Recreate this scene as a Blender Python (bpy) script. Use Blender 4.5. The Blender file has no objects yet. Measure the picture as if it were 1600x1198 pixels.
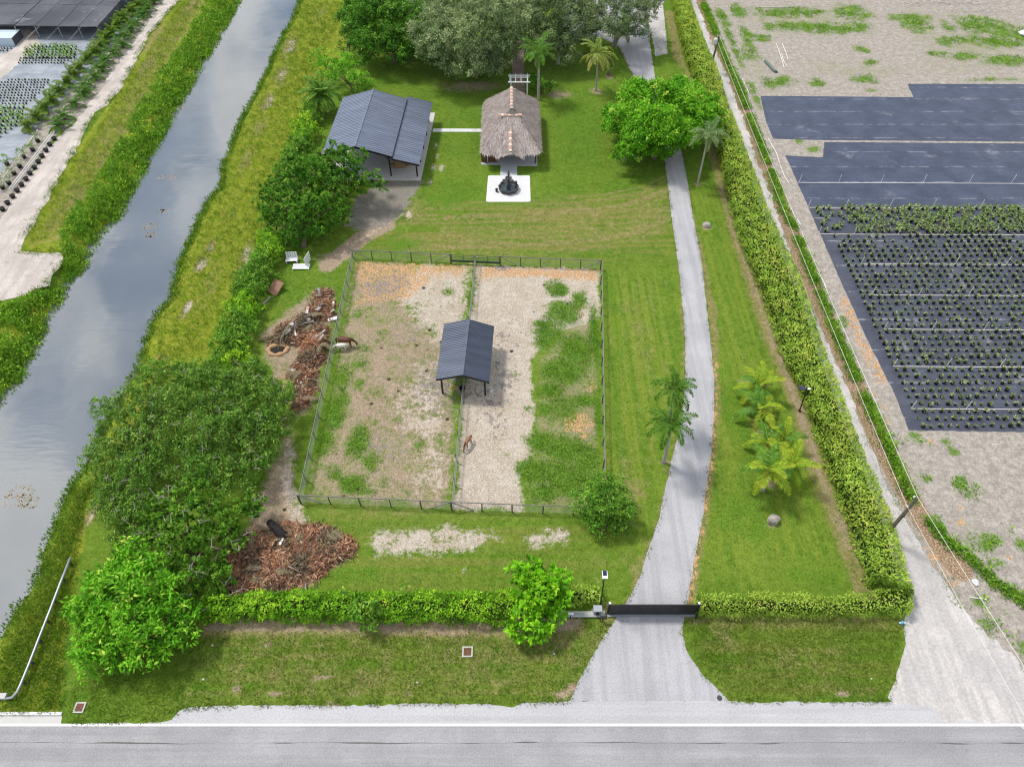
import bpy, math, random
import numpy as np
from mathutils import Vector, Matrix
SC = bpy.context.scene
COL = SC.collection
random.seed(7)
RNG = np.random.default_rng(7)
PI = math.pi

# ------------------------------------------------------------------ camera, sky, sun, exposure
CAM_H, FPX, PITCH = 55.0, 1109.0, math.radians(50)
cam_data = bpy.data.cameras.new("camera")
cam_data.sensor_fit = 'HORIZONTAL'
cam_data.sensor_width = 36.0
cam_data.lens = FPX / 1600 * 36.0
cam_data.clip_start = 0.5
cam_data.clip_end = 3000
cam = bpy.data.objects.new("camera", cam_data)
cam.location = (0, 0, CAM_H)
cam.rotation_euler = (PI / 2 - PITCH, 0, 0)
COL.objects.link(cam)
SC.camera = cam

SUN_DIR = Vector((-0.52, 0.32, 1.0)).normalized()       # towards the sun
SUN_EL = math.asin(SUN_DIR.z)
SUN_AZ = math.atan2(SUN_DIR.x, SUN_DIR.y)
world = bpy.data.worlds.new("World")
SC.world = world
world.use_nodes = True
wt = world.node_tree
wt.nodes.clear()
w_out = wt.nodes.new('ShaderNodeOutputWorld')
w_bg = wt.nodes.new('ShaderNodeBackground')
w_bg.inputs['Strength'].default_value = 0.125
w_sky = wt.nodes.new('ShaderNodeTexSky')
w_sky.sky_type = 'NISHITA'
w_sky.sun_disc = False
w_sky.sun_elevation = SUN_EL
w_sky.sun_rotation = SUN_AZ
w_sky.air_density = 1.0
w_sky.dust_density = 0.4
w_tc = wt.nodes.new('ShaderNodeTexCoord')
w_no = wt.nodes.new('ShaderNodeTexNoise')
w_no.inputs['Scale'].default_value = 4.6
w_no.inputs['Detail'].default_value = 6
w_no.inputs['Roughness'].default_value = 0.55
w_rp = wt.nodes.new('ShaderNodeValToRGB')
w_rp.color_ramp.elements[0].position = 0.455
w_rp.color_ramp.elements[0].color = (0, 0, 0, 1)
w_rp.color_ramp.elements[1].position = 0.545
w_rp.color_ramp.elements[1].color = (1, 1, 1, 1)
w_mx = wt.nodes.new('ShaderNodeMixRGB')
w_mx.inputs['Color2'].default_value = (10.2, 10.3, 10.5, 1)
wt.links.new(w_tc.outputs['Generated'], w_no.inputs['Vector'])
wt.links.new(w_no.outputs['Fac'], w_rp.inputs['Fac'])
wt.links.new(w_rp.outputs['Color'], w_mx.inputs['Fac'])
wt.links.new(w_sky.outputs['Color'], w_mx.inputs['Color1'])
wt.links.new(w_mx.outputs['Color'], w_bg.inputs['Color'])
wt.links.new(w_bg.outputs['Background'], w_out.inputs['Surface'])

sun_data = bpy.data.lights.new("sun", 'SUN')
sun_data.energy = 3.4
sun_data.angle = math.radians(9)
sun_data.color = (1.0, 0.95, 0.88)
sun = bpy.data.objects.new("sun", sun_data)
sun.rotation_euler = SUN_DIR.to_track_quat('Z', 'Y').to_euler()
sun.location = SUN_DIR * 120
COL.objects.link(sun)

SC.view_settings.view_transform = 'Standard'
SC.view_settings.look = 'None'
SC.view_settings.exposure = 0.0
SC.view_settings.gamma = 1.0
SC.view_settings.use_curve_mapping = False
SC.render.engine = 'CYCLES'
SC.cycles.max_bounces = 6
SC.cycles.use_denoising = True
SC.cycles.filter_width = 1.15

# ------------------------------------------------------------------ helpers
def P(u, v, z=0.0):
    """The place at height z that is seen at pixel (u, v) of the 1600 x 1198 photograph."""
    a, b = (u - 800) / FPX, (v - 599) / FPX
    d = math.sin(PITCH) + b * math.cos(PITCH)
    y = math.cos(PITCH) - b * math.sin(PITCH)
    Z = (CAM_H - z) / d
    return Vector((a * Z, y * Z, z))

def top_of(base, top):
    """Height and place of the top of an upright thing from the pixels of its foot and its top."""
    yb = P(*base).y
    z = CAM_H - yb / (P(*top).y / CAM_H)
    return P(top[0], top[1], z)

def tag(o, label=None, cat=None, group=None, kind=None):
    if label: o['label'] = label
    if cat: o['category'] = cat
    if group: o['group'] = group
    if kind: o['kind'] = kind
    return o

def thing(name, label, cat, loc=(0, 0, 0), rz=0.0, group=None):
    o = bpy.data.objects.new(name, None)
    o.empty_display_size = 0.3
    o.location = loc
    o.rotation_euler = (0, 0, rz)
    COL.objects.link(o)
    return tag(o, label, cat, group)

def link(name, me, parent=None, loc=None, rot=None, kind=None):
    o = bpy.data.objects.new(name, me)
    COL.objects.link(o)
    if parent is not None: o.parent = parent
    if loc is not None: o.location = loc
    if rot is not None: o.rotation_euler = rot
    if kind: o['kind'] = kind
    return o

class MB:
    """Collects simple solids and makes one mesh of them."""
    def __init__(s): s.v = []; s.f = []; s.m = []
    def add(s, vs, fs, mi=0):
        n = len(s.v)
        s.v += [tuple(p) for p in vs]
        s.f += [tuple(i + n for i in f) for f in fs]
        s.m += [mi] * len(fs)
        return s
    def box(s, c, size, rz=0.0, mi=0):
        cx, cy, cz = c; a, b, h = size[0] / 2, size[1] / 2, size[2] / 2
        co, si = math.cos(rz), math.sin(rz)
        vs = [(cx + co * x - si * y, cy + si * x + co * y, cz + z) for z in (-h, h) for x, y in ((-a, -b), (a, -b), (a, b), (-a, b))]
        return s.add(vs, [(3, 2, 1, 0), (4, 5, 6, 7), (0, 1, 5, 4), (1, 2, 6, 5), (2, 3, 7, 6), (3, 0, 4, 7)], mi)
    def bar(s, p, q, w, h=None, mi=0, up=(0, 0, 1)):
        p, q = Vector(p), Vector(q); h = h or w
        d = (q - p)
        if d.length < 1e-6: return s
        d.normalize(); u = Vector(up)
        if abs(d.dot(u)) > 0.98: u = Vector((0, 1, 0))
        x = d.cross(u).normalized() * (w / 2); y = x.cross(d).normalized() * (h / 2)
        vs = [e + a * x + b * y for e in (p, q) for a, b in ((-1, -1), (1, -1), (1, 1), (-1, 1))]
        return s.add(vs, [(3, 2, 1, 0), (4, 5, 6, 7), (0, 1, 5, 4), (1, 2, 6, 5), (2, 3, 7, 6), (3, 0, 4, 7)], mi)
    def tube(s, pts, rad, n=8, mi=0, cap=True):
        pts = [Vector(p) for p in pts]
        if not hasattr(rad, '__len__'): rad = [rad] * len(pts)
        rings = []; prev = None
        for i, p in enumerate(pts):
            d = (pts[min(i + 1, len(pts) - 1)] - pts[max(i - 1, 0)])
            d = d.normalized() if d.length > 1e-9 else Vector((0, 0, 1))
            if prev is None:
                x = d.cross(Vector((0, 0, 1)))
                if x.length < 0.05: x = d.cross(Vector((0, 1, 0)))
                x.normalize()
            else:
                x = (prev - d * prev.dot(d)).normalized()
            prev = x; y = d.cross(x)
            rings += [p + (x * math.cos(2 * PI * k / n) + y * math.sin(2 * PI * k / n)) * rad[i] for k in range(n)]
        fs = []
        for i in range(len(pts) - 1):
            for k in range(n):
                k2 = (k + 1) % n
                fs.append((i * n + k, i * n + k2, (i + 1) * n + k2, (i + 1) * n + k))
        if cap:
            fs.append(tuple(reversed(range(n)))); e = (len(pts) - 1) * n
            fs.append(tuple(e + k for k in range(n)))
        return s.add(rings, fs, mi)
    def lathe(s, prof, n=16, c=(0, 0, 0), mi=0, wob=0.0, lobes=8):
        vs = []; fs = []
        for r, z in prof:
            for k in range(n):
                a = 2 * PI * k / n; rr = r * (1 + wob * math.cos(lobes * a))
                vs.append((c[0] + rr * math.cos(a), c[1] + rr * math.sin(a), c[2] + z))
        for i in range(len(prof) - 1):
            for k in range(n):
                k2 = (k + 1) % n
                fs.append((i * n + k, i * n + k2, (i + 1) * n + k2, (i + 1) * n + k))
        fs.append(tuple(reversed(range(n)))); e = (len(prof) - 1) * n
        fs.append(tuple(e + k for k in range(n)))
        return s.add(vs, fs, mi)
    def prism(s, poly, z0, z1, mi=0):
        n = len(poly)
        vs = [(p[0], p[1], z0) for p in poly] + [(p[0], p[1], z1) for p in poly]
        fs = [tuple(reversed(range(n))), tuple(range(n, 2 * n))] + [(i, (i + 1) % n, n + (i + 1) % n, n + i) for i in range(n)]
        return s.add(vs, fs, mi)
    def slab4(s, a, b, c, d, t, mi=0):
        """A four-cornered plate of thickness t below the corners a b c d."""
        a, b, c, d = map(Vector, (a, b, c, d)); n = (b - a).cross(d - a).normalized()
        if n.z < 0: n = -n
        vs = [a, b, c, d] + [p - n * t for p in (a, b, c, d)]
        return s.add(vs, [(0, 1, 2, 3), (7, 6, 5, 4), (0, 4, 5, 1), (1, 5, 6, 2), (2, 6, 7, 3), (3, 7, 4, 0)], mi)
    def mesh(s, name, mats, smooth=False):
        me = bpy.data.meshes.new(name)
        me.from_pydata(s.v, [], s.f)
        if not isinstance(mats, (list, tuple)): mats = [mats]
        for m in mats: me.materials.append(m)
        me.polygons.foreach_set('material_index', s.m)
        if smooth: me.polygons.foreach_set('use_smooth', [True] * len(s.f))
        import bmesh
        bm = bmesh.new(); bm.from_mesh(me); bmesh.ops.recalc_face_normals(bm, faces=bm.faces); bm.to_mesh(me); bm.free()
        me.update()
        return me
    def build(s, name, mats, parent=None, smooth=False, kind=None, loc=None, rot=None):
        return link(name, s.mesh(name, mats, smooth), parent, loc, rot, kind)

def quads_mesh(name, verts, nper, mat, tint=None, faces=None):
    """A mesh of many separate nper-cornered faces (or given faces), from numpy arrays."""
    me = bpy.data.meshes.new(name)
    verts = np.ascontiguousarray(verts, dtype=np.float32).reshape(-1, 3)
    n = len(verts)
    me.vertices.add(n); me.vertices.foreach_set('co', verts.ravel())
    if faces is None: faces = np.arange(n, dtype=np.int32).reshape(-1, nper)
    faces = np.ascontiguousarray(faces, dtype=np.int32)
    me.loops.add(faces.size); me.loops.foreach_set('vertex_index', faces.ravel())
    me.polygons.add(len(faces)); me.polygons.foreach_set('loop_start', np.arange(0, faces.size, faces.shape[1], dtype=np.int32))
    me.update(calc_edges=True)
    if tint is not None:
        at = me.attributes.new('tint', 'FLOAT', 'POINT'); at.data.foreach_set('value', np.ascontiguousarray(tint, dtype=np.float32).ravel())
    if mat: me.materials.append(mat)
    return me

def nrm(a):
    return a / np.maximum(np.linalg.norm(a, axis=-1, keepdims=True), 1e-9)

def leaves(C, D, N, L, W, tint):
    """Folded four-cornered leaves: foot C, direction D, upper side N."""
    D = nrm(D); S = nrm(np.cross(D, N)); N = np.cross(S, D)
    L = np.asarray(L)[:, None]; W = np.asarray(W)[:, None]
    v = np.stack([C, C + .45 * L * D + .5 * W * S + .07 * L * N, C + L * D - .06 * L * N, C + .45 * L * D - .5 * W * S + .07 * L * N], 1)
    return v, np.repeat(tint, 4)

# ------------------------------------------------------------------ materials
class NT:
    def __init__(s, name):
        s.m = bpy.data.materials.new(name); s.m.use_nodes = True
        s.t = s.m.node_tree; s.t.nodes.clear()
        s.out = s.t.nodes.new('ShaderNodeOutputMaterial')
    def n(s, t, **kw):
        x = s.t.nodes.new(t)
        for k, v in kw.items(): setattr(x, k, v)
        return x
    def l(s, a, b): s.t.links.new(a, b)
    def put(s, sock, val):
        if isinstance(val, bpy.types.NodeSocket): s.l(val, sock)
        elif isinstance(val, tuple) and len(val) == 3 and sock.type == 'RGBA': sock.default_value = (*val, 1)
        else: sock.default_value = val
    def pos(s):
        if not hasattr(s, '_p'): s._p = s.n('ShaderNodeNewGeometry').outputs['Position']
        return s._p
    def objco(s): return s.n('ShaderNodeTexCoord').outputs['Object']
    def scale(s, vec, sc):
        m = s.n('ShaderNodeMapping'); m.inputs['Scale'].default_value = sc; s.l(vec, m.inputs['Vector']); return m.outputs['Vector']
    def noise(s, scale, detail=3, rough=.55, vec=None, dist=0.0):
        x = s.n('ShaderNodeTexNoise'); s.l(vec if vec is not None else s.pos(), x.inputs['Vector'])
        x.inputs['Scale'].default_value = scale; x.inputs['Detail'].default_value = detail; x.inputs['Roughness'].default_value = rough; x.inputs['Distortion'].default_value = dist
        return x.outputs['Fac']
    def math(s, op, a, b=0.0, clamp=False):
        x = s.n('ShaderNodeMath', operation=op); x.use_clamp = clamp; s.put(x.inputs[0], a); s.put(x.inputs[1], b); return x.outputs[0]
    def step(s, x, lo, hi):
        m = s.n('ShaderNodeMapRange'); m.interpolation_type = 'SMOOTHSTEP'; s.put(m.inputs['Value'], x)
        m.inputs['From Min'].default_value = lo; m.inputs['From Max'].default_value = hi; return m.outputs['Result']
    def mix(s, f, a, b, mode='MIX'):
        x = s.n('ShaderNodeMixRGB', blend_type=mode); s.put(x.inputs['Fac'], f); s.put(x.inputs['Color1'], a); s.put(x.inputs['Color2'], b); return x.outputs['Color']
    def ramp(s, f, stops):
        r = s.n('ShaderNodeValToRGB'); e = r.color_ramp.elements
        while len(e) < len(stops): e.new(.5)
        for i, (p, c) in enumerate(stops): e[i].position = p; e[i].color = (*c, 1)
        s.l(f, r.inputs['Fac']); return r.outputs['Color']
    def attr(s, name, out='Fac'):
        a = s.n('ShaderNodeAttribute'); a.attribute_name = name; return a.outputs[out]
    def bump(s, h, strength=.3, dist=.05):
        b = s.n('ShaderNodeBump'); b.inputs['Strength'].default_value = strength; b.inputs['Distance'].default_value = dist; s.l(h, b.inputs['Height']); return b.outputs['Normal']
    def finish(s, color, rough=.8, normal=None, spec=.3, metal=0.0, trans=0.0, ior=None):
        b = s.n('ShaderNodeBsdfPrincipled'); s.put(b.inputs['Base Color'], color); s.put(b.inputs['Roughness'], rough)
        b.inputs['Specular IOR Level'].default_value = spec; b.inputs['Metallic'].default_value = metal
        if ior: b.inputs['IOR'].default_value = ior
        if normal is not None: s.l(normal, b.inputs['Normal'])
        sh = b.outputs[0]
        if trans > 0:
            t = s.n('ShaderNodeBsdfTranslucent'); s.put(t.inputs['Color'], color)
            m = s.n('ShaderNodeMixShader'); m.inputs[0].default_value = trans; s.l(sh, m.inputs[1]); s.l(t.outputs[0], m.inputs[2]); sh = m.outputs[0]
        s.l(sh, s.out.inputs['Surface']); return s.m

def simple(name, c, rough=.7, var=.25, sc=3.0, spec=.3, metal=0.0, bump=0.0):
    t = NT(name)
    f = t.noise(sc, 4, .6)
    col = t.mix(f, tuple(x * (1 - var) for x in c), tuple(min(1, x * (1 + var)) for x in c))
    nm = t.bump(t.noise(sc * 6, 3), bump, .03) if bump else None
    return t.finish(col, rough, nm, spec, metal)

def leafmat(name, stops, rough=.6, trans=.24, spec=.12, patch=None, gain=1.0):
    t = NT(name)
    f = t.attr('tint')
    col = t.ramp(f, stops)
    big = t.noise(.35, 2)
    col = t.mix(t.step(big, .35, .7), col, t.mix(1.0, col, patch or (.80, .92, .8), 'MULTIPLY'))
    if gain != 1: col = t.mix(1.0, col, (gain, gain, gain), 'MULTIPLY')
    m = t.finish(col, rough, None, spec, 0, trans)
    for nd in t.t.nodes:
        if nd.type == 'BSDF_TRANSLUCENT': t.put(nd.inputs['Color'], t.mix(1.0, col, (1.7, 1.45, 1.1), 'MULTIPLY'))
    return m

M = {}
M['bark'] = simple('bark', (.16, .12, .09), .9, .35, 4)
M['palebark'] = simple('pale_bark', (.36, .33, .29), .85, .25, 5)
M['wood_post'] = simple('weathered_post_wood', (.10, .095, .085), .85, .35, 5)
M['wood_rail'] = simple('weathered_rail_wood', (.22, .21, .185), .85, .3, 5)
M['pole_wood'] = simple('pole_wood', (.15, .125, .10), .85, .35, 3)
M['wire'] = simple('fence_wire', (.24, .25, .235), .5, .15, 3, .5)
M['dark_steel'] = simple('dark_painted_steel', (.018, .018, .02), .5, .2, 3)
M['white_paint'] = simple('white_painted_wood', (.72, .73, .74), .6, .12, 4)
M['pale_metal'] = simple('galvanised_steel', (.36, .39, .42), .42, .2, 5, .5, .5)
M['pvc'] = simple('white_pvc', (.74, .71, .68), .5, .08, 2)
M['wood_brown'] = simple('stained_wood', (.11, .045, .022), .6, .35, 6)
M['plywood'] = simple('brown_board', (.27, .155, .10), .75, .2, 3)
M['concrete'] = simple('concrete', (.50, .49, .47), .85, .16, 1.2, .2, 0, .1)
M['white_concrete'] = simple('white_concrete', (.60, .60, .605), .8, .08, 1.0, .2, 0, .05)
M['slab_grey'] = simple('grey_slab', (.40, .42, .45), .75, .14, .8, .3)
M['rust'] = simple('rusty_iron', (.17, .075, .05), .8, .4, 8)
M['rock'] = simple('limestone_rock', (.34, .31, .27), .95, .45, 3.5, .15, 0, .6)
M['black_pot'] = simple('black_plastic_pot', (.012, .012, .013), .5, .2, 4)
M['tile_orange'] = simple('terracotta_cap', (.50, .33, .25), .8, .3, 6)
M['tile_pale'] = simple('pale_mortar', (.72, .62, .54), .8, .2, 6)
M['dark_bronze'] = simple('dark_cast_stone', (.055, .056, .06), .55, .5, 6, .4)
M['basin_water'] = simple('basin_water', (.05, .07, .075), .08, .3, 2, .6)
M['charcoal'] = simple('charred_wood', (.02, .018, .017), .9, .4, 6)
M['ash'] = simple('grey_ash_wood', (.33, .31, .30), .9, .3, 5)
M['tan_dirt'] = simple('tan_dirt', (.42, .27, .15), .95, .3, 3)
M['glass_dark'] = simple('dark_glass', (.015, .018, .022), .08, .1, 1, .6)
M['car_black'] = simple('black_car_paint', (.012, .012, .014), .2, .1, 1, .6)
M['car_white'] = simple('white_car_paint', (.72, .74, .77), .25, .05, 1, .6)
M['tyre'] = simple('tyre_rubber', (.02, .02, .02), .9, .2, 3)
M['blue_plastic'] = simple('blue_plastic', (.10, .38, .62), .4, .2, 4, .4)
M['paver'] = simple('brick_paver', (.27, .20, .165), .85, .35, 5)
M['hay'] = simple('hay', (.32, .21, .10), .95, .4, 8, .1, 0, .5)
M['lamp_white'] = simple('white_lamp_head', (.78, .79, .80), .4, .05, 2)
M['solar'] = simple('solar_cell', (.012, .016, .05), .15, .2, 4, .6)
M['transformer'] = simple('grey_transformer', (.55, .58, .60), .5, .1, 3)

# ------------------------------------------------------------------ painting of the ground: where each soil and grass lies
def wpoly(pts, z=0.0): return np.array([P(u, v, z)[:2] for u, v in pts])

def sdist(X, Y, poly):
    """Signed distance in metres to a polygon, negative inside."""
    d = np.full(X.shape, 1e9); ins = np.zeros(X.shape, bool); n = len(poly)
    for i in range(n):
        ax, ay = poly[i]; bx, by = poly[(i + 1) % n]
        ex, ey = bx - ax, by - ay; L = ex * ex + ey * ey + 1e-12
        t = np.clip(((X - ax) * ex + (Y - ay) * ey) / L, 0, 1)
        d = np.minimum(d, (X - ax - t * ex) ** 2 + (Y - ay - t * ey) ** 2)
        c = (ay > Y) != (by > Y)
        with np.errstate(divide='ignore', invalid='ignore'):
            xi = ax + (Y - ay) * ex / (by - ay if by != ay else 1e-12)
        ins ^= c & (X < xi)
    d = np.sqrt(d)
    return np.where(ins, -d, d)

def ldist(X, Y, line):
    d = np.full(X.shape, 1e9)
    for i in range(len(line) - 1):
        ax, ay = line[i]; bx, by = line[i + 1]
        ex, ey = bx - ax, by - ay; L = ex * ex + ey * ey + 1e-12
        t = np.clip(((X - ax) * ex + (Y - ay) * ey) / L, 0, 1)
        d = np.minimum(d, (X - ax - t * ex) ** 2 + (Y - ay - t * ey) ** 2)
    return np.sqrt(d)

WATER_Z = -1.0
WATER_L = [(480, -190), (412, -70), (370, 0), (357, 25), (343, 50), (327, 75), (310, 100), (297, 130), (282, 150), (269, 175), (255, 200), (241, 225), (226, 250), (217, 275), (199, 300), (180, 340), (160, 355), (136, 385), (131, 402), (125, 420), (108, 432), (94, 450), (86, 470), (68, 500), (54, 530), (45, 555), (31, 570), (24, 592), (8, 606), (-40, 680), (-190, 900), (-420, 1240)]
WATER_R = [(-150, 1170), (-60, 1062), (0, 1000), (10, 980), (25, 952), (45, 930), (62, 898), (70, 855), (84, 825), (100, 780), (112, 755), (130, 735), (165, 660), (215, 578), (222, 550), (231, 525), (235, 505), (247, 490), (267, 470), (272, 440), (279, 410), (295, 375), (306, 350), (321, 320), (333, 303), (343, 300), (346, 265), (356, 240), (370, 200), (386, 170), (397, 150), (410, 125), (421, 100), (432, 75), (442, 55), (452, 40), (458, 25), (468, 0), (492, -60), (550, -190)]
WPOLY = wpoly(WATER_L + WATER_R, WATER_Z)

CH = ['lush', 'dry', 'sand', 'soil', 'orange', 'mulch', 'bank', 'field', 'sx', 'sy', 'litter', 'rough']
def axis(a, b, step, far):
    c = np.arange(a, b + 1e-6, step)
    return np.concatenate([[a - far, a - far * .3, a - far * .08], c, [b + far * .08, b + far * .3, b + far]])
gx = axis(-96, 104, .4, 900.0); gy = axis(7, 150, .4, 900.0)
GX, GY = np.meshgrid(gx, gy)
MASK = {c: np.zeros(GX.shape) for c in CH}

def put_field(ch, f, mode='max'):
    if mode == 'max': MASK[ch] = np.maximum(MASK[ch], f)
    else: MASK[ch] = MASK[ch] * (1 - f)
def poly(ch, pts, s=1.0, feather=.8, mode='max'):
    w = wpoly(pts); lo = w.min(0) - feather * 2; hi = w.max(0) + feather * 2
    j0, j1 = np.searchsorted(gx, [lo[0], hi[0]]); i0, i1 = np.searchsorted(gy, [lo[1], hi[1]])
    sl = (slice(max(i0 - 1, 0), i1 + 1), slice(max(j0 - 1, 0), j1 + 1))
    d = sdist(GX[sl], GY[sl], w)
    f = np.zeros(GX.shape); f[sl] = s * np.clip(.5 - d / (2 * feather), 0, 1)
    put_field(ch, f, mode)
def blob(ch, u, v, ru, rv, s=1.0, mode='max'):
    c = P(u, v); a = abs(P(u + ru, v).x - P(u - ru, v).x) / 2; b = abs(P(u, v - rv).y - P(u, v + rv).y) / 2
    q = ((GX - c.x) / a) ** 2 + ((GY - c.y) / b) ** 2
    put_field(ch, s * np.exp(-q * .9) * (q < 6), mode)
def line(ch, pts, width, s=1.0, feather=.5):
    d = ldist(GX, GY, wpoly(pts)); put_field(ch, s * np.clip((width / 2 + feather - d) / feather, 0, 1))

# rough banks of the canal
poly('bank', [(492, -60), (575, -60), (551, 0), (548, 60), (524, 105), (478, 165), (455, 220), (420, 330), (392, 420), (352, 520), (330, 570), (255, 600), (150, 740), (130, 850), (100, 1000), (92, 1118), (-150, 1125), (-60, 1062), (25, 952), (84, 825), (165, 660), (235, 505), (295, 375), (356, 240), (421, 100)], 1, 1.0)
poly('bank', [(330, -60), (282, 0), (230, 60), (185, 145), (125, 225), (72, 310), (30, 395), (95, 400), (94, 450), (0, 480), (-60, 500), (-60, 760), (30, 570), (94, 450), (130, 400), (180, 340), (226, 250), (297, 130), (370, 0), (400, -60)], 1, .8)
for q in [(500, 20, 14, 22, .5), (452, 70, 16, 22, .8), (440, 120, 14, 22, .75), (418, 160, 12, 20, .8), (405, 200, 14, 20, .7), (385, 250, 12, 24, .7), (440, 265, 8, 30, .85), (425, 300, 10, 14, .5), (330, 385, 10, 14, .9), (313, 412, 10, 16, .95), (385, 400, 12, 25, .9), (330, 450, 9, 14, .6), (292, 480, 7, 18, .95), (283, 495, 6, 8, .8), (330, 440, 26, 70, .45), (140, 810, 10, 24, .9), (215, 560, 20, 8, .6), (480, 130, 12, 40, .45), (360, 330, 14, 50, .4), (250, 560, 18, 12, .6)]:
    blob('dry', *q[:4], q[4])
for q in [(454, 75, 8, 18, .62), (443, 115, 7, 16, .6), (420, 160, 7, 16, .6), (442, 270, 6, 26, .66), (316, 415, 8, 14, .72), (386, 400, 8, 22, .66), (293, 482, 6, 16, .76), (330, 388, 6, 9, .6), (141, 812, 6, 16, .7)]:
    blob('sand', *q[:4], q[4])
poly('dry', [(330, -40), (290, 0), (240, 70), (190, 150), (130, 235), (75, 330), (40, 390), (95, 380), (150, 290), (225, 170), (290, 70), (350, -40)], .48, .8)
for q in [(240, 60, 10, 30), (232, 100, 14, 20), (215, 160, 14, 25), (160, 250, 14, 20), (190, 205, 10, 12), (120, 310, 14, 30), (300, 10, 14, 20)]:
    blob('dry', *q, .85)
blob('soil', 30, 440, 35, 26, .8)
# lawn of the property: drier and lusher parts, mowing directions
for q in [(840, 345, 170, 32, .36), (960, 380, 70, 26, .4), (720, 375, 70, 14, .34), (1000, 520, 40, 110, .42), (985, 760, 34, 70, .55), (1000, 880, 30, 40, .5), (930, 880, 40, 40, .42), (640, 800, 200, 14, .4), (780, 790, 110, 10, .42), (900, 330, 90, 16, .5), (1010, 330, 26, 40, .45), (860, 1005, 60, 24, .72), (940, 1000, 30, 40, .62), (770, 1020, 300, 60, .5), (450, 1050, 180, 40, .48), (600, 1060, 300, 40, .45), (330, 1040, 60, 50, .4), (420, 1010, 60, 12, .5), (950, 960, 20, 30, .7), (905, 1075, 30, 20, .7), (560, 1080, 260, 9, .55), (1240, 1035, 150, 60, .42), (1130, 1000, 36, 30, .55), (1300, 1080, 110, 14, .5), (1210, 870, 40, 30, .25), (1180, 505, 20, 80, .2), (720, 70, 100, 40, .25), (440, 340, 20, 30, .4)]:
    blob('dry', *q[:4], q[4])
line('dry', [(1057, 300), (1066, 420), (1073, 560), (1072, 640), (1052, 730), (1030, 830), (1000, 900), (985, 945)], .5, .66, .6)
line('dry', [(1052, 235), (1090, 380), (1112, 480), (1120, 620), (1112, 720), (1100, 800), (1084, 900), (1078, 945)], .5, .8, .5)
line('orange', [(1117, 560), (1118, 640), (1110, 730), (1098, 810), (1084, 890), (1078, 940)], .25, .62, .35)
line('dry', [(1046, 20), (1060, 90), (1085, 150), (1122, 260), (1158, 390), (1205, 525), (1250, 640), (1290, 770), (1325, 850), (1350, 925)], 1.0, .85, .9)
line('soil', [(1128, 290), (1158, 390), (1205, 525), (1250, 640), (1285, 750), (1325, 850)], .5, .55, .5)
line('dry', [(325, 978), (900, 978)], 1.2, .75, .8)
line('soil', [(330, 975), (800, 980), (900, 972)], .9, .6, .5)
line('dry', [(1075, 968), (1410, 975)], .6, .6, .6)
for q in [(585, 130, 60, 16), (780, 175, 80, 60), (905, 190, 60, 60), (800, 315, 90, 10), (700, 310, 50, 30), (545, 450, 16, 40), (600, 820, 90, 14), (560, 900, 90, 20), (960, 480, 12, 120), (1150, 640, 30, 100), (1200, 420, 20, 60), (1160, 800, 60, 80), (1260, 900, 60, 30), (620, 380, 60, 20), (1060, 110, 20, 24)]:
    blob('lush', *q, .6)
poly('sy', [(945, 430), (1060, 430), (1066, 640), (1010, 850), (945, 830)], 1, 2)
poly('sy', [(1075, 300), (1125, 300), (1240, 640), (1320, 880), (1085, 930), (1112, 600)], .8, 2)
poly('sx', [(600, 330), (1040, 300), (1060, 400), (950, 410), (560, 390)], 1, 2)
poly('sx', [(470, 790), (930, 815), (900, 900), (560, 920)], .7, 2)
poly('sx', [(330, 980), (940, 980), (890, 1095), (280, 1100)], .5, 2)
poly('sx', [(1075, 975), (1410, 975), (1390, 1095), (1130, 1095)], .7, 2)
rgl = np.random.default_rng(5)
for k in range(17):                      # curved mower tracks behind the paddock
    y_ = 312 + 5.2 * k + rgl.normal(0, 1.2); x0_ = 640 + rgl.uniform(-40, 60)
    line('dry', [(x0_, y_ + 8), (760, y_ + 5), (860, y_ + 1), (940, y_ - 6), (1000, y_ - 18), (1045, y_ - 38)], .24, rgl.uniform(.5, .8), .3)
for k in range(9):                       # straight passes between paddock and driveway
    x_ = 952 + 11 * k; line('lush' if k % 2 else 'dry', [(x_, 430), (x_ + (x_ - 940) * .02, 640), (x_ - 4, 760)], .15, .42, .35)
for k in range(7):
    y_ = 990 + 15 * k; line('dry', [(340 - k * 8, y_ + 4), (620, y_), (925 - k * 6, y_ + 3)], .1, .5, .35)
for k in range(6):
    x_ = 1128 + 14 * k; line('dry', [(x_ - 20, 480), (x_ + 10, 700), (x_ + 22, 900)], .1, .36, .35)
# bare yards, path and patches
poly('mulch', [(538, 352), (556, 310), (600, 282), (662, 284), (645, 308), (632, 330), (606, 352), (566, 362)], 1, .8)
line('soil', [(604, 352), (565, 372), (535, 396), (512, 414)], 1.7, .9, .8)
line('sand', [(628, 334), (600, 352), (560, 377), (530, 402)], .3, .46, .7)
blob('soil', 510, 405, 24, 14, .7)
blob('dry', 650, 330, 26, 30, .6); blob('sand', 640, 335, 8, 12, .6)
for q in [(681, 228), (683, 246), (677, 262), (690, 262), (672, 285)]: blob('sand', *q, 6, 7, .62)
poly('sand', [(560, 850), (600, 824), (680, 816), (760, 824), (786, 842), (742, 862), (660, 872), (590, 870)], .64, .9)
poly('sand', [(815, 836), (850, 819), (896, 828), (892, 850), (850, 858), (832, 866)], .62, .8)
for q in [(725, 890, 8, 5), (600, 835, 24, 16), (690, 835, 40, 12), (590, 860, 12, 14), (850, 845, 30, 12)]: blob('sand', *q, .72)
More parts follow.
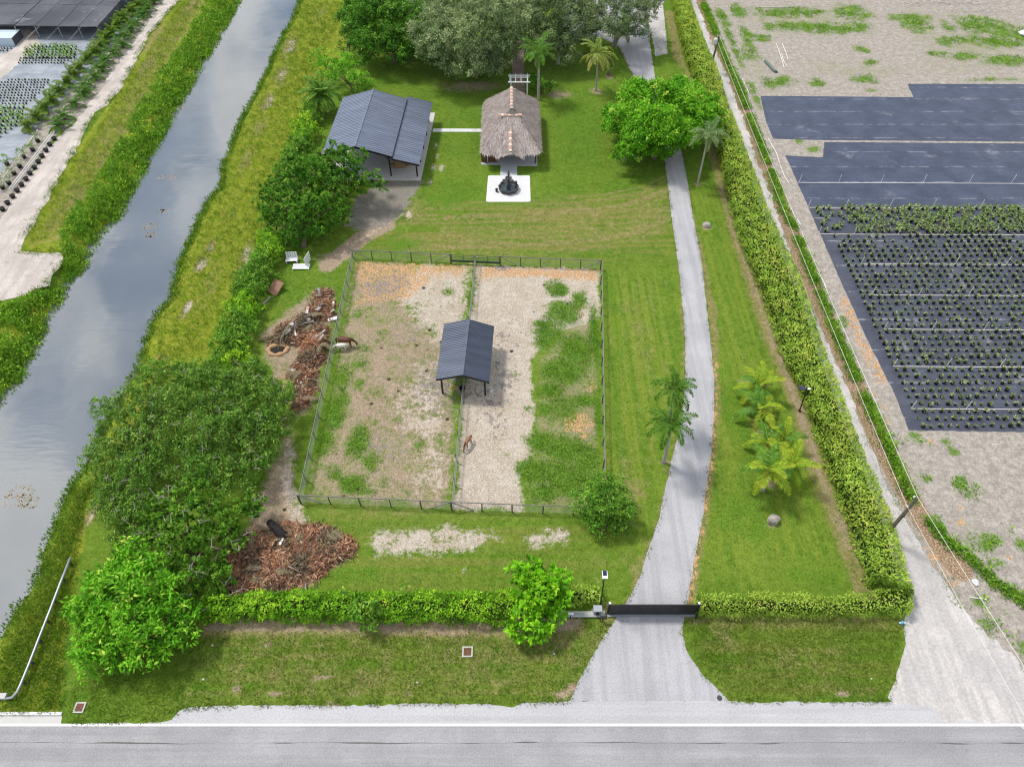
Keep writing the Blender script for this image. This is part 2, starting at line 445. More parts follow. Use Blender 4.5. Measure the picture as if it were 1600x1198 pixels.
for q in [(420, 1008, 8, 4), (505, 1058, 20, 5), (430, 1082, 14, 4), (520, 1098, 26, 5), (555, 1080, 6, 4), (636, 1084, 5, 5), (370, 1075, 9, 6), (1318, 1082, 16, 5), (868, 1020, 6, 5), (880, 1085, 16, 8), (895, 1075, 10, 10)]: blob('soil', *q, .95)
poly('soil', [(462, 690), (452, 640), (440, 690), (405, 770), (385, 830), (355, 930), (470, 928), (560, 860), (470, 812), (462, 760)], .8, .8)
line('sand', [(452, 700), (447, 740), (462, 800), (470, 812)], .8, .62, .7)
poly('soil', [(405, 520), (440, 490), (480, 460), (520, 445), (525, 480), (510, 560), (490, 640), (460, 660), (455, 600), (420, 590)], .72, .8)
for q in [(433, 546, 14, 10, .9), (455, 590, 14, 18, .8), (500, 470, 14, 20, .5), (470, 600, 14, 20, .7), (500, 880, 30, 20, .6), (440, 660, 12, 20, .5)]: blob('orange', *q[:4], q[4])
# the paddock
PAD = [(552, 404), (742, 413), (938, 421), (943, 806), (706, 797), (470, 786)]
poly('lush', PAD, 1, .3, 'clear'); poly('dry', PAD, 1, .3, 'clear')
poly('sand', [(744, 413), (936, 421), (938, 500), (870, 520), (830, 560), (836, 640), (835, 700), (812, 750), (820, 798), (708, 796), (722, 640), (735, 500)], .86, .6)
poly('sand', [(640, 412), (740, 413), (733, 500), (712, 560), (660, 520), (620, 470)], .74, 1.6)
poly('soil', [(555, 407), (650, 410), (640, 480), (700, 540), (716, 640), (706, 795), (475, 782), (510, 640), (540, 480)], .64, .8)
poly('sand', [(640, 560), (700, 540), (716, 640), (704, 790), (620, 780), (640, 700), (590, 640)], .50, 2.0)
poly('orange', [(554, 406), (740, 412), (734, 430), (680, 436), (640, 470), (556, 480)], .66, 1.0)
poly('orange', [(746, 414), (936, 421), (937, 440), (850, 436), (760, 434), (744, 450)], .74, .7)
blob('mulch', 590, 450, 38, 26, .62); blob('mulch', 620, 440, 30, 20, .52); blob('mulch', 785, 419, 16, 5, .75)
blob('orange', 902, 660, 25, 16, .95); blob('orange', 915, 680, 10, 10, .7); blob('orange', 925, 605, 10, 12, .6); blob('orange', 905, 480, 14, 22, .55)
blob('mulch', 790, 590, 26, 36, .5); blob('mulch', 740, 612, 30, 12, .55); blob('mulch', 780, 530, 10, 30, .4)
blob('orange', 712, 606, 22, 9, .7)
G = [(870, 452, 22, 16), (905, 470, 14, 18), (880, 490, 34, 24), (855, 520, 30, 30), (900, 545, 34, 30), (930, 520, 10, 60), (880, 580, 44, 26), (860, 610, 26, 14), (915, 625, 20, 12), (850, 640, 14, 12), (935, 650, 6, 60), (845, 690, 28, 22), (880, 700, 40, 26), (915, 720, 26, 34), (840, 735, 32, 26), (890, 750, 44, 34), (850, 770, 30, 18), (812, 732, 10, 12), (930, 780, 14, 20)]
poly('soil', [(835, 640), (838, 560), (880, 500), (936, 470), (941, 800), (822, 797), (815, 740)], .56, 1.0)
poly('sand', [(850, 520), (862, 440), (936, 430), (938, 510), (890, 500)], .45, 1.0)
for q in G: blob('lush', *q, .84)
for q in [(880, 640, 50, 40), (870, 740, 60, 50), (925, 740, 16, 60), (900, 560, 40, 40)]: blob('lush', *q, .60)
for q in [(600, 500, 60, 12, .42), (650, 480, 30, 10, .42), (570, 545, 22, 14, .5), (560, 490, 16, 16, .5), (600, 520, 18, 10, .5), (535, 590, 20, 30, .72), (560, 570, 26, 10, .6), (580, 610, 14, 14, .5), (525, 640, 22, 40, .82), (560, 600, 12, 12, .7), (505, 690, 22, 30, .85), (560, 690, 22, 36, .78), (580, 720, 16, 22, .7), (525, 740, 16, 20, .6), (550, 755, 26, 18, .86), (570, 768, 18, 8, .8), (600, 750, 14, 10, .55), (655, 695, 12, 10, .62), (620, 655, 16, 10, .5), (660, 565, 10, 10, .5), (585, 660, 10, 8, .6), (700, 455, 14, 10, .55), (677, 452, 7, 5, .5), (735, 470, 4, 30, .75), (660, 730, 30, 14, .45), (825, 640, 10, 14, .5), (720, 650, 4, 60, .6), (640, 590, 30, 20, .4), (530, 780, 40, 4, .5), (805, 585, 9, 8, .6), (790, 712, 8, 8, .5)]:
    blob('lush', *q[:4], q[4])
for q in [(620, 540, 80, 60, .5), (600, 640, 90, 90, .5), (640, 760, 60, 20, .5)]: blob('rough', *q[:4], q[4])
for q in [(690, 600, 60, 60, .5), (770, 640, 40, 60, .4), (600, 700, 60, 40, .4), (640, 520, 40, 30, .4), (800, 520, 30, 60, .35)]: blob('mulch', *q[:4], q[4])
# palm bases, tree circles, yard by the trees
for q in [(931, 143, 14, 6), (1038, 722, 10, 5), (951, 120, 9, 4), (875, 148, 26, 8), (1206, 752, 22, 14), (1182, 668, 12, 20), (1090, 288, 8, 4), (1207, 820, 16, 7), (1104, 356, 12, 4), (980, 245, 30, 8), (740, 135, 60, 10)]: blob('soil', *q, .72)
# the fields beyond the lane
poly('field', [(1040, -190), (1082, 0), (1098, 45), (1128, 120), (1150, 180), (1192, 285), (1245, 420), (1298, 560), (1360, 710), (1402, 810), (1450, 895), (1482, 945), (1530, 985), (1575, 1030), (1640, 1090), (1700, 1130), (2600, 1130), (2900, 300), (2300, -190)], 1, .5)
LIT = [(1094, 0), (1112, 50), (1128, 85), (1150, 135), (1166, 180), (1185, 232), (1208, 290), (1230, 345), (1255, 410), (1280, 470), (1305, 530), (1330, 585), (1352, 640), (1380, 700), (1408, 755), (1440, 810), (1468, 850), (1500, 890)]
line('litter', LIT, 1.5, .95, .5)
blob('orange', 1460, 870, 18, 22, .7); blob('orange', 1485, 905, 14, 14, .6)
for q in [(1375, 640, 10, 50, .5), (1415, 720, 14, 20, .45)]: blob('orange', *q[:4], q[4] * .8)
for q in [(1230, 20, 60, 8), (1300, 45, 55, 8), (1250, 42, 60, 8), (1330, 20, 30, 12), (1345, 42, 14, 8), (1430, 38, 24, 14), (1420, 28, 40, 6), (1480, 42, 12, 8), (1530, 40, 40, 14), (1575, 52, 40, 16), (1510, 62, 40, 6), (1480, 68, 20, 5), (1560, 66, 50, 8), (1465, 85, 16, 5), (1510, 88, 26, 6), (1570, 95, 44, 8), (1345, 78, 14, 5), (1360, 98, 10, 4), (1225, 125, 16, 7), (1215, 132, 20, 5), (1350, 124, 22, 6), (1360, 140, 10, 3), (1560, 125, 40, 3), (1275, 130, 16, 6), (1168, 60, 10, 20), (1130, 30, 10, 16), (1155, 18, 16, 10), (1170, 85, 14, 10), (1190, 60, 16, 6), (1250, 222, 8, 6), (1272, 232, 14, 5), (1180, 150, 6, 22), (1202, 130, 14, 8), (1145, 70, 6, 30)]:
    blob('lush', q[0], q[1], q[2] * 1.35, q[3] * 1.5, .66); blob('rough', q[0], q[1], q[2] * 1.7, q[3] * 2.2, .55)
for q in [(1500, 758, 12, 14), (1525, 764, 10, 8), (1512, 770, 16, 10), (1535, 850, 30, 16), (1560, 880, 12, 6), (1545, 842, 24, 10), (1575, 830, 10, 6), (1480, 690, 10, 6), (1490, 705, 9, 8), (1430, 680, 14, 8), (1440, 690, 12, 6), (1470, 820, 8, 18), (1555, 880, 20, 10), (1595, 850, 10, 12), (1578, 686, 6, 4), (1450, 748, 12, 5), (1530, 940, 12, 8), (1545, 975, 20, 14), (1570, 955, 10, 6), (1505, 748, 6, 6), (1400, 690, 14, 6), (1320, 505, 6, 12), (1330, 545, 5, 10), (1595, 1010, 14, 20)]:
    blob('lush', q[0], q[1], q[2] * 1.3, q[3] * 1.3, .66)
for q in [(1500, 100, 120, 30, .45), (1290, 100, 90, 16, .4), (1300, 60, 60, 10, .4), (1250, 30, 110, 30, .62), (1520, 70, 110, 30, .6), (1340, 110, 130, 16, .5), (1180, 100, 30, 60, .5), (1450, 30, 60, 30, .45), (1420, 730, 40, 60, .3), (1510, 820, 60, 60, .3)]: blob('rough', *q[:4], q[4])
blob('mulch', 1480, 6, 120, 6, .5); blob('mulch', 1540, 18, 70, 4, .5)
for q in [(1500, 792, 10, 4), (1502, 816, 9, 5), (1575, 870, 8, 5), (1385, 636, 5, 4), (1455, 688, 8, 5)]: blob('orange', *q, .9)
line('orange', [(1322, 470), (1345, 535), (1380, 595)], .9, .55, .8)
# nursery ground beyond the track
poly('field', [(248, -120), (250, 0), (200, 90), (145, 165), (85, 215), (37, 290), (0, 345), (-260, 700), (-900, 700), (-700, -120)], .9, .5)
poly('sand', [(0, 45), (60, 50), (60, 72), (38, 92), (25, 104), (0, 125), (-60, 160), (-60, 60)], .8, .6)

def water_height(X, Y):
    d = sdist(X, Y, WPOLY)
    return np.clip(WATER_Z + d * .55, -2.2, 0.0), d
GZ = np.zeros(GX.shape)
near = (GX < -25) & (GX > -75) & (GY < 230)
GZ[near], _ = water_height(GX[near], GY[near])
ny, nx = GX.shape
idx = np.arange(ny * nx).reshape(ny, nx)
gf = np.stack([idx[:-1, :-1], idx[:-1, 1:], idx[1:, 1:], idx[1:, :-1]], -1).reshape(-1, 4)
gme = quads_mesh('ground', np.stack([GX, GY, GZ], -1), 4, None, faces=gf)
for k in range(3):
    a = gme.attributes.new('m%d' % k, 'FLOAT_COLOR', 'POINT')
    a.data.foreach_set('color', np.stack([MASK[c].ravel() for c in CH[4 * k:4 * k + 4]], -1).astype(np.float32).ravel())

t = NT('ground_soils_and_grass')
ch = {}
for k in range(3):
    at = t.n('ShaderNodeAttribute'); at.attribute_name = 'm%d' % k
    sp = t.n('ShaderNodeSeparateColor'); t.l(at.outputs['Color'], sp.inputs[0])
    for i in range(3): ch[CH[4 * k + i]] = sp.outputs[i]
    ch[CH[4 * k + 3]] = at.outputs['Alpha']
p = t.pos()
nf = t.noise(6.5, 4, .75)                       # blade scale
nm_ = t.noise(1.1, 4, .6)                      # tufts
nb = t.noise(.16, 3, .55)                      # broad
nsx = t.noise(1.0, 2, .5, t.scale(p, (.05, 1.3, 1)))
nsy = t.noise(1.0, 2, .5, t.scale(p, (1.5, .04, 1)))
npat = t.math('ADD', t.math('MULTIPLY', t.noise(.55, 5, .7), .55), t.math('MULTIPLY', t.noise(2.6, 5, .75, dist=.5), .45))   # ragged edges of patches
npat2 = t.noise(1.6, 5, .7, dist=.6)
def msk(name, amp=.9, lo=.42, hi=.58, nz=None):
    f = t.math('ADD', ch[name], t.math('MULTIPLY', t.math('MULTIPLY', t.math('SUBTRACT', nz or npat, .5), amp * 2.2), t.step(ch[name], .02, .3)))
    return t.step(f, lo, hi)
lawn = t.mix(t.step(nb, .3, .7), (.070, .160, .012), (.120, .197, .019))
lawn = t.mix(t.math('MULTIPLY', t.step(nm_, .3, .75), .75), lawn, (.145, .222, .030))
lawn = t.mix(t.math('MULTIPLY', t.step(nsx, .35, .65), t.math('MULTIPLY', ch['sx'], .75)), lawn, (.21, .20, .055))
lawn = t.mix(t.math('MULTIPLY', t.step(nsy, .38, .62), t.math('MULTIPLY', ch['sy'], .75)), lawn, (.185, .245, .032))
bankc = t.mix(t.step(nm_, .3, .7), (.14, .215, .010), (.245, .265, .035))
lawn = t.mix(msk('bank', .5), lawn, bankc)
dryf = t.math('MULTIPLY', msk('dry', 1.0, .25, .8), .82)
lawn = t.mix(dryf, lawn, t.mix(t.step(npat2, .35, .65), (.185, .185, .060), (.30, .235, .12)))
lawn = t.mix(msk('rough', .9, .3, .7, npat2), lawn, (.17, .155, .08))
c = t.mix(1.0, lawn, (.97, .95, 1.0), 'MULTIPLY')
fieldc = t.mix(t.step(nm_, .3, .75), (.285, .255, .24), (.39, .355, .335))
fieldc = t.mix(t.math('MULTIPLY', t.step(npat2, .5, .72), .6), fieldc, (.27, .235, .19))
fieldc = t.mix(t.math('MULTIPLY', msk('rough', 1.0, .25, .8), .55), fieldc, (.205, .225, .075))
c = t.mix(msk('field', .5), c, fieldc)
soilc = t.mix(t.step(npat2, .3, .7), t.mix(t.step(nf, .25, .75), (.19, .135, .10), (.39, .31, .26)), (.34, .25, .195))
c = t.mix(t.math('MULTIPLY', msk('soil', 1.0, .25, .8, npat), .93), c, soilc)
sandc = t.mix(t.step(t.noise(.45, 5, .7), .3, .7), t.mix(t.step(nf, .2, .8), (.31, .25, .205), (.47, .395, .345)), t.mix(t.step(nf, .2, .8), (.39, .34, .305), (.55, .485, .445)))
c = t.mix(t.math('MULTIPLY', msk('sand', 1.1, .34, .68), .95), c, sandc)
c = t.mix(t.math('MULTIPLY', msk('orange', 1.0, .4, .65, npat2), .85), c, t.mix(t.step(nf, .35, .7), (.34, .19, .085), (.62, .40, .235)))
c = t.mix(t.math('MULTIPLY', msk('mulch', 1.2, .42, .6, npat2), .9), c, t.mix(t.step(nf, .3, .75), (.15, .13, .125), (.30, .27, .265)))
c = t.mix(msk('litter', .8, .4, .6), c, t.mix(t.step(nf, .35, .7), (.17, .115, .075), (.44, .32, .225)))
c = t.mix(t.math('MULTIPLY', msk('lush', 1.25, .36, .66), .92), c, t.mix(t.step(nf, .3, .7), (.055, .135, .012), (.125, .225, .022)))
# fine droppings and pebbles
vor = t.n('ShaderNodeTexVoronoi'); vor.inputs['Scale'].default_value = .8; t.l(p, vor.inputs['Vector'])
vr = t.n('ShaderNodeSeparateColor'); t.l(vor.outputs['Color'], vr.inputs[0])
inpad = t.step(t.math('ADD', ch['sand'], ch['soil']), .4, .6)
spot = t.math('MULTIPLY', t.math('MULTIPLY', t.step(vor.outputs['Distance'], .2, .12), t.step(vr.outputs[0], .87, .88)), inpad)
c = t.mix(spot, c, (.06, .045, .035))
nf2 = t.noise(2.2, 6, .85)
c = t.mix(1.0, c, t.mix(t.step(nf, .28, .72), (.72, .75, .69), (1.25, 1.22, 1.20)), 'MULTIPLY')
c = t.mix(1.0, c, t.mix(t.step(nf2, .3, .7), (.80, .82, .80), (1.19, 1.17, 1.15)), 'MULTIPLY')
hgt = t.math('ADD', t.math('MULTIPLY', nf, .6), nm_)
gme.materials.append(t.finish(c, .95, t.bump(hgt, .35, .10), .1))
gme.polygons.foreach_set('use_smooth', [True] * len(gme.polygons))
ground = link('ground', gme, kind='structure')

# water of the canal
wm = NT('canal_water')
wp = wm.pos()
big = wm.noise(.045, 4, .55)
mur = wm.mix(wm.step(big, .35, .65), (.105, .120, .128), (.155, .170, .176))
rip = wm.math('MULTIPLY', wm.math('ADD', wm.noise(1.0, 3, .6, wm.scale(wp, (.5, 2.6, 1))), wm.math('MULTIPLY', wm.noise(1.0, 2, .5, wm.scale(wp, (.16, .5, 1))), 1.6)), wm.math('ADD', .25, wm.step(wm.noise(.09, 3, .6), .4, .62)))
M['water'] = wm.finish(mur, .04, wm.bump(rip, .3, .024), .5, ior=2.6)
wme = bpy.data.meshes.new('canal_water')
wv = [(x, y, WATER_Z) for x, y in [(-80, -12), (-25, -12), (-25, 235), (-80, 235)]]
wme.from_pydata(wv, [], [(0, 1, 2, 3)]); wme.materials.append(M['water'])
link('canal_water', wme, kind='structure')

# ------------------------------------------------------------------ paved and gravel sheets
def sheet(name, pts, z, mat, jag=.12, step=.35, kind='structure', label=None, cat=None, group=None, world=False, thick=0.0):
    """A flat sheet with slightly ragged edges at height z; returns the object."""
    w = np.array(pts) if world else wpoly(pts, z)
    out = []
    for i in range(len(w)):
        a, b = w[i], w[(i + 1) % len(w)]
        L = np.linalg.norm(b - a); n = max(1, int(L / step)) if jag > 0 else 1
        nn = np.array([-(b - a)[1], (b - a)[0]]) / max(L, 1e-6)
        for k in range(n):
            o = 0 if jag <= 0 else random.gauss(0, jag * .6) * (0.3 if k == 0 else 1)
            out.append(a + (b - a) * k / n + nn * o)
    import bmesh
    bm = bmesh.new()
    vs = [bm.verts.new((q[0], q[1], z)) for q in out]
    f = bm.faces.new(vs)
    if f.normal.z < 0: f.normal_flip()
    bmesh.ops.triangulate(bm, faces=[f])
    if thick > 0:
        r = bmesh.ops.extrude_face_region(bm, geom=bm.faces[:])
        bmesh.ops.translate(bm, verts=[e for e in r['geom'] if isinstance(e, bmesh.types.BMVert)], vec=(0, 0, -thick))
        bmesh.ops.recalc_face_normals(bm, faces=bm.faces)
    else:
        for f in bm.faces:
            if f.normal.z < 0: f.normal_flip()
    me = bpy.data.meshes.new(name); bm.to_mesh(me); bm.free()
    me.materials.append(mat)
    o = link(name, me, kind=kind)
    tag(o, label, cat, group)
    return o

def pavemat(name, c1, c2, crack=.0, fine=9.0, streak=None, stain=.25):
    t = NT(name)
    a = t.noise(.25, 4, .6); b = t.noise(fine, 3, .7); s = t.noise(.9, 5, .65)
    col = t.mix(t.step(a, .3, .7), c1, c2)
    if streak: col = t.mix(t.math('MULTIPLY', t.step(t.noise(1, 3, .6, t.scale(t.pos(), streak)), .42, .62), .5), col, tuple(x * .82 for x in c1))
    col = t.mix(t.math('MULTIPLY', t.step(s, .52, .75), stain), col, tuple(x * .62 for x in c1))
    if crack:
        v = t.n('ShaderNodeTexVoronoi', feature='DISTANCE_TO_EDGE'); v.inputs['Scale'].default_value = crack
        wv = t.n('ShaderNodeMixRGB', blend_type='ADD'); wv.inputs[0].default_value = .25; t.l(t.pos(), wv.inputs[1])
        nn = t.n('ShaderNodeTexNoise'); nn.inputs['Scale'].default_value = 1.5; t.l(t.pos(), nn.inputs['Vector']); t.l(nn.outputs['Color'], wv.inputs[2])
        t.l(wv.outputs[0], v.inputs['Vector'])
        col = t.mix(t.math('MULTIPLY', t.step(v.outputs['Distance'], .006, .001), .16), col, tuple(x * .5 for x in c1))
    col = t.mix(1.0, col, t.mix(t.step(b, .3, .7), (.86, .86, .86), (1.1, 1.1, 1.1)), 'MULTIPLY')
    return t.finish(col, .9, t.bump(b, .25, .02), .15)
M['asphalt'] = pavemat('old_pale_asphalt', (.29, .287, .298), (.36, .353, .364), .0, 8, (.02, 1.1, 1), .3)
M['shoulder'] = pavemat('shoulder_asphalt', (.43, .425, .44), (.47, .47, .485), .0, 8, (.03, 1.2, 1), .15)
M['drive'] = pavemat('driveway_asphalt', (.36, .36, .375), (.43, .425, .445), .22, 8, (1.2, .05, 1), .22)
M['gravel'] = pavemat('pale_gravel', (.42, .40, .39), (.57, .54, .52), 0, 5, (1.2, .10, 1), .45)
M['tracksand'] = pavemat('track_sand', (.43, .385, .35), (.58, .525, .485), 0, 5, (1.0, .15, 1), .5)
t = NT('white_line_paint'); M['linepaint'] = t.finish(t.mix(t.step(t.noise(5, 6, .8), .58, .72), (.80, .80, .79), (.52, .52, .53)), .8)

RY = 14.05
sheet('road', [(-130, 3.5), (130, 3.5), (130, RY + .02), (-130, RY - .02)], .008, M['asphalt'], .0, world=True)
SH = [P(u, v)[:2] for u, v in [(98, 1131), (180, 1129), (250, 1128), (268, 1124), (280, 1110), (300, 1104), (340, 1102), (420, 1101), (520, 1102), (640, 1099), (760, 1099), (800, 1105), (815, 1098), (890, 1095), (1010, 1093), (1135, 1094), (1200, 1098), (1230, 1095), (1300, 1097), (1395, 1096), (1462, 1098), (1470, 1115), (1482, 1124)]]
sheet('road_shoulder', SH + [P(2300, 1124)[:2], P(2300, 1134)[:2], (40, RY - .25), (-29, RY - .25)], .004, M['shoulder'], .06, .3, world=True)
sheet('edge_line', [(-130, RY - .085), (130, RY - .085), (130, RY + .085), (-130, RY + .085)], .016, M['linepaint'], 0, world=True)
# worn joint between the old and new surfacing
jt = MB()
xs = np.arange(-60, 60, .5)
for a, b in zip(xs[:-1], xs[1:]):
    ya, yb = (12.86 + .03 * math.sin(q_ * .33) + .015 * math.sin(q_ * 1.7) + .02 * math.sin(q_ * .9 + 1) for q_ in (a, b))
    wa, wb = (.006 + .05 * max(0, math.sin(q_ * .9 + 2 * math.sin(q_ * .37)) * math.sin(q_ * .21 + 1)) for q_ in (a, b))
    jt.add([(a, ya - wa, .013), (b, yb - wb, .013), (b, yb + wb, .013), (a, ya + wa, .013)], [(0, 1, 2, 3)])
jt.build('road_joint', simple('joint_tar', (.13, .125, .12), .9, .4, 2), kind='structure')
sheet('bridge_deck', [(-260, 1117), (97, 1117), (95, 1131.5), (-260, 1131.5)], .012, M['concrete'], .0)
kb = MB(); a, b = P(-260, 1116), P(97, 1116); kb.box(((a.x + b.x) / 2, a.y + .05, .07), (b.x - a.x, .22, .14)); kb.build('kerb', M['white_concrete'], kind='structure')

DR_L = [(890, 1095), (905, 1060), (940, 1000), (965, 962), (985, 930), (1000, 900), (1012, 860), (1030, 810), (1040, 760), (1052, 710), (1064, 660), (1071, 600), (1071, 540), (1067, 480), (1062, 430), (1055, 380), (1047, 320), (1041, 270), (1036, 230), (1030, 180), (1008, 140), (992, 124), (980, 100), (966, 72), (940, 60), (905, 62), (880, 50), (880, -30)]
DR_R = [(1060, -30), (1033, 10), (1016, 50), (1015, 66), (1020, 95), (1024, 125), (1040, 170), (1056, 210), (1067, 245), (1074, 280), (1083, 340), (1093, 390), (1099, 430), (1104, 480), (1111, 540), (1116, 600), (1115, 660), (1110, 720), (1103, 770), (1096, 820), (1086, 870), (1077, 925), (1069, 960), (1066, 990), (1075, 1020), (1095, 1050), (1120, 1075), (1138, 1094)]
sheet('driveway', DR_L + DR_R, .012, M['drive'], .05, .4)
sheet('parking_pad', [(1010, 12), (1036, 8), (1040, 50), (1043, 84), (1024, 88), (1019, 60), (1014, 40)], .018, M['gravel'], .1, .5)
LANE_R = [(1062, -90), (1087, 0), (1100, 30), (1112, 66), (1130, 105), (1150, 155), (1166, 200), (1182, 250), (1203, 300), (1220, 350), (1230, 385), (1242, 420), (1260, 465), (1272, 490), (1285, 520), (1296, 545), (1312, 575), (1325, 605), (1340, 650), (1355, 690), (1370, 720), (1384, 755), (1400, 790), (1417, 815), (1432, 840), (1450, 870), (1465, 895), (1480, 910), (1495, 940), (1520, 970), (1560, 1000), (1590, 1030), (1640, 1080), (1720, 1132)]
LANE_L = [(1484, 1132), (1466, 1122), (1456, 1106), (1400, 1102), (1388, 1090), (1392, 1078), (1400, 1062), (1405, 1040), (1416, 1005), (1412, 985), (1414, 950), (1400, 900), (1372, 830), (1340, 750), (1290, 620), (1240, 490), (1185, 345), (1140, 215), (1090, 90), (1068, 0), (1040, -90)]
sheet('gravel_lane', LANE_R + LANE_L, .010, M['gravel'], .24, .55)
TRK_R = [(330, -90), (282, 0), (262, 20), (230, 60), (205, 110), (185, 145), (140, 190), (125, 225), (97, 270), (80, 305), (62, 332), (40, 372), (32, 393), (62, 396), (95, 394), (100, 405), (82, 430), (78, 446), (55, 452), (40, 462), (10, 468), (-40, 480)]
TRK_L = [(-160, 640), (-60, 430), (0, 345), (25, 302), (37, 290), (85, 217), (120, 190), (145, 155), (172, 115), (200, 80), (225, 45), (236, 22), (250, 0), (290, -90)]
sheet('sand_track', TRK_R + TRK_L, .010, M['tracksand'], .3, 1.1)

# slabs and walks
def raised(name, pts, z, mat, world=False): return sheet(name, pts, z, mat, 0, kind='structure', world=world, thick=z + .05)
BARN_A = math.radians(-2.2)
raised('barn_slab', [(-24.6, 81.4), (-12.12, 81.3), (-11.41, 98.5), (-24.0, 98.5)], .10, M['concrete'], True)
raised('garden_walk', [(-11.45, 93.35), (-4.1, 93.3), (-4.1, 94.15), (-11.42, 94.2)], .05, M['white_concrete'], True)
raised('hut_slab', [(-4.2, 85.0), (-1.57, 85.0), (-1.57, 82.45), (.7, 82.45), (.7, 84.75), (3.45, 84.7), (3.6, 97.2), (-4.1, 97.2)], .08, M['slab_grey'], True)
raised('fountain_pad', [(-3.05, 82.42), (2.25, 82.42), (2.4, 82.25), (2.4, 76.75), (2.2, 76.55), (-3.15, 76.55), (-3.35, 76.75), (-3.2, 82.25)], .084, M['white_concrete'], True)
# brick path beyond the pergola, each paver its own piece
pp = thing('paver_path', 'narrow brown paver path leading away behind the white pergola', 'path', (0, 0, 0))
pvm = MB().box((0, 0, .02), (.62, .42, .06)).mesh('paver', M['paver'])
for i in range(46):
    for j in range(3):
        if i * .45 > 20: break
        link('paver', pvm, pp, (.35 + j * .65 + random.uniform(-.02, .02), 102.2 + i * .45, random.uniform(-.005, .012)), (0, 0, random.uniform(-.03, .03)))
# ------------------------------------------------------------------ metal roofs
def roofmat(name, c, rough):
    t = NT(name)
    s = t.noise(1, 3, .6, t.scale(t.objco(), (.25, 1.4, .25)))
    col = t.mix(t.step(s, .3, .7), tuple(x * .88 for x in c), tuple(x * 1.12 for x in c))
    col = t.mix(t.math('MULTIPLY', t.step(t.noise(.7, 5, .7), .5, .8), .3), col, tuple(min(1, x * 1.35) for x in c))
    return t.finish(col, rough, t.bump(t.noise(2.5, 2), .08, .03), .5, .8)
M['roof_grey'] = roofmat('grey_metal_roofing', (.235, .265, .33), .40)
M['roof_dark'] = roofmat('charcoal_metal_roofing', (.13, .148, .192), .42)

def rib_panel(name, e0, e1, r0, r1, mat, parent, pitch=.3, ribh=.032, t=.03):
    """Ribbed roof slope: eave corners e0-e1, ridge corners r0-r1; ribs run from ridge to eave."""
    e0, e1, r0, r1 = map(Vector, (e0, e1, r0, r1)); mb = MB(); mb.slab4(e0, e1, r1, r0, t)
    n = (e1 - e0).cross(r0 - e0).normalized()
    if n.z < 0: n = -n
    k = max(2, round((e1 - e0).length / pitch))
    for i in range(k + 1):
        f = i / k
        f = min(max(f, .004), .996)
        a = e0.lerp(e1, f) + n * ribh / 2; b = r0.lerp(r1, f) + n * ribh / 2
        mb.bar(a, b, .055, ribh, up=n)
    return mb.build(name, mat, parent)

# barn with a lean-to
ba = thing('open_barn', 'large open-sided barn with grey ribbed metal roof and lower lean-to on its path side', 'barn', (-12.12, 81.3, 0), BARN_A)
# local frame: x to the east, y away from the camera
LX0, LXR, LXM, LX1 = -12.5, -7.95, -3.35, .1
y0, y1 = -.25, 14.3
ZR, ZE, ZL, ZO = 5.05, 3.75, 3.5, 2.65
rib_panel('roof_slope', (LX0, y0, ZE), (LX0, y1, ZE), (LXR, y0, ZR), (LXR, y1, ZR), M['roof_grey'], ba, .42)
rib_panel('roof_slope', (LXM, y0, ZE - .05), (LXM, y1, ZE - .05), (LXR + .02, y0, ZR), (LXR + .02, y1, ZR), M['roof_grey'], ba, .42)
rib_panel('lean_to_roof', (LX1, y0 - .1, ZO), (LX1, y1 + 1.2, ZO), (LXM - .15, y0 - .1, ZL), (LXM - .15, y1 + 1.2, ZL), M['roof_grey'], ba, .42)
MB().bar((LXR, y0 - .03, ZR + .06), (LXR, y1 + .03, ZR + .06), .22, .04).build('ridge_cap', M['roof_grey'], ba)
MB().bar((LXM + .02, y0, ZE - .16), (LXM + .02, y1, ZE - .16), .10, .2).build('gutter', M['dark_steel'], ba)
for yy in (y0 - .03, y1 + .03):
    MB().bar((LX0, yy, ZE - .12), (LXR, yy, ZR - .12), .06, .24).bar((LXR, yy, ZR - .12), (LXM, yy, ZE - .17), .06, .24).build('gable_beam', M['dark_steel'], ba)
MB().bar((LXM - .1, y0 - .13, ZL - .1), (LX1, y0 - .13, ZO - .1), .06, .2).build('lean_to_beam', M['dark_steel'], ba)
for i, yy in enumerate((.85, 4.25, 7.6, 11.1, 14.5)):
    for xx, zz in ((-.55, ZO + .02), (-4.05, ZL - .05), (-12.0, ZE - .06)):
        MB().box((xx, yy, (.1 + zz) / 2), (.17, .17, zz - .1)).build('post', M['dark_steel'], ba)
for xx, zz in ((-.55, ZO - .12), (-4.05, ZL - .05), (-12.0, ZE - .1)):
    MB().bar((xx, y0, zz), (xx, y1, zz), .12, .2).build('purlin_beam', M['dark_steel'], ba)
hb = thing('plywood_box', 'tall brown plywood box standing inside the open front of the barn', 'box', (-15.1, 84.6, .1), BARN_A)
MB().box((0, 0, .75), (1.3, 1.1, 1.5)).build('box_body', M['hay'], hb)
MB().box((0, -.57, .75), (1.38, .05, .08)).box((0, -.57, 1.4), (1.38, .05, .08)).build('batten', M['plywood'], hb)
for k in range(2):
    o = thing('hay_bale', ['brown hay bale on the barn slab beside the plywood box', 'loose brown hay bale against the far side of the plywood box'][k], 'hay bale', (-15.9 + k * 2.1, 84.4 + k * .5, .1), .2 * k, 'hay bales in the barn')
    MB().box((0, 0, .22), (.9, .5, .44)).build('bale', M['hay'], o); [MB().box((dx, 0, .445), (.02, .5, .01)).build('twine', M['pvc'], o) for dx in (-.2, .2)]

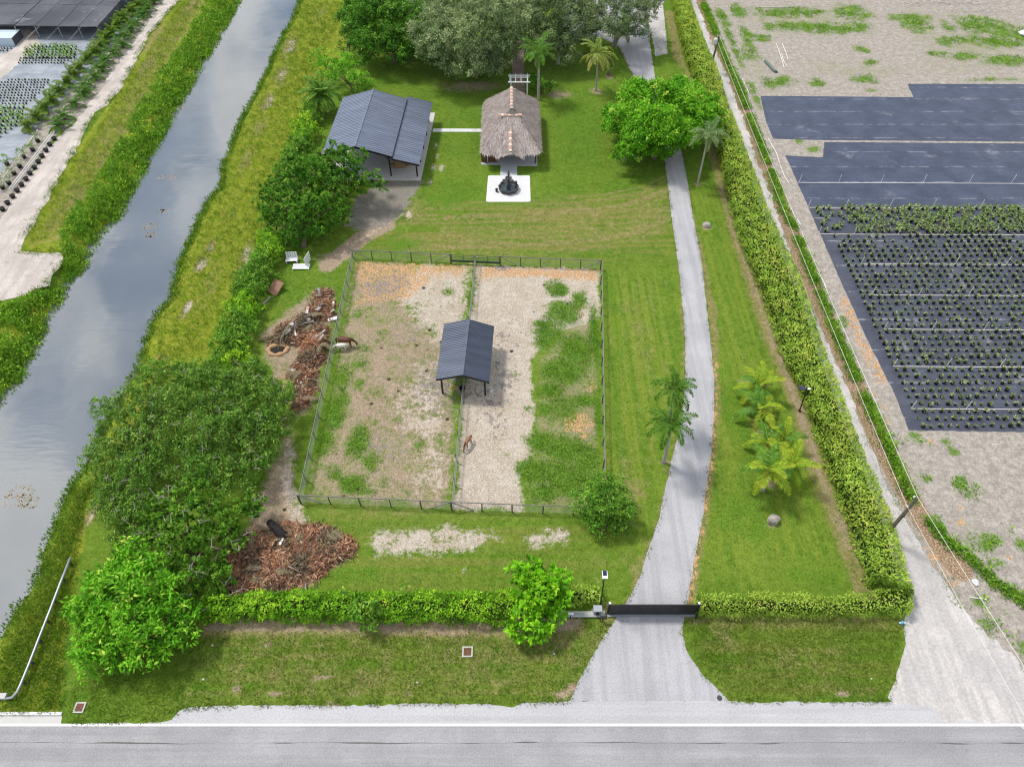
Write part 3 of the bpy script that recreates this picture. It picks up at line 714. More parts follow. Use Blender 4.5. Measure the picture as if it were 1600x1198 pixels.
# paddock shelter
sh = thing('paddock_shelter', 'small dark ribbed metal roof on posts over the paddock divider', 'shelter', (-4.78, 44.35, 0), math.radians(-2.6))
rib_panel('roof_slope', (-2.6, 0, 2.62), (-2.6, 7.5, 2.62), (0, 0, 3.42), (0, 7.5, 3.42), M['roof_dark'], sh, .235, .05)
rib_panel('roof_slope', (2.6, -.1, 2.62), (2.6, 7.4, 2.62), (.02, 0, 3.42), (.02, 7.5, 3.42), M['roof_dark'], sh, .235, .05)
MB().bar((0, -.05, 3.46), (0, 7.55, 3.46), .24, .04).build('ridge_cap', M['roof_dark'], sh)
MB().bar((-2.6, -.04, 2.53), (0, -.04, 3.33), .05, .16).bar((0, -.04, 3.33), (2.6, -.14, 2.53), .05, .16).build('gable_beam', M['dark_steel'], sh)
for xx in (-2.15, 2.1):
    for yy in (.4, 3.7, 7.0): MB().box((xx, yy, 1.3), (.16, .16, 2.6)).build('post', M['dark_steel'], sh)
    MB().bar((xx, .2, 2.55), (xx, 7.2, 2.55), .1, .15).build('side_beam', M['dark_steel'], sh)
for k, (x, y, lab) in enumerate(((-5.0, 45.3, 'black feed tub hung under the dark paddock shelter roof'), (-2.1, 45.1, 'pale salt bucket beside the corner post of the paddock shelter'))):
    o = thing('feed_tub', lab, 'tub', (x, y, .0)); r = .32 if k == 0 else .2
    MB().lathe([(r * .75, 0), (r, .45), (r * .9, .45), (r * .7, .06)], 14).build('tub', M['black_pot'] if k == 0 else M['white_paint'], o)
    MB().tube([(r * math.cos(a), .0, .45 + .18 * math.sin(a)) for a in np.linspace(0, PI, 7)], .012, 5).build('handle', M['pale_metal'], o)

# ------------------------------------------------------------------ thatched hut
t = NT('palm_thatch')
st = t.noise(1, 3, .7, t.scale(t.objco(), (9, 9, 1.2)))
tc = t.ramp(t.attr('tint'), [(0, (.25, .21, .19)), (.45, (.46, .395, .365)), (.8, (.60, .53, .495)), (1, (.70, .63, .59))])
tc = t.mix(t.step(st, .35, .7), t.mix(1.0, tc, (.72, .70, .69), 'MULTIPLY'), tc)
M['thatch'] = t.finish(tc, .95, None, .1)
hut = thing('thatched_hut', 'thatched palm-leaf hut with terracotta ridge caps on a grey slab', 'hut', (0, 0, 0))
XL, XR = -4.0, 3.75
def hut_z(x, y):
    xs_ = x - (-.05)
    side = 6.05 - .955 * abs(xs_)
    front = 2.32 + (y - 84.3) * .66 if y < 88.75 else 99
    back = 2.3 + (98.0 - y) * 1.05
    # low gable over the entrance
    dorm = 99
    zf = min(side, front, back)
    g = 2.62 + (y - 83.4) * .46 - .62 * max(abs(x + .2) - .1, 0) ** 1.1
    if y < 88.2 and abs(x + .2) < 2.1: zf = max(zf, g)
    # rounded corners
    return zf
vs = []; tv = []
nxh, nyh = 44, 72
hx = np.linspace(XL, XR, nxh); hy = np.linspace(83.5, 98.0, nyh)
HM = MB()
ok = {}
def inside(x, y):
    fy = 84.25 if abs(x + .2) > 2.0 else 83.55 + .17 * abs(x + .2)
    if y < fy: return False
    cx, cy = max(abs(x - (XL + XR) / 2) - 2.6, 0), max(y - 96.7, 0)
    return (cx / 1.27) ** 2 + (cy / 1.3) ** 2 < 1.02 or cy == 0
rn = np.random.default_rng(3)
for j, y in enumerate(hy):
    for i, x in enumerate(hx):
        if inside(x, y):
            ok[i, j] = len(HM.v); HM.v.append((x + rn.normal(0, .02), y + rn.normal(0, .02), hut_z(x, y) + rn.normal(0, .02)))
top_n = len(HM.v)
for j in range(nyh - 1):
    for i in range(nxh - 1):
        q = [ok.get(k) for k in ((i, j), (i + 1, j), (i + 1, j + 1), (i, j + 1))]
        if None not in q: HM.f.append(tuple(q)); HM.m.append(0)
hm = HM.mesh('thatch_base', M['thatch'])
hm.attributes.new('tint', 'FLOAT', 'POINT').data.foreach_set('value', rn.uniform(.15, .5, len(hm.vertices)).astype(np.float32))
th_o = link('thatch', hm, hut)
sol = th_o.modifiers.new('thick', 'SOLIDIFY'); sol.thickness = .28; sol.offset = -1
# straw lying down the slope, joined into one part
Cs, Ds, Ns, Ls, Ws, Ts = [], [], [], [], [], []
for _ in range(15000):
    x, y = random.uniform(XL, XR), random.uniform(83.5, 98)
    if not inside(x, y): continue
    e = .08; z = hut_z(x, y); g = Vector(((hut_z(x + e, y) - hut_z(x - e, y)) / (2 * e), (hut_z(x, y + e) - hut_z(x, y - e)) / (2 * e)))
    if g.length > 3 or g.length < .05: continue
    d = Vector((-g.x, -g.y, -g.length_squared)).normalized(); n = Vector((-g.x, -g.y, 1)).normalized()
    Cs.append((x, y, z + .03)); Ds.append(d + n * random.uniform(.02, .16) + Vector((random.gauss(0, .12), random.gauss(0, .12), 0))); Ns.append(n); Ls.append(random.uniform(.35, .75)); Ws.append(random.uniform(.05, .12))
    Ts.append(min(1, max(0, .5 + .22 * random.gauss(0, 1) + .12 * math.sin(x * 3) * math.sin(y * 2.1))))
v, tt = leaves(np.array(Cs), np.array(Ds), np.array(Ns), np.array(Ls), np.array(Ws), np.array(Ts))
link('straw', quads_mesh('straw', v, 4, M['thatch'], tt), hut, kind='stuff')
# ridge and hip caps of overlapping tiles
capm = MB()
for k in range(7):
    a0, a1 = PI * k / 7 - PI / 2, PI * (k + 1) / 7 - PI / 2
    for r, s in ((.28, 1),): capm.add([(r * math.sin(a0), 0, r * math.cos(a0) * .7), (r * math.sin(a1), 0, r * math.cos(a1) * .7), (r * .85 * math.sin(a1), .3, r * .85 * math.cos(a1) * .7), (r * .85 * math.sin(a0), .3, r * .85 * math.cos(a0) * .7)], [(0, 1, 2, 3)])
cap_o, cap_p = capm.mesh('ridge_tile', M['tile_orange']), capm.mesh('ridge_tile_pale', M['tile_pale'])
n = 0
def cap(x, y, z, rz, pitch=0):
    global n
    o = link('ridge_tile', cap_o if n % 3 else cap_p, hut, (x, y, z), (pitch, 0, rz + random.uniform(-.06, .06))); n += 1
for k in range(20): cap(-.05, 88.8 + k * .29, 6.02 + random.uniform(-.02, .02), 0)
for k in range(10): cap(-1.45 + k * .31, 88.72, 5.2, PI / 2)
for k in range(11): cap(-.2, 83.75 + k * .27, 2.80 + k * .27 * .46, 0, .43)
mp = MB()
for k in range(6): mp.box((random.uniform(-.6, .3), 88.95 + random.uniform(-.1, .2), 5.35 + random.uniform(0, .2)), (.25, .2, .12), random.uniform(0, 3))
mp.build('mortar', M['white_concrete'], hut)
for x in (-3.5, 3.2):
    for y in (85.3, 89.2, 93.1, 96.8): MB().tube([(x, y, .08), (x, y, hut_z(x, y) - .25)], .1, 8).build('post', M['wood_brown'], hut)
bc = thing('bar_counter', 'dark brown boarded bar counter with a white post under the thatched eave', 'counter', (-4.2, 85.5, .08))
for k in range(9): MB().box((.13 + k * .245, .1, .62), (.232, .06, 1.2)).build('plank', M['wood_brown'], bc)
MB().box((1.1, .45, 1.27), (2.4, .8, .07)).build('counter_top', M['wood_brown'], bc)
MB().box((.85, .04, .75), (.09, .05, 1.45)).build('white_post', M['white_paint'], bc)
MB().box((.04, .6, .62), (.06, .9, 1.2)).build('end_panel', M['wood_brown'], bc)

# fountain
fo = thing('tiered_fountain', 'dark tiered garden fountain with a figure on top on its white pad', 'fountain', (-.45, 79.2, .084))
MB().lathe([(1.15, 0), (1.25, .12), (1.18, .3), (1.3, .5), (1.3, .56), (1.12, .56), (1.05, .3), (1.0, .28)], 32, wob=.05, lobes=8).build('basin', M['dark_bronze'], fo)
MB().lathe([(1.08, .36), (1.08, .40)], 32, wob=.05, lobes=8).build('water', M['basin_water'], fo)
MB().lathe([(.36, .25), (.28, .5), (.18, .7), (.24, .95), (.16, 1.1), (.12, 1.6), (.16, 1.75), (.08, 1.9), (.07, 2.15)], 14).build('pedestal', M['dark_bronze'], fo)
MB().lathe([(.2, .98), (.55, 1.1), (.72, 1.24), (.72, 1.29), (.5, 1.18), (.18, 1.12)], 24, wob=.04, lobes=10).build('bowl', M['dark_bronze'], fo)
MB().lathe([(.14, 1.62), (.34, 1.7), (.44, 1.8), (.44, 1.84), (.3, 1.77), (.1, 1.74)], 20, wob=.04, lobes=8).build('bowl', M['dark_bronze'], fo)
fig = MB().tube([(0, 0, 2.1), (.06, 0, 2.3), (.02, .02, 2.48), (-.07, .02, 2.62), (-.02, 0, 2.74)], [.1, .13, .1, .06, .05], 8)
fig.lathe([(.02, -.09), (.08, -.04), (.09, .02), (.05, .09), (.01, .1)], 10, (-.01, 0, 2.82)); fig.tube([(.05, 0, 2.45), (.2, .05, 2.6), (.24, .02, 2.78)], [.05, .04, .025], 6).tube([(-.02, 0, 2.45), (-.18, -.04, 2.36), (-.2, -.1, 2.2)], [.05, .04, .025], 6)
fig.build('figure', M['dark_bronze'], fo, smooth=True)
for k, a in enumerate((.5, 1.35, 2.2, 3.3)):
    o = MB().lathe([(.13, 0), (.17, .08), (.16, .3), (.2, .34), (.15, .4), (.05, .45)], 10, (1.1 * math.cos(a), 1.1 * math.sin(a), .5)); o.build('rim_ornament', M['dark_bronze'], fo)
fb = thing('small_urn', 'small dark urn standing on the white pad beside the fountain', 'urn', (-2.0, 78.75, .084)); MB().lathe([(.12, 0), (.1, .08), (.2, .25), (.15, .38), (.19, .42), (.12, .42), (.1, .3)], 12).build('urn_body', M['dark_bronze'], fb); MB().lathe([(.16, -.02), (.16, .03)], 12).build('foot', M['dark_bronze'], fb)

# pergola
pg = thing('white_pergola', 'white timber pergola over the path behind the thatched hut', 'pergola', (0, 0, 0))
for x in (-.15, 2.3):
    for y in (102.6, 104.6): MB().box((x, y, 1.3), (.16, .16, 2.6)).build('post', M['white_paint'], pg)
for y in (102.6, 104.6): MB().box((1.07, y, 2.68), (3.3, .14, .2)).build('beam', M['white_paint'], pg)
for x in (-.3, .55, 1.35, 2.35): MB().box((x, 103.6, 2.82), (.09, 2.7, .12)).build('slat', M['white_paint'], pg)
MB().box((1.07, 103.6, 2.92), (3.0, .09, .07)).build('slat', M['white_paint'], pg)

# ------------------------------------------------------------------ fences of the paddock
PW = {k: P(*q) for k, q in dict(nw=(552, 404.5), ne=(938, 421), sw=(470, 786), se=(943, 806), dn=(742, 413), ds=(706, 797), g0=(704.5, 411), g1=(782, 414.5)).items()}
post_m = {}
def post_mesh(h, r=.065):
    k = (round(h, 2), r)
    if k not in post_m: post_m[k] = MB().tube([(0, 0, -.05), (0, 0, h), (0, 0, h + .02)], [r, r * .95, r * .6], 7).mesh('post', M['wood_post'])
    return post_m[k]
def fence(name, label, a, b, spacing=2.45, h=1.35, brace_a=True, brace_b=True, first=True, last=True, rail=True, side=None):
    a, b = Vector(a), Vector(b); L = (b - a).length; d = (b - a) / L; n = max(1, round(L / spacing))
    o = thing(name, label, 'fence', a)
    pts = [a + d * (L * i / n) for i in range(n + 1)]
    nrmv = Vector((-d.y, d.x, 0))
    for i, p in enumerate(pts):
        if (i == 0 and not first) or (i == n and not last): continue
        link('post', post_mesh(h, .085 if i in (0, n) else .06), o, p - a, (random.uniform(-.03, .03), random.uniform(-.03, .03), random.random()))
    off = nrmv * .075
    if rail:
        for i in range(n):
            q0, q1 = pts[i] - a + off, pts[i + 1] - a + off
            MB().bar(q0 + Vector((0, 0, h - .07 + random.uniform(-.015, .015))), q1 + Vector((0, 0, h - .07 + random.uniform(-.015, .015))), .05, .10).build('rail', M['wood_rail'], o)
    for on, p, s in ((brace_a, pts[0], d), (brace_b, pts[-1], -d)):
        if on: MB().bar(p - a + Vector((0, 0, h - .1)) + off, p - a + s * 1.9 + Vector((0, 0, .05)) + off, .08).build('brace', M['wood_rail'], o)
    w = MB(); off2 = nrmv * .10
    for z in (.06, .24, .42, .6, .8, 1.0, 1.18): w.bar(off2 + Vector((0, 0, z)), b - a + off2 + Vector((0, 0, z)), .011)
    m = int(L / .2)
    for i in range(m + 1):
        q = d * (L * i / m) + off2; w.bar(q + Vector((0, 0, .05)), q + Vector((0, 0, 1.18)), .010)
    w.build('wire_mesh', M['wire'], o)
    return o
fence('paddock_fence', 'weathered post and wire fence along the lawn end, from its corner to the double gate', PW['nw'], PW['g0'], first=True)
fence('paddock_fence', 'post and wire fence along the lawn end, from double gate to the driveway corner', PW['g1'], PW['ne'])
fence('paddock_fence', 'weathered wire fence along the debris piles beside the grazing horses', PW['nw'], PW['sw'], first=False, brace_a=False, brace_b=False)
fence('paddock_fence', 'weathered railed fence between the green paddock and the driveway lawn', PW['ne'], PW['se'], first=False, brace_a=False)
fence('paddock_fence', 'weathered wire fence along the road end of the paddock', PW['sw'], PW['ds'], last=False, brace_b=True)
fence('paddock_fence', 'weathered wire fence from the divider to the round shrub at the road end', PW['ds'], PW['se'], first=True, last=False, brace_a=True, brace_b=False)
fence('divider_fence', 'divider fence running through the shelter and parting the paddock in two', PW['dn'], PW['ds'], last=False, brace_a=False, brace_b=False)
gt = thing('double_gate', 'green-black tube double gate in the lawn end of the paddock fence', 'gate', PW['g0'])
ga, gb = Vector((0, 0, 0)), PW['g1'] - PW['g0']
for k in range(2):
    s, e = ga.lerp(gb, .02 + .49 * k), ga.lerp(gb, .49 + .49 * k)
    lf = MB()
    for z in (.25, .5, .75, 1.0, 1.25): lf.bar(s + Vector((0, 0, z)), e + Vector((0, 0, z)), .045)
    for f in (0, .5, 1): q = s.lerp(e, f); lf.bar(q + Vector((0, 0, .2)), q + Vector((0, 0, 1.3)), .05)
    lf.bar(s + Vector((0, 0, .34)), e + Vector((0, 0, .34)), .03, .28)
    lf.build('gate_leaf', simple('dark_green_paint', (.05, .075, .065), .5, .2, 3), gt)
for q in (ga, gb): pass

# ------------------------------------------------------------------ entrance gate, lamps, poles
gp0, gp1 = Vector((7.6, 22.15, 0)), Vector((14.45, 22.05, 0))
gg = thing('sliding_gate', 'long black solid sliding gate across the driveway with a pale bottom rail', 'gate', gp0)
L = (gp1 - gp0).length
for k in range(14):
    MB().box((L * (k + .5) / 14, 0, 1.08), (L / 14 - .012, .05, 1.75)).build('panel', M['dark_steel'], gg)
MB().box((L / 2, 0, 2.0), (L + .1, .09, .07)).build('top_rail', M['dark_steel'], gg)
MB().box((L / 2, -.10, .17), (L + .1, .20, .07)).build('bottom_rail', M['pale_metal'], gg)
for x in (-.02, L + .02): MB().box((x, .1, 1.05), (.13, .13, 2.1)).build('gate_post', M['dark_steel'], gg); MB().lathe([(.09, 0), (.11, .04), (.06, .12), (.01, .15)], 10, (x, .1, 2.1)).build('post_cap', M['lamp_white'], gg)
MB().bar((L + .1, -.25, .02), (L + .1, .1, 1.9), .1).build('end_stop', M['dark_steel'], gg)
tr = thing('gate_track', 'pale steel gate track rail running beside the hedge from the sliding gate', 'rail', (2.9, 22.0, 0))
MB().box((2.2, 0, .16), (4.6, .16, .14)).build('rail', M['pale_metal'], tr); MB().box((2.2, .3, .05), (4.6, .3, .08)).build('footing', M['concrete'], tr)
for x in (.4, 2.2, 3.9): MB().box((x, 0, .05), (.12, .3, .1)).build('bracket', M['dark_steel'], tr)
op = thing('gate_opener', 'grey gate motor box beside the black sliding gate post', 'gate motor', (6.75, 22.35, 0))
MB().box((0, 0, .42), (.6, .45, .8)).build('housing', M['pale_metal'], op); MB().box((0, 0, .85), (.68, .52, .06)).build('lid', M['pale_metal'], op); MB().tube([(0, -.26, .5), (0, -.36, .5)], .12, 10).build('gear_wheel', M['dark_steel'], op); MB().box((0, 0, .0), (.8, .7, .04)).build('base_plate', M['concrete'], op)
kp = thing('gate_keypad', 'black gate keypad bracket standing in front of the grey motor box', 'keypad', (7.15, 21.65, 0)); MB().box((0, 0, .4), (.06, .06, .8)).build('stand', M['dark_steel'], kp); MB().box((0, -.03, .85), (.5, .2, .18)).build('keypad_box', M['dark_steel'], kp); MB().box((-.2, 0, .2), (.05, .05, .4)).build('side_leg', M['dark_steel'], kp)
kp2 = thing('gate_marker', 'small pale topped black stake beside the gate track rail', 'stake', (4.6, 21.85, 0)); MB().box((0, 0, .5), (.05, .05, 1.0)).build('stake', M['dark_steel'], kp2); MB().box((0, 0, 1.03), (.42, .16, .06)).build('top_plate', M['lamp_white'], kp2)

def lamp_post(name, label, base, top, solar_n):
    b = P(*base); tp = top_of(base, top)
    o = thing(name, label, 'lamp post', b); r = tp - b
    MB().tube([(0, 0, 0), (r.x, 0, r.z)], [.06, .045], 8).build('pole', M['dark_steel'], o)
    MB().lathe([(.16, 0), (.16, .04), (.07, .08)], 10).build('foot', M['dark_steel'], o)
    if solar_n:
        MB().box((r.x, .0, r.z + .06), (.40, .62, .07)).build('lamp_head', M['lamp_white'], o); MB().box((r.x, .1, r.z + .105), (.30, .40, .015)).build('solar_panel', M['solar'], o)
    else:
        MB().box((r.x - .55, 0, r.z + .02), (.6, .5, .06)).build('solar_panel', M['solar'], o); MB().bar((r.x, 0, r.z - .05), (r.x - .5, 0, r.z), .05).build('arm', M['dark_steel'], o); MB().box((r.x + .1, -.1, r.z), (.25, .2, .08)).build('lamp_head', M['lamp_white'], o)
lamp_post('solar_lamp', 'slim black lamp post with a white solar head by the gate', (938, 945), (945, 898), True)
lamp_post('solar_lamp', 'black solar light pole with a blue panel against the tall hedge by the yellow palms', (1249, 642), (1262, 606), False)

def utility_pole(label, base, top, transformer):
    b = P(*base); tp = top_of(base, top); r = tp - b
    o = thing('utility_pole', label, 'utility pole', b)
    MB().tube([(0, 0, 0), (r.x * .5, 0, r.z * .5), (r.x, 0, r.z)], [.19, .16, .13], 10).build('pole', M['pole_wood'], o)
    MB().lathe([(.06, 0), (.05, .06), (.07, .08), (.05, .14), (.06, .18), (.02, .2)], 10, (r.x - .22, .1, r.z - .12)).build('insulator', M['white_paint'], o)
    MB().bar((r.x - .25, .1, r.z - .15), (r.x + .1, 0, r.z - .25), .05).build('bracket', M['pale_metal'], o)
    if transformer: MB().lathe([(.26, 0), (.3, .05), (.3, .75), (.2, .85), (.05, .9)], 14, (r.x - .42, 0, r.z - 1.25)).build('transformer', M['transformer'], o)
    else:
        for dx, dz in ((-.2, 1.45), (.1, 1.3)): MB().lathe([(.06, 0), (.05, .1), (.07, .14), (.02, .18)], 8, (r.x * .78 + dx, 0, r.z - dz)).build('insulator', M['white_paint'], o)
        MB().bar((r.x * .55, 0, r.z * .52), (r.x * .55 + .02, -.12, r.z * .6), .22, .12).build('pole_band', M['dark_steel'], o)
        MB().tube([(r.x, .0, r.z - .3), (r.x + .55, -1.0, 2.0)], .012, 5).build('guy_wire', M['pvc'], o)
    return tp
pt1 = utility_pole('weathered wooden utility pole leaning over the gravel lane at the hedge end', (1379, 841), (1434, 777), False)
pt2 = utility_pole('wooden utility pole with a grey transformer rising from the far hedge', (1109, 111), (1124, 56), True)
def wire(label, a, b, sag, r=.017, mat=None):
    a, b = Vector(a), Vector(b)
    pts = [a.lerp(b, i / 24) - Vector((0, 0, 4 * sag * (i / 24) * (1 - i / 24))) for i in range(25)]
    tag(MB().tube(pts, r, 5).build('power_line', mat or M['pvc']), label, 'power line', 'overhead wires')
wire('upper overhead wire between the two utility poles beside the lane', pt2, pt1, .35)
wire('lower overhead wire between the two utility poles beside the lane', pt2 + Vector((-.1, 0, -.9)), pt1 + Vector((-.25, 0, -1.35)), .45, .016)
wire('upper overhead wire crossing the gravel lane mouth towards the road', pt1, (37.5, 2, 6.2), .3)
wire('lower overhead wire crossing the gravel lane mouth towards the road', pt1 + Vector((-.25, 0, -1.35)), (35.5, 2, 5.3), .3, .014)

# guard rail by the canal
gr = thing('guard_rail', 'galvanised pipe guard rail with a bent end along the canal bank', 'guard rail', (0, 0, 0))
gpx = [(110, 871), (95, 909), (79, 951), (62, 994), (45, 1038), (33, 1067), (27, 1080), (17, 1088), (2, 1089)]
gpts = [P(u, v, .62) for u, v in gpx]
gpts[-1].z = .25; gpts[-2].z = .45
MB().tube(gpts, .1, 10).build('pipe_rail', M['pale_metal'], gr, smooth=True)
for u, v in ((108, 877), (98, 903), (85, 937), (73, 968), (61, 999), (48, 1032), (35, 1063)):
    q = P(u, v, .62); MB().box((q.x - .05, q.y - .02, .28), (.14, .16, .6)).build('post', M['wood_post'], gr)
ep = P(6, 1089); tag(MB().box((ep.x - .3, ep.y, .22), (1.3, .4, .4)).box((ep.x - .9, ep.y + .25, .3), (.3, .3, .5)).build('rail_anchor', M['concrete']), 'pale concrete anchor block at the bent end of the guard rail', 'anchor block')
mk = thing('road_marker', 'small yellow marker post on the anchor block of the guard rail', 'marker post', P(4, 1082)); MB().box((0, 0, .35), (.12, .05, .7)).build('marker_blade', simple('yellow_marker', (.6, .36, .02), .5, .1, 2), mk); MB().lathe([(.1, 0), (.08, .06)], 8).build('marker_base', M['dark_steel'], mk)

# drains in the verge
for (u, v, w_, lab) in ((730.5, 1018, .8, 'square drain box with rusty grating in the roadside verge'), (125, 1105, .75, 'rusty road drain inlet with pale lip near the bridge kerb')):
    q = P(u, v); o = thing('drain_box', lab, 'drain', q)
    f = MB()
    for dx, dy, sx_, sy_ in ((0, w_ / 2 - .05, w_, .1), (0, -w_ / 2 + .05, w_, .1), (w_ / 2 - .05, 0, .1, w_ - .2), (-w_ / 2 + .05, 0, .1, w_ - .2)): f.box((dx, dy, .03), (sx_, sy_, .1))
    f.build('concrete_frame', M['concrete'], o)
    MB().box((0, 0, .0), (w_ - .2, w_ - .2, .02)).build('pit_shade_plate', M['charcoal'], o)  # thin dark plate under the bars, the shade of the depth put into its colour
    for k in range(6): MB().box((0, -w_ / 2 + .17 + k * (w_ - .3) / 5.2, .04), (w_ - .2, .085, .04)).build('grate_bar', M['rust'], o)
mh = thing('valve_cap', 'small dark round valve cover in the driveway mouth corner', 'valve cover', P(1124, 1090) + Vector((0, 0, .014))); MB().lathe([(.2, 0), (.2, .02), (.15, .035)], 16).build('cover', M['dark_bronze'], mh); MB().box((0, 0, .04), (.14, .03, .02)).build('lug', M['dark_steel'], mh)
hy = thing('blue_valve', 'small blue and white water valve beside the gravel lane corner', 'valve', P(1408, 974)); MB().lathe([(.13, 0), (.13, .28), (.09, .36), (.02, .4)], 10).build('valve_body', M['blue_plastic'], hy); MB().tube([(-.22, 0, .2), (.22, 0, .2)], .07, 8).build('outlet', M['white_paint'], hy)

# rocks
def rock(name, label, u, v, r, sq=.65, seed=1, group=None, mat=None):
    import bmesh
    bm = bmesh.new(); bmesh.ops.create_icosphere(bm, subdivisions=3, radius=1)
    rr = np.random.default_rng(seed); ph = rr.uniform(0, 6, 9)
    for q in bm.verts:
        c_ = q.co; s = 1 + .13 * math.sin(3 * c_.x + ph[0]) + .12 * math.sin(4 * c_.y + ph[1]) + .1 * math.sin(5 * c_.z + ph[2]) + .06 * math.sin(9 * c_.x + 7 * c_.y + ph[3]) + .04 * math.sin(15 * c_.z + 11 * c_.x + ph[4])
        q.co = Vector((c_.x * s, c_.y * s * .85, c_.z * s * sq)) * r
    me = bpy.data.meshes.new(name); bm.to_mesh(me); bm.free(); me.materials.append(mat or M['rock'])
    o = link(name, me, loc=P(u, v) + Vector((0, 0, r * sq * .55))); tag(o, label, 'rock', group)
rock('boulder', 'grey limestone boulder on the lawn near the yellow palms', 1207, 814, .56, .8, 2)
rock('boulder', 'grey limestone boulder beside the bend of the driveway under the tall hedge', 1104, 353, .5, .6, 5)
rock('boulder', 'pale round stone in the brown verge right of the gravel lane mouth', 1524, 910, .3, .6, 8, mat=M['white_concrete'])
for k, (u, v, lab) in enumerate([(1390, 692, 'small pale stone on the field edge just above the lower ditch weeds'), (1397, 712, 'small pale stone on the field edge beside the overhead wire'), (1368, 633, 'middle one of three small pale stones at the corner of the planted cloth'), (1366, 640, 'nearest to the road of three small pale stones by the planted cloth'), (1372, 625, 'farthest from the road of three small pale stones by the planted cloth'), (1445, 772, 'small pale stone on the grey field beside the utility pole top'), (1547, 958, 'small pale stone in the weedy verge between lane mouth and field'), (1552, 695, 'small white stone alone on the bare field below the planted cloth'), (332, 1008, 'small pale stone on the verge at the large-leaved tree side of the hedge'), (318, 1061, 'small pale stone on the verge between large-leaved tree and road'), (652, 1066, 'small white stone in the middle of the roadside verge'), (1361, 1060, 'small pale stone on the verge beside the gravel lane mouth'), (866, 1021, 'small pale stone in the dry grass below the young large-leaved tree'), (192, 341, 'small white stone on the canal edge weeds')]):
    o_ = rock('small_stone', lab, u, v, random.uniform(.06, .10), .7, 20 + k, 'small pale stones', M['white_concrete'])

# white slatted seats, leaning board
def slats(name, label, u, v, w_, d_, h_, n_, rz, back, cat):
    o = thing(name, label, cat, P(u, v), rz)
    for k in range(n_): MB().box((0, -d_ / 2 + d_ * (k + .5) / n_, h_), (w_, d_ / n_ * .8, .05)).build('slat', M['white_paint'], o)
    for sx in (-1, 1):
        MB().box((sx * (w_ / 2 - .05), 0, h_ / 2), (.08, d_, h_ - .05)).build('side_frame', M['white_paint'], o)
    if back:
        for k in range(5): MB().box((-w_ / 2 + w_ * (k + .5) / 5, d_ / 2, h_ + .35), (w_ / 5 * .8, .05, .75)).build('back_slat', M['white_paint'], o)
slats('slatted_bench', 'white slatted bench under the dark tree by the shrub line', 457, 409, 1.35, .8, .42, 4, .05, True, 'bench')
slats('slatted_platform', 'low white slatted platform stepping out in front of the white bench', 471, 418, 1.95, .95, .16, 5, 0, False, 'platform')
o = thing('slatted_screen', 'tall white slatted panel standing at the tree side of the white platform', 'panel', P(482, 411), 1.35)
for k in range(6): MB().box((-.6 + k * .24, 0, .62), (.19, .05, 1.2)).build('slat', M['white_paint'], o)
MB().box((0, .05, .3), (1.4, .05, .1)).box((0, .05, 1.0), (1.4, .05, .1)).build('batten', M['white_paint'], o)
o = thing('leaning_board', 'brown plywood board propped on edge against the clipped shrubs', 'board', P(430, 455), math.radians(-28)); MB().slab4((-.55, -.6, .25), (.75, -.7, .12), (.75, .9, .85), (-.55, .95, .95), .04).build('sheet', M['plywood'], o); MB().box((.1, .75, .4), (.08, .08, .8)).box((.1, -.5, .1), (.08, .08, .2)).build('prop', M['wood_post'], o)
o = thing('plank', 'single pale plank lying at the foot of the shrub line below the leaning board', 'plank', P(417, 470), math.radians(62)); MB().box((0, 0, .05), (1.3, .2, .06)).build('board', M['ash'], o); MB().box((.3, 0, .1), (.08, .24, .05)).build('cleat', M['ash'], o)

# vehicles by the parking court
def car(label, loc, rz, paint):
    o = thing('parked_car', label, 'car', loc, rz)
    prof = [(-2.2, .45), (-2.25, .8), (-1.9, .98), (-1.0, 1.03), (-.35, 1.5), (1.2, 1.55), (1.95, 1.1), (2.2, 1.0), (2.2, .45)]
    b = MB(); n = len(prof)
    vs = [(x, s * (.88 if z < 1.2 else .68), z) for s in (-1, 1) for x, z in prof]
    b.add(vs, [tuple(range(n)), tuple(reversed(range(n, 2 * n)))] + [(i, (i + 1) % n, n + (i + 1) % n, n + i) for i in range(n)]); b.build('body', paint, o)
    MB().slab4((-.98, -.68, 1.07), (-.98, .68, 1.07), (-.38, .6, 1.5), (-.38, -.6, 1.5), .02).build('windscreen', M['glass_dark'], o)
    MB().slab4((1.88, -.68, 1.17), (1.88, .68, 1.17), (1.28, .6, 1.53), (1.28, -.6, 1.53), .02).build('rear_window', M['glass_dark'], o)
    for s in (-1, 1):
        MB().add([(-.8, s * .86, 1.08), (1.6, s * .86, 1.1), (1.1, s * .72, 1.46), (-.3, s * .72, 1.44)], [(0, 1, 2, 3)]).build('side_window', M['glass_dark'], o)
        for x in (-1.4, 1.35): w = MB().tube([(x, s * .72, .34), (x, s * .93, .34)], .34, 14).build('wheel', M['tyre'], o)
        MB().box((-2.22, s * .6, .75), (.06, .3, .14)).build('headlight', M['lamp_white'], o)
car('dark car at the far end of the driveway beside the hedge', P(1026, -6) + Vector((0, 0, .0)), math.radians(88), M['car_black'])
car('white car parked under the grey oak trees behind the drooping palm', P(907, 62), math.radians(10), M['car_white'])
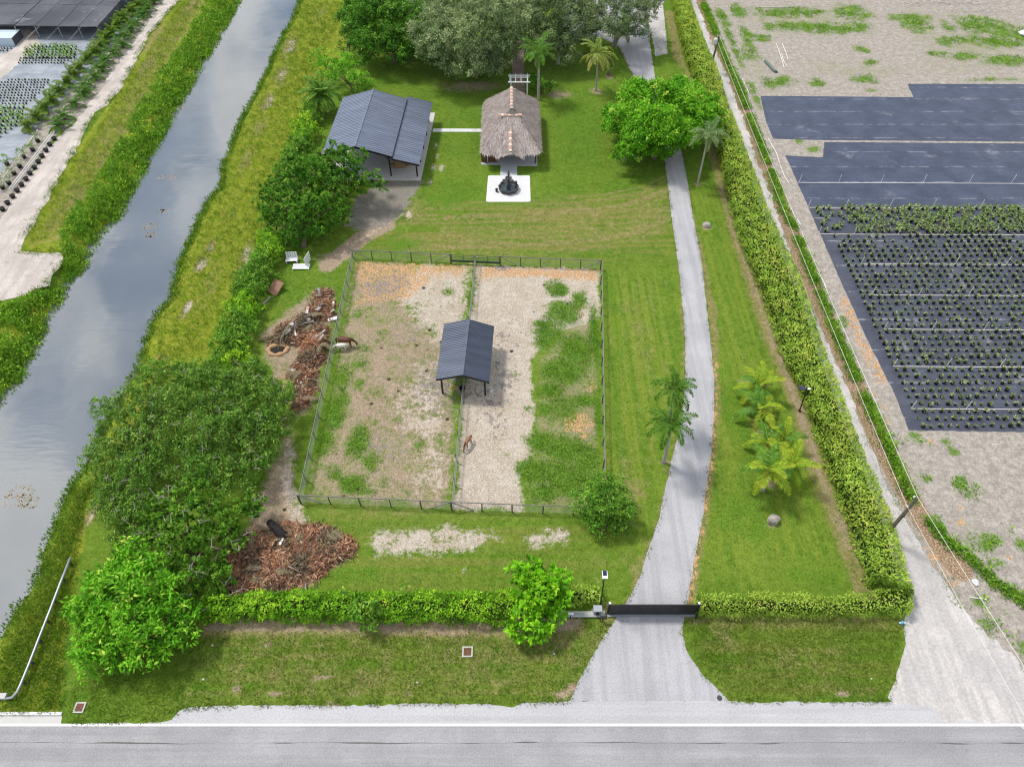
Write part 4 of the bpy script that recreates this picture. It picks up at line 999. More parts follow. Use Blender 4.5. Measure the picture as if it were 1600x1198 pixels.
# ------------------------------------------------------------------ foliage
def G3(*a): return [(p, tuple(c)) for p, c in a]
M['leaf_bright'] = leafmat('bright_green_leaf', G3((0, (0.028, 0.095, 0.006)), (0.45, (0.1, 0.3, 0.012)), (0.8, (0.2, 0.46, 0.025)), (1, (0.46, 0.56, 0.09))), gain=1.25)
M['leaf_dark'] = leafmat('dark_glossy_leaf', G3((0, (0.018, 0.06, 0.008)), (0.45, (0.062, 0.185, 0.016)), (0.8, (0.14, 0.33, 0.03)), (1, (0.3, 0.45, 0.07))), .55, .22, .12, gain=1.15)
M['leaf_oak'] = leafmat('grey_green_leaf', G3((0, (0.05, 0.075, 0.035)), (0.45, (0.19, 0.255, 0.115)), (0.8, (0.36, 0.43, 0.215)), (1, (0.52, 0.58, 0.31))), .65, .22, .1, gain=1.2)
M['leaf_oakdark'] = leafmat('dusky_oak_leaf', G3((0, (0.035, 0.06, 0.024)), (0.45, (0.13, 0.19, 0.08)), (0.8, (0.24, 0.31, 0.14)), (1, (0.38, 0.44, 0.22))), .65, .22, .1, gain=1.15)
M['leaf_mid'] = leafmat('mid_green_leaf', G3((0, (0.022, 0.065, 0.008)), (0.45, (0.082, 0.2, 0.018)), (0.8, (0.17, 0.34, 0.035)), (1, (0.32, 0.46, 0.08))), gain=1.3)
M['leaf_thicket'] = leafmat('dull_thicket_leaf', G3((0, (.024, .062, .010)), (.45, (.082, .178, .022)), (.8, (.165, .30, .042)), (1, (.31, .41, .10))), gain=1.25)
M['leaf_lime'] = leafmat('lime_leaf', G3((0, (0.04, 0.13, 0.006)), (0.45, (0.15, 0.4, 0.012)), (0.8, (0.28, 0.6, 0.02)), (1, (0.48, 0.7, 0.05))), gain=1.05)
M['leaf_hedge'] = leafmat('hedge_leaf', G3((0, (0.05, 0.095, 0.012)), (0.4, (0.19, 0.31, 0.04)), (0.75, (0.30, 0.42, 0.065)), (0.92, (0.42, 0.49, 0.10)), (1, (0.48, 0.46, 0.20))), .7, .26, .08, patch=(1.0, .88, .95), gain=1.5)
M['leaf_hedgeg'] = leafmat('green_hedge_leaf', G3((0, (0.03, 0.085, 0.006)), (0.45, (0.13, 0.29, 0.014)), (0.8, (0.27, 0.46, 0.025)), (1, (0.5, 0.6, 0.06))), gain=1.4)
M['weed'] = leafmat('bank_weed', G3((0, (0.061, 0.115, 0.014)), (.5, (0.121, 0.257, 0.019)), (.85, (0.230, 0.365, 0.034)), (1, (0.405, 0.392, 0.121))), .7, .2, .15)
M['weed_green'] = leafmat('ditch_weed', G3((0, (0.096, 0.187, 0.024)), (.5, (0.193, 0.398, 0.037)), (.9, (0.418, 0.632, 0.061)), (1, (0.708, 0.772, 0.122))), .7, .2, .15)
M['frond'] = leafmat('palm_frond', G3((0, (0.03, 0.08, 0.012)), (0.5, (0.1, 0.24, 0.025)), (1, (0.26, 0.42, 0.05))), .5, .22, .2)
M['frond_grey'] = leafmat('grey_palm_frond', G3((0, (0.063, 0.108, 0.040)), (.5, (0.153, 0.234, 0.081)), (1, (0.324, 0.396, 0.162))), .5, .22, .2)
M['frond_yel'] = leafmat('yellow_palm_frond', G3((0, (.08, .19, .014)), (.45, (.22, .36, .025)), (.8, (.48, .48, .05)), (1, (.70, .56, .10))))
M['frond_coco'] = leafmat('coconut_frond', G3((0, (0.072, 0.160, 0.019)), (.5, (0.208, 0.320, 0.040)), (1, (0.576, 0.512, 0.144))), .5, .22, .3)
M['frond_dead'] = leafmat('dry_frond', G3((0, (.17, .11, .07)), (.5, (.33, .25, .17)), (1, (.52, .44, .34))), .8, .15, .15)
M['dead_red'] = leafmat('rust_red_dead_leaf', G3((0, (.08, .04, .028)), (.35, (.34, .16, .09)), (.75, (.60, .34, .20)), (1, (.74, .56, .38))), .9, .15, .1, patch=(.7, .72, .8))
M['dead_brown'] = leafmat('brown_dead_leaf', G3((0, (.03, .024, .022)), (.35, (.14, .095, .07)), (.75, (.33, .235, .165)), (.9, (.48, .38, .28)), (1, (.24, .30, .08))), .9, .15, .1)
M['trunk_green'] = simple('green_crownshaft', (.12, .24, .05), .5, .2, 3)
M['inner'] = simple('painted_twig_shade', (.030, .040, .014), .95, .4, 4, .05)

def sph(n, zmin=-1.0, rg=RNG):
    z = rg.uniform(zmin, 1, n); a = rg.uniform(0, 2 * PI, n); r = np.sqrt(1 - z * z)
    return np.stack([r * np.cos(a), r * np.sin(a), z], 1)

def crown(name, lobes, mat, parent, leaf=.32, wid=.42, clump_r=.55, dens=1.1, per=26, zmin=-.45, droop=.25, fill=.35, up=.55, zfloor=.25, seed=0, rosette=False, sub=True):
    """Leaf mass: small clumps of leaves over and inside a set of rounded masses (centre, radius, height ratio)."""
    rg = np.random.default_rng(seed)
    more = []
    for l in lobes:
        r_, q_ = l[1], (l[2] if len(l) > 2 else .8)
        if r_ < .95: more.append((l[0], r_, q_)); continue
        more.append((l[0], r_ * .64, q_))
        for d_ in sph(int(6 + 2.2 * r_), -.35, rg):
            more.append((np.array(l[0]) + d_ * r_ * rg.uniform(.58, .95) * np.array([1, 1, q_]), r_ * rg.uniform(.20, .42), .85))
    if sub: lobes = more; dens = dens * .72
    cc = np.array([l[0] for l in lobes]); rr = np.array([l[1] for l in lobes]); sq = np.array([l[2] if len(l) > 2 else .8 for l in lobes])
    pc = []; pd = []; pt = []
    for i in range(len(lobes)):
        for shell, f in ((1, 1.0), (0, fill)):
            k = int(4 * PI * rr[i] ** 2 * dens * f * .6)
            if k < 1: continue
            d = sph(k, zmin if shell else -1, rg)
            rad = rr[i] * (rg.uniform(.78, 1.08, k) if shell else rg.uniform(.3, .75, k))
            q = cc[i] + d * rad[:, None] * np.array([1, 1, sq[i]])
            keep = np.ones(k, bool)
            for j in range(len(lobes)):
                if j != i: keep &= np.linalg.norm((q - cc[j]) / np.array([1, 1, sq[j]]), axis=1) > rr[j] * .72
            q, d = q[keep], d[keep]
            pc.append(q); pd.append(d); pt.append(np.clip(rg.normal(.45 if shell else .25, .16, len(q)), 0, 1))  # inner leaves get a darker tint, the crown's shade put into their colour
    pc = np.concatenate(pc); pd = np.concatenate(pd); pt = np.concatenate(pt)
    n = len(pc) * per
    C0 = np.repeat(pc, per, 0); D0 = np.repeat(pd, per, 0); T0 = np.repeat(pt, per)
    cr = clump_r * rg.uniform(.6, 1.3, len(pc)); CR = np.repeat(cr, per)
    e = sph(n, -.5, rg); e = nrm(e + .55 * D0 + np.array([0, 0, .25]))
    if rosette:
        C = C0 + e * (CR * rg.uniform(.05, .3, n))[:, None]; D = nrm(e + .25 * rg.normal(0, 1, (n, 3)) - np.array([0, 0, droop]))
    else:
        C = C0 + e * (CR * rg.uniform(.35, 1.0, n))[:, None]; D = nrm(.5 * e + .75 * rg.normal(0, 1, (n, 3)) - np.array([0, 0, droop]))
    N = nrm(e * .7 + np.array([0, 0, up]) + .35 * rg.normal(0, 1, (n, 3)))
    C[:, 2] = np.maximum(C[:, 2], zfloor)
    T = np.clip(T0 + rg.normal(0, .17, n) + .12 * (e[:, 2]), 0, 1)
    Ls = leaf * rg.uniform(.65, 1.3, n)
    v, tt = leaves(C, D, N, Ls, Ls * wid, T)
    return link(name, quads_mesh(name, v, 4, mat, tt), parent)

def limbs(parent, base, lobes, r, mat, rel=True):
    mb = MB(); b = Vector(base)
    cz = sum(l[0][2] for l in lobes) / len(lobes); cx = sum(l[0][0] for l in lobes) / len(lobes); cy = sum(l[0][1] for l in lobes) / len(lobes)
    fork = b.lerp(Vector((cx, cy, cz)), .3); fork.z = max(.5, cz * .35)
    mb.tube([b - Vector((0, 0, .1)), b + Vector((0, 0, .15)), b.lerp(fork, .5) + Vector((.05, .03, 0)), fork], [r * 1.35, r, r * .9, r * .8], 9)
    mb.build('trunk', mat, parent, smooth=True)
    for l in lobes[:9]:
        q = Vector(l[0]); m = fork.lerp(q, .5) + Vector((random.gauss(0, .2), random.gauss(0, .2), .25))
        lm = MB(); lm.tube([fork, m, q], [r * .62, r * .42, r * .2], 6)
        for _ in range(3):
            e = q + Vector((random.gauss(0, 1), random.gauss(0, 1), random.uniform(-.2, .9))).normalized() * l[1] * .8
            lm.tube([m.lerp(q, random.uniform(.3, 1)), q.lerp(e, .5) + Vector((0, 0, .1)), e], [r * .22, r * .14, r * .05], 5)
        lm.build('limb', mat, parent, smooth=True)

def tree(name, label, cat, base, lob, mat, trunk=.2, bark=None, group=None, **kw):
    """lob: list of (u, v, z, radius[, flatness]) - pixel of the middle of each leaf mass at its height z."""
    b = P(*base)
    o = thing(name, label, cat, b, group=group)
    L = []
    for l in lob:
        q = P(l[0], l[1], l[2]) - b
        L.append(((q.x, q.y, l[2]), l[3], l[4] if len(l) > 4 else .8))
    crown('crown', L, mat, o, seed=int(abs(base[0] * 7 + base[1] * 13)) % 9999, **kw)
    if trunk: limbs(o, (0, 0, 0), L, trunk, bark or M['bark'])
    if name == 'thicket_tree':
        for l in L:                          # grey dead twigs standing out of the leaves
            for _ in range(3):
                d = Vector((random.gauss(0, .6), random.gauss(-.25, .6), random.uniform(.3, 1))).normalized(); q = Vector(l[0])
                a_ = q + Vector((d.x, d.y, d.z * l[3] if len(l) > 3 else d.z * l[2])) * l[1] * .75; e_ = a_ + d * random.uniform(.6, 1.1) + Vector((random.gauss(0, .25), random.gauss(0, .25), 0))
                tw = MB().tube([a_, a_.lerp(e_, .5) + Vector((0, 0, .08)), e_], [.035, .026, .012], 5)
                for f in (.35, .6, .8): tw.tube([a_.lerp(e_, f) + Vector((0, 0, .05)), a_.lerp(e_, f) + Vector((random.gauss(0, .3), random.gauss(0, .3), random.uniform(.05, .3)))], [.02, .008], 4)
                tw.build('dead_twig', M['palebark'], o)
    return o

# single trees
tree('thicket_shrub', 'low tangled bushes on the canal bank at the foot of the thicket', 'bush', (195, 815),
     [(180, 770, .8, 1.3, .6), (200, 800, .9, 1.4, .6), (225, 790, 1.3, 1.5, .6), (215, 825, .9, 1.3, .6), (165, 745, .6, 1.0, .6), (240, 840, 1.2, 1.3, .6), (185, 835, .5, .9, .6), (160, 790, .5, .9, .6), (195, 855, .5, .9, .6)], M['leaf_thicket'], .06, leaf=.26, clump_r=.4, dens=2.4, per=18)
tree('thicket_shrub', 'bushes joining the thicket to the clipped shrub line beside the debris', 'bush', (345, 585),
     [(330, 575, 1.6, 1.6, .7), (300, 575, 1.4, 1.5, .6), (360, 590, 1.6, 1.5, .7), (265, 580, 1.3, 1.4, .6), (390, 580, 1.4, 1.3, .7), (235, 575, 1.0, 1.2, .6)], M['leaf_mid'], .08, leaf=.26, clump_r=.4, dens=2.4, per=18)
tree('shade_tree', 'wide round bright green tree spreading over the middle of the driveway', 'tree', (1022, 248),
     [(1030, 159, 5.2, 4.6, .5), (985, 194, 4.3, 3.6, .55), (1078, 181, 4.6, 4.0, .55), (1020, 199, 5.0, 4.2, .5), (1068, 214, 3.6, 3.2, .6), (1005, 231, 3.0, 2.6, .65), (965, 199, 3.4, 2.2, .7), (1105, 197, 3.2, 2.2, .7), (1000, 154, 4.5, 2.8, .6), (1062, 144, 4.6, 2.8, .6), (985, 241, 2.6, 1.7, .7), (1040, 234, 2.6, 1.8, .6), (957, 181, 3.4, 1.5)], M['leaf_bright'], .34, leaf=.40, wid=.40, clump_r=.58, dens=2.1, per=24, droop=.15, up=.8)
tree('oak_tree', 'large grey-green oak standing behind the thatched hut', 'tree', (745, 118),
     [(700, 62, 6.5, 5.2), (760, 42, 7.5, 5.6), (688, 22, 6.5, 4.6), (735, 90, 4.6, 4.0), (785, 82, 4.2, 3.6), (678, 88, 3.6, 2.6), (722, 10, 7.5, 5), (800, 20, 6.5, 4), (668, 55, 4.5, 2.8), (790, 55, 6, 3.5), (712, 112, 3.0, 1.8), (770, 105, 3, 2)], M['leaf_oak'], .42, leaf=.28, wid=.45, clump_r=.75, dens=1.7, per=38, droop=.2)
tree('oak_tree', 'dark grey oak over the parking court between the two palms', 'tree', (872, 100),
     [(852, 30, 6.5, 5), (895, 22, 6.5, 4.8), (850, 62, 4.5, 3.2), (880, 68, 3.8, 2.6), (905, 45, 5.0, 3.6), (830, 12, 6.5, 4.5), (870, -5, 7, 5), (886, 90, 2.6, 1.6)], M['leaf_oakdark'], .3, M['palebark'], leaf=.27, wid=.45, clump_r=.7, dens=1.6, per=36)
tree('oak_tree', 'grey oak with thin outer branches reaching over the far driveway', 'tree', (958, 72),
     [(950, 25, 6.5, 4.6), (985, 15, 6.0, 4.2), (930, 5, 6.5, 4.5), (970, 45, 4.6, 2.8), (1000, 42, 4.2, 2.2), (1005, 12, 5, 2.6), (935, 45, 4.6, 2.6), (1012, 32, 3.8, 1.3), (1008, 55, 3.4, 1.2), (960, -15, 7, 5)], M['leaf_oakdark'], .3, M['palebark'], leaf=.27, wid=.45, clump_r=.65, dens=1.3, per=34)
tree('mango_tree', 'broad dark green tree at the far corner of the lawn beside the grey oak', 'tree', (618, 98),
     [(600, 40, 5.5, 5.0), (640, 52, 4.8, 4.4), (570, 55, 4.0, 3.6), (622, 82, 3.2, 2.8), (592, 8, 5.5, 4.6), (650, 12, 6.0, 5.0), (556, 25, 4, 3.2), (575, 85, 2.6, 2.0), (655, 80, 3.0, 2.2), (610, -20, 5.5, 5)], M['leaf_dark'], .35, leaf=.34, wid=.42, clump_r=.62, dens=1.6, per=30)
tree('small_tree', 'small bushy green tree behind the far eave of the barn', 'tree', (552, 145),
     [(535, 112, 3.2, 2.5), (560, 122, 2.6, 2.2), (512, 104, 2.4, 1.9), (548, 100, 3, 1.9), (565, 135, 1.8, 1.5), (500, 92, 2.4, 1.6)], M['leaf_bright'], .15, leaf=.30, clump_r=.5, dens=1.4, per=24)
tree('small_tree', 'lower bushes of the canal side hedge below the dark far tree', 'bush', (545, 85), [(545, 75, 2, 1.8), (532, 80, 1.8, 1.4), (560, 60, 2, 1.6), (545, 50, 2.0, 1.6), (552, 30, 2.2, 1.6), (556, 8, 2.4, 1.7)], M['leaf_mid'], .12, leaf=.3, clump_r=.5, dens=1.4, per=22)
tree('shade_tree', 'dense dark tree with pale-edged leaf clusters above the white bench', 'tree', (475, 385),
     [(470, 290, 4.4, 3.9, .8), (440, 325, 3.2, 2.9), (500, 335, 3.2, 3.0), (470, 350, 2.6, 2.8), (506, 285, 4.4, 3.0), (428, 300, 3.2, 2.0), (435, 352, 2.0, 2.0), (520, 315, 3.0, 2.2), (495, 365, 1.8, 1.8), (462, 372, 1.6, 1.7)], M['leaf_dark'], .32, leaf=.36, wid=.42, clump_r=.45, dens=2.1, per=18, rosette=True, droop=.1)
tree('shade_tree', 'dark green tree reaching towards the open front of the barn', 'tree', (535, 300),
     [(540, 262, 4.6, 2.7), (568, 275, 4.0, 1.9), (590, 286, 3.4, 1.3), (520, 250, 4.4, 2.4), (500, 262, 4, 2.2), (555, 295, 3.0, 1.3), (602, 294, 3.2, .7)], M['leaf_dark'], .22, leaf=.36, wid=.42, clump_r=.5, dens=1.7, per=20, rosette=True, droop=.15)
tree('round_shrub', 'round fine-leaved green shrub over the road corner of the paddock fence', 'shrub', (944, 830),
     [(944, 780, 2.3, 1.9), (922, 795, 1.9, 1.5), (970, 793, 1.9, 1.5), (945, 812, 1.4, 1.5), (930, 768, 2.2, 1.2), (960, 768, 2.2, 1.2), (962, 820, 1.0, 1.0), (926, 818, 1.1, 1.0)], M['leaf_mid'], .1, leaf=.22, wid=.4, clump_r=.40, dens=4.4, per=26, droop=.4)
tree('almond_tree', 'young large-leaved bright green tree standing in the front hedge by the gate', 'tree', (835, 950),
     [(826, 898, 3.0, 1.15), (868, 908, 2.9, 1.15), (842, 925, 3.0, 1.5), (810, 975, 1.7, 1.1), (850, 965, 2.0, 1.3), (826, 945, 2.4, 1.3), (870, 935, 2.3, 1.1), (806, 895, 2.8, .7), (838, 985, 1.3, .8)], M['leaf_lime'], .12, leaf=.46, wid=.46, clump_r=.42, dens=3.4, per=14, rosette=True, droop=.2, up=1.0)
tree('garden_bush', 'dark rounded bush beside the smooth palm trunk by the white pergola', 'bush', (849, 152), [(842, 135, 1.2, 1.5), (855, 138, 1.0, 1.2), (836, 125, 1.4, 1.2)], M['leaf_dark'], .08, leaf=.28, clump_r=.4, dens=2.4, per=24)
tree('sapling', 'pale green sapling growing up through the front hedge', 'sapling', (572, 966), [(568, 948, 2.2, .75), (575, 965, 1.6, .7), (560, 955, 1.8, .6), (580, 975, 1.0, .5), (588, 955, 1.8, .55), (637, 916, 2.2, .3), (535, 920, 2.2, .25)], M['leaf_mid'], .05, leaf=.32, clump_r=.35, dens=3.5, per=14)
# the thicket by the canal
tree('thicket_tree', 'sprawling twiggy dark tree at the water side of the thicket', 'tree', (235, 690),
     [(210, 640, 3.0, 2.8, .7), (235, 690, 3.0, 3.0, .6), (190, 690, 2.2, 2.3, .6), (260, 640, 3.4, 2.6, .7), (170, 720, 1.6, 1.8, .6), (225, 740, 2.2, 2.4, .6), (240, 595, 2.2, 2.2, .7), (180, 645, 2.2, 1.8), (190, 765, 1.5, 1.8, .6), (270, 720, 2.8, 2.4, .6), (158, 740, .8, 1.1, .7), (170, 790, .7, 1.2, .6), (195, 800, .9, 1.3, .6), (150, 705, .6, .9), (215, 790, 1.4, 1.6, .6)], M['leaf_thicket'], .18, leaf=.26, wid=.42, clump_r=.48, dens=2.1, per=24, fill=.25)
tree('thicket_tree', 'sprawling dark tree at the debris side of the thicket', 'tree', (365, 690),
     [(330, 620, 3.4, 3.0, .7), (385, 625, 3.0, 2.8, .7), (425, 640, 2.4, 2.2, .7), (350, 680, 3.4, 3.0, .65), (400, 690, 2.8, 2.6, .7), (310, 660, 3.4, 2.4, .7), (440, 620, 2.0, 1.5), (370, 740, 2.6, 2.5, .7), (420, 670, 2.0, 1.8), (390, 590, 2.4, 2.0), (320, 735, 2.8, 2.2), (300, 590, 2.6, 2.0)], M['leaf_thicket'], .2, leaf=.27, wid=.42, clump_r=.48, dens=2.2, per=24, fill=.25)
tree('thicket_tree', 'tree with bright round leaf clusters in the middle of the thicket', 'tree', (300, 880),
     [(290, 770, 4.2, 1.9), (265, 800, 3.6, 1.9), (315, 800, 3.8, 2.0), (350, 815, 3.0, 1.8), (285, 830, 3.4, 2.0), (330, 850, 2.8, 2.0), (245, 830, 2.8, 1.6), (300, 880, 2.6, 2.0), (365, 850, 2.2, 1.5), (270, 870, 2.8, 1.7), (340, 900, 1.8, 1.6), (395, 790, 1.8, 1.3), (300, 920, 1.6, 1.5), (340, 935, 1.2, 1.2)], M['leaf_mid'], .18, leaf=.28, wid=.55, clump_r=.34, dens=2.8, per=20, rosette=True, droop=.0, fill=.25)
tree('roadside_tree', 'large bright green large-leaved tree at the road end of the canal bank', 'tree', (215, 1010),
     [(190, 930, 3.4, 2.3), (235, 915, 3.6, 2.2), (150, 960, 2.6, 2.0), (210, 975, 3.2, 2.3), (265, 960, 2.8, 2.0), (285, 985, 2.0, 1.5), (175, 1010, 2.0, 1.9), (225, 1010, 2.0, 1.7), (265, 1010, 1.6, 1.3), (150, 1000, 1.8, 1.6), (200, 885, 3.0, 1.7), (160, 915, 2.6, 1.6), (130, 950, 2.0, 1.2), (295, 955, 2.2, 1.1), (150, 1035, 1.0, 1.1), (215, 860, 2.6, 1.2)], M['leaf_bright'], .25, leaf=.40, wid=.38, clump_r=.5, dens=2.0, per=20, droop=.25, up=.8)
# clipped shrubs along the canal side of the property
shr = [((487, 178), 1.7, 'first'), ((478, 205), 1.9, 'second'), ((468, 232), 1.8, 'third'), ((455, 262), 2.0, 'fourth'), ((418, 392), 1.9, 'fifth'), ((402, 425), 2.0, 'sixth'), ((391, 455), 1.9, 'seventh'), ((381, 485), 1.8, 'eighth'), ((370, 515), 1.9, 'ninth'), ((358, 545), 2.0, 'tenth'), ((368, 572), 1.9, 'eleventh')]
for k, ((u, v), r, w) in enumerate(shr):
    tree('hedge_shrub', '%s clipped green shrub from the barn along the canal side line' % w, 'shrub', (u, v + 14),
         [(u, v - 4, 1.5, r * .9), (u - 9, v + 6, 1.0, r * .75), (u + 10, v + 2, 1.1, r * .75), (u + 2, v - 16, 1.5, r * .7), (u + 3, v + 12, .8, r * .62)], [M['leaf_mid'], M['leaf_hedgeg'], M['leaf_mid']][k % 3], .07, group='clipped shrubs along the canal side', leaf=.26, clump_r=.36, dens=3.0, per=20)

# ------------------------------------------------------------------ hedges
def hedge(name, label, far, nearl, h, mat, leaf=.2, dens=60, group=None, seed=1, rough=.22):
    """Between two ground lines far and nearl (world xy lists of equal length)."""
    rg = np.random.default_rng(seed)
    A, B = np.array(far, float), np.array(nearl, float)
    cen = (A + B) / 2; seg = np.linalg.norm(np.diff(cen, axis=0), axis=1); cum = np.concatenate([[0], np.cumsum(seg)]); L = cum[-1]
    o = thing(name, label, 'hedge', (cen[0][0], cen[0][1], 0), group=group)
    org = np.array([cen[0][0], cen[0][1], 0])
    def at(s): return np.stack([np.interp(s, cum, A[:, k]) for k in (0, 1)], -1), np.stack([np.interp(s, cum, B[:, k]) for k in (0, 1)], -1)
    # solid core against see-through, the hedge's inner shade put into its dark colour
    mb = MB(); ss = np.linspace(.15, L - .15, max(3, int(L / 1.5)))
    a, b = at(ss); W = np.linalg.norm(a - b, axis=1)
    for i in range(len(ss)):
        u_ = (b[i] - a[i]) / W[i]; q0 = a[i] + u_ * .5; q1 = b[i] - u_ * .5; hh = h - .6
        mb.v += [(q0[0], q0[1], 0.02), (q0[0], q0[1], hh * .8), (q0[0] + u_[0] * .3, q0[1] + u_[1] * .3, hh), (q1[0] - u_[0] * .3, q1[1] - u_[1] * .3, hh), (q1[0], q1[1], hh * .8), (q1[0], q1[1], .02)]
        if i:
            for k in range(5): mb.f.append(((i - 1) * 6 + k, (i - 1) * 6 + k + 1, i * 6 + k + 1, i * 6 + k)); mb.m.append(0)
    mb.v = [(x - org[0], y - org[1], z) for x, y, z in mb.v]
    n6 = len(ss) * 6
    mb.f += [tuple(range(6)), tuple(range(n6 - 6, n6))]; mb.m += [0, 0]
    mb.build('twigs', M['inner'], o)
    wm = W.mean(); per = wm + 2 * h + 1
    n = int(L * per * dens)
    s = rg.uniform(0, L, n); a, b = at(s); w = np.linalg.norm(a - b, axis=1)[:, None]; u_ = (b - a) / w
    q = rg.uniform(0, per, n)
    pos = np.zeros((n, 3)); nor = np.zeros((n, 3))
    top = (q >= h) & (q < h + wm); lf = q < h; rt = (q >= h + wm) & (q < 2 * h + wm); en = q >= 2 * h + wm
    f = np.where(top, (q - h) / wm, np.where(lf, 0, np.where(rt, 1, rg.random(n))))
    s = np.where(en, np.where(rg.random(n) < .5, 0, L), s); a2, b2 = at(s)
    a = np.where(en[:, None], a2, a); b = np.where(en[:, None], b2, b)
    z = np.where(top, h, np.where(lf, q, np.where(rt, q - h - wm, rg.random(n) * h)))
    pos[:, :2] = a + (b - a) * f[:, None]; pos[:, 2] = z
    nor[top] = (0, 0, 1)
    nor[lf, :2] = -u_[lf]; nor[rt, :2] = u_[rt]
    # bumpy surface
    sx, sy = pos[:, 0], pos[:, 1]
    bump = (np.sin(sx * 1.9 + 1.3 * np.sin(sy * 1.3)) * np.sin(sy * 1.7 + 1.1 * np.sin(sx * 1.1) + pos[:, 2] * 2) + .6 * np.sin(sx * 4.1 + sy * 3.3) * np.sin(sy * 4.7 - sx * 2.9 + pos[:, 2] * 3)) * rough
    edge = np.where(top, np.maximum(0, np.abs(f - .5) * 2 - .78) * 1.2, np.where(lf | rt, np.maximum(0, z / h - .8) * .9, 0))
    pos += nor * (bump - edge + rg.normal(-.06, .10, n))[:, None]
    pos[:, 2] = np.maximum(pos[:, 2], .06)
    D = nrm(nor * .55 + rg.normal(0, .7, (n, 3)) + np.array([0, 0, .1])); N = nrm(nor + np.array([0, 0, .7]) + rg.normal(0, .4, (n, 3)))
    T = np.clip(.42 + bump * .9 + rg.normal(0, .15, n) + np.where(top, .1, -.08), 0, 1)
    Ls = leaf * rg.uniform(.7, 1.4, n)
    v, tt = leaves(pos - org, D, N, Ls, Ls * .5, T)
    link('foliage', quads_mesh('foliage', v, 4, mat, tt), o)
    return o
HR_L = [(1040, -60), (1050, 10), (1066, 85), (1084, 130), (1106, 195), (1124, 250), (1133, 305), (1144, 345), (1158, 392), (1177, 435), (1196, 478), (1210, 528), (1229, 582), (1250, 615), (1262, 650), (1277, 690), (1291, 735), (1312, 790), (1328, 832), (1342, 885), (1352, 915)]
HR_R = [(1066, -60), (1079, 2), (1103, 66), (1120, 100), (1140, 166), (1158, 210), (1180, 265), (1196, 315), (1216, 355), (1238, 405), (1256, 445), (1273, 495), (1290, 545), (1312, 602), (1328, 648), (1346, 690), (1364, 735), (1386, 778), (1402, 835), (1420, 888), (1424, 915)]
hh = 2.35
def ext(p, q, k): return (p[0] + (p[0] - q[0]) * k, p[1] + (p[1] - q[1]) * k)
fl = [tuple(P(u, v)[:2]) for u, v in HR_L]; fr = [tuple(P(u, v, hh)[:2]) for u, v in HR_R]
# match both sides by distance along the drive
def resample(pts, n):
    p = np.array(pts); c = np.concatenate([[0], np.cumsum(np.linalg.norm(np.diff(p, axis=0), axis=1))]); s = np.linspace(0, c[-1], n)
    return np.stack([np.interp(s, c, p[:, k]) for k in (0, 1)], 1)
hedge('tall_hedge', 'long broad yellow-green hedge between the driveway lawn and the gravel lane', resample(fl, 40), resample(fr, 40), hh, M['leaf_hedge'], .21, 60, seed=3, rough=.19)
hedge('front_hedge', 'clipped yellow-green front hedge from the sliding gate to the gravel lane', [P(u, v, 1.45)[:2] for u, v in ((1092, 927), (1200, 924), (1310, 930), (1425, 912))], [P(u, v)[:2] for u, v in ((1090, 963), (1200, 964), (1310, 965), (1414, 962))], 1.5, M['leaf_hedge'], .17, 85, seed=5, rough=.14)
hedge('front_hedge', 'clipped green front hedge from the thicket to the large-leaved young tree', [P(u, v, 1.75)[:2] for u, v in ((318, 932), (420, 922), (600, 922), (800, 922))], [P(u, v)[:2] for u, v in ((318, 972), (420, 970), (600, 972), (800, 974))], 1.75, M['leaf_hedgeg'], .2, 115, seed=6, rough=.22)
hedge('front_hedge', 'short clipped hedge end between the large-leaved young tree and the lamp post', [P(u, v, 1.3)[:2] for u, v in ((870, 914), (905, 912), (938, 914))], [P(u, v)[:2] for u, v in ((870, 948), (905, 946), (937, 944))], 1.3, M['leaf_hedge'], .19, 80, seed=7, rough=.14)

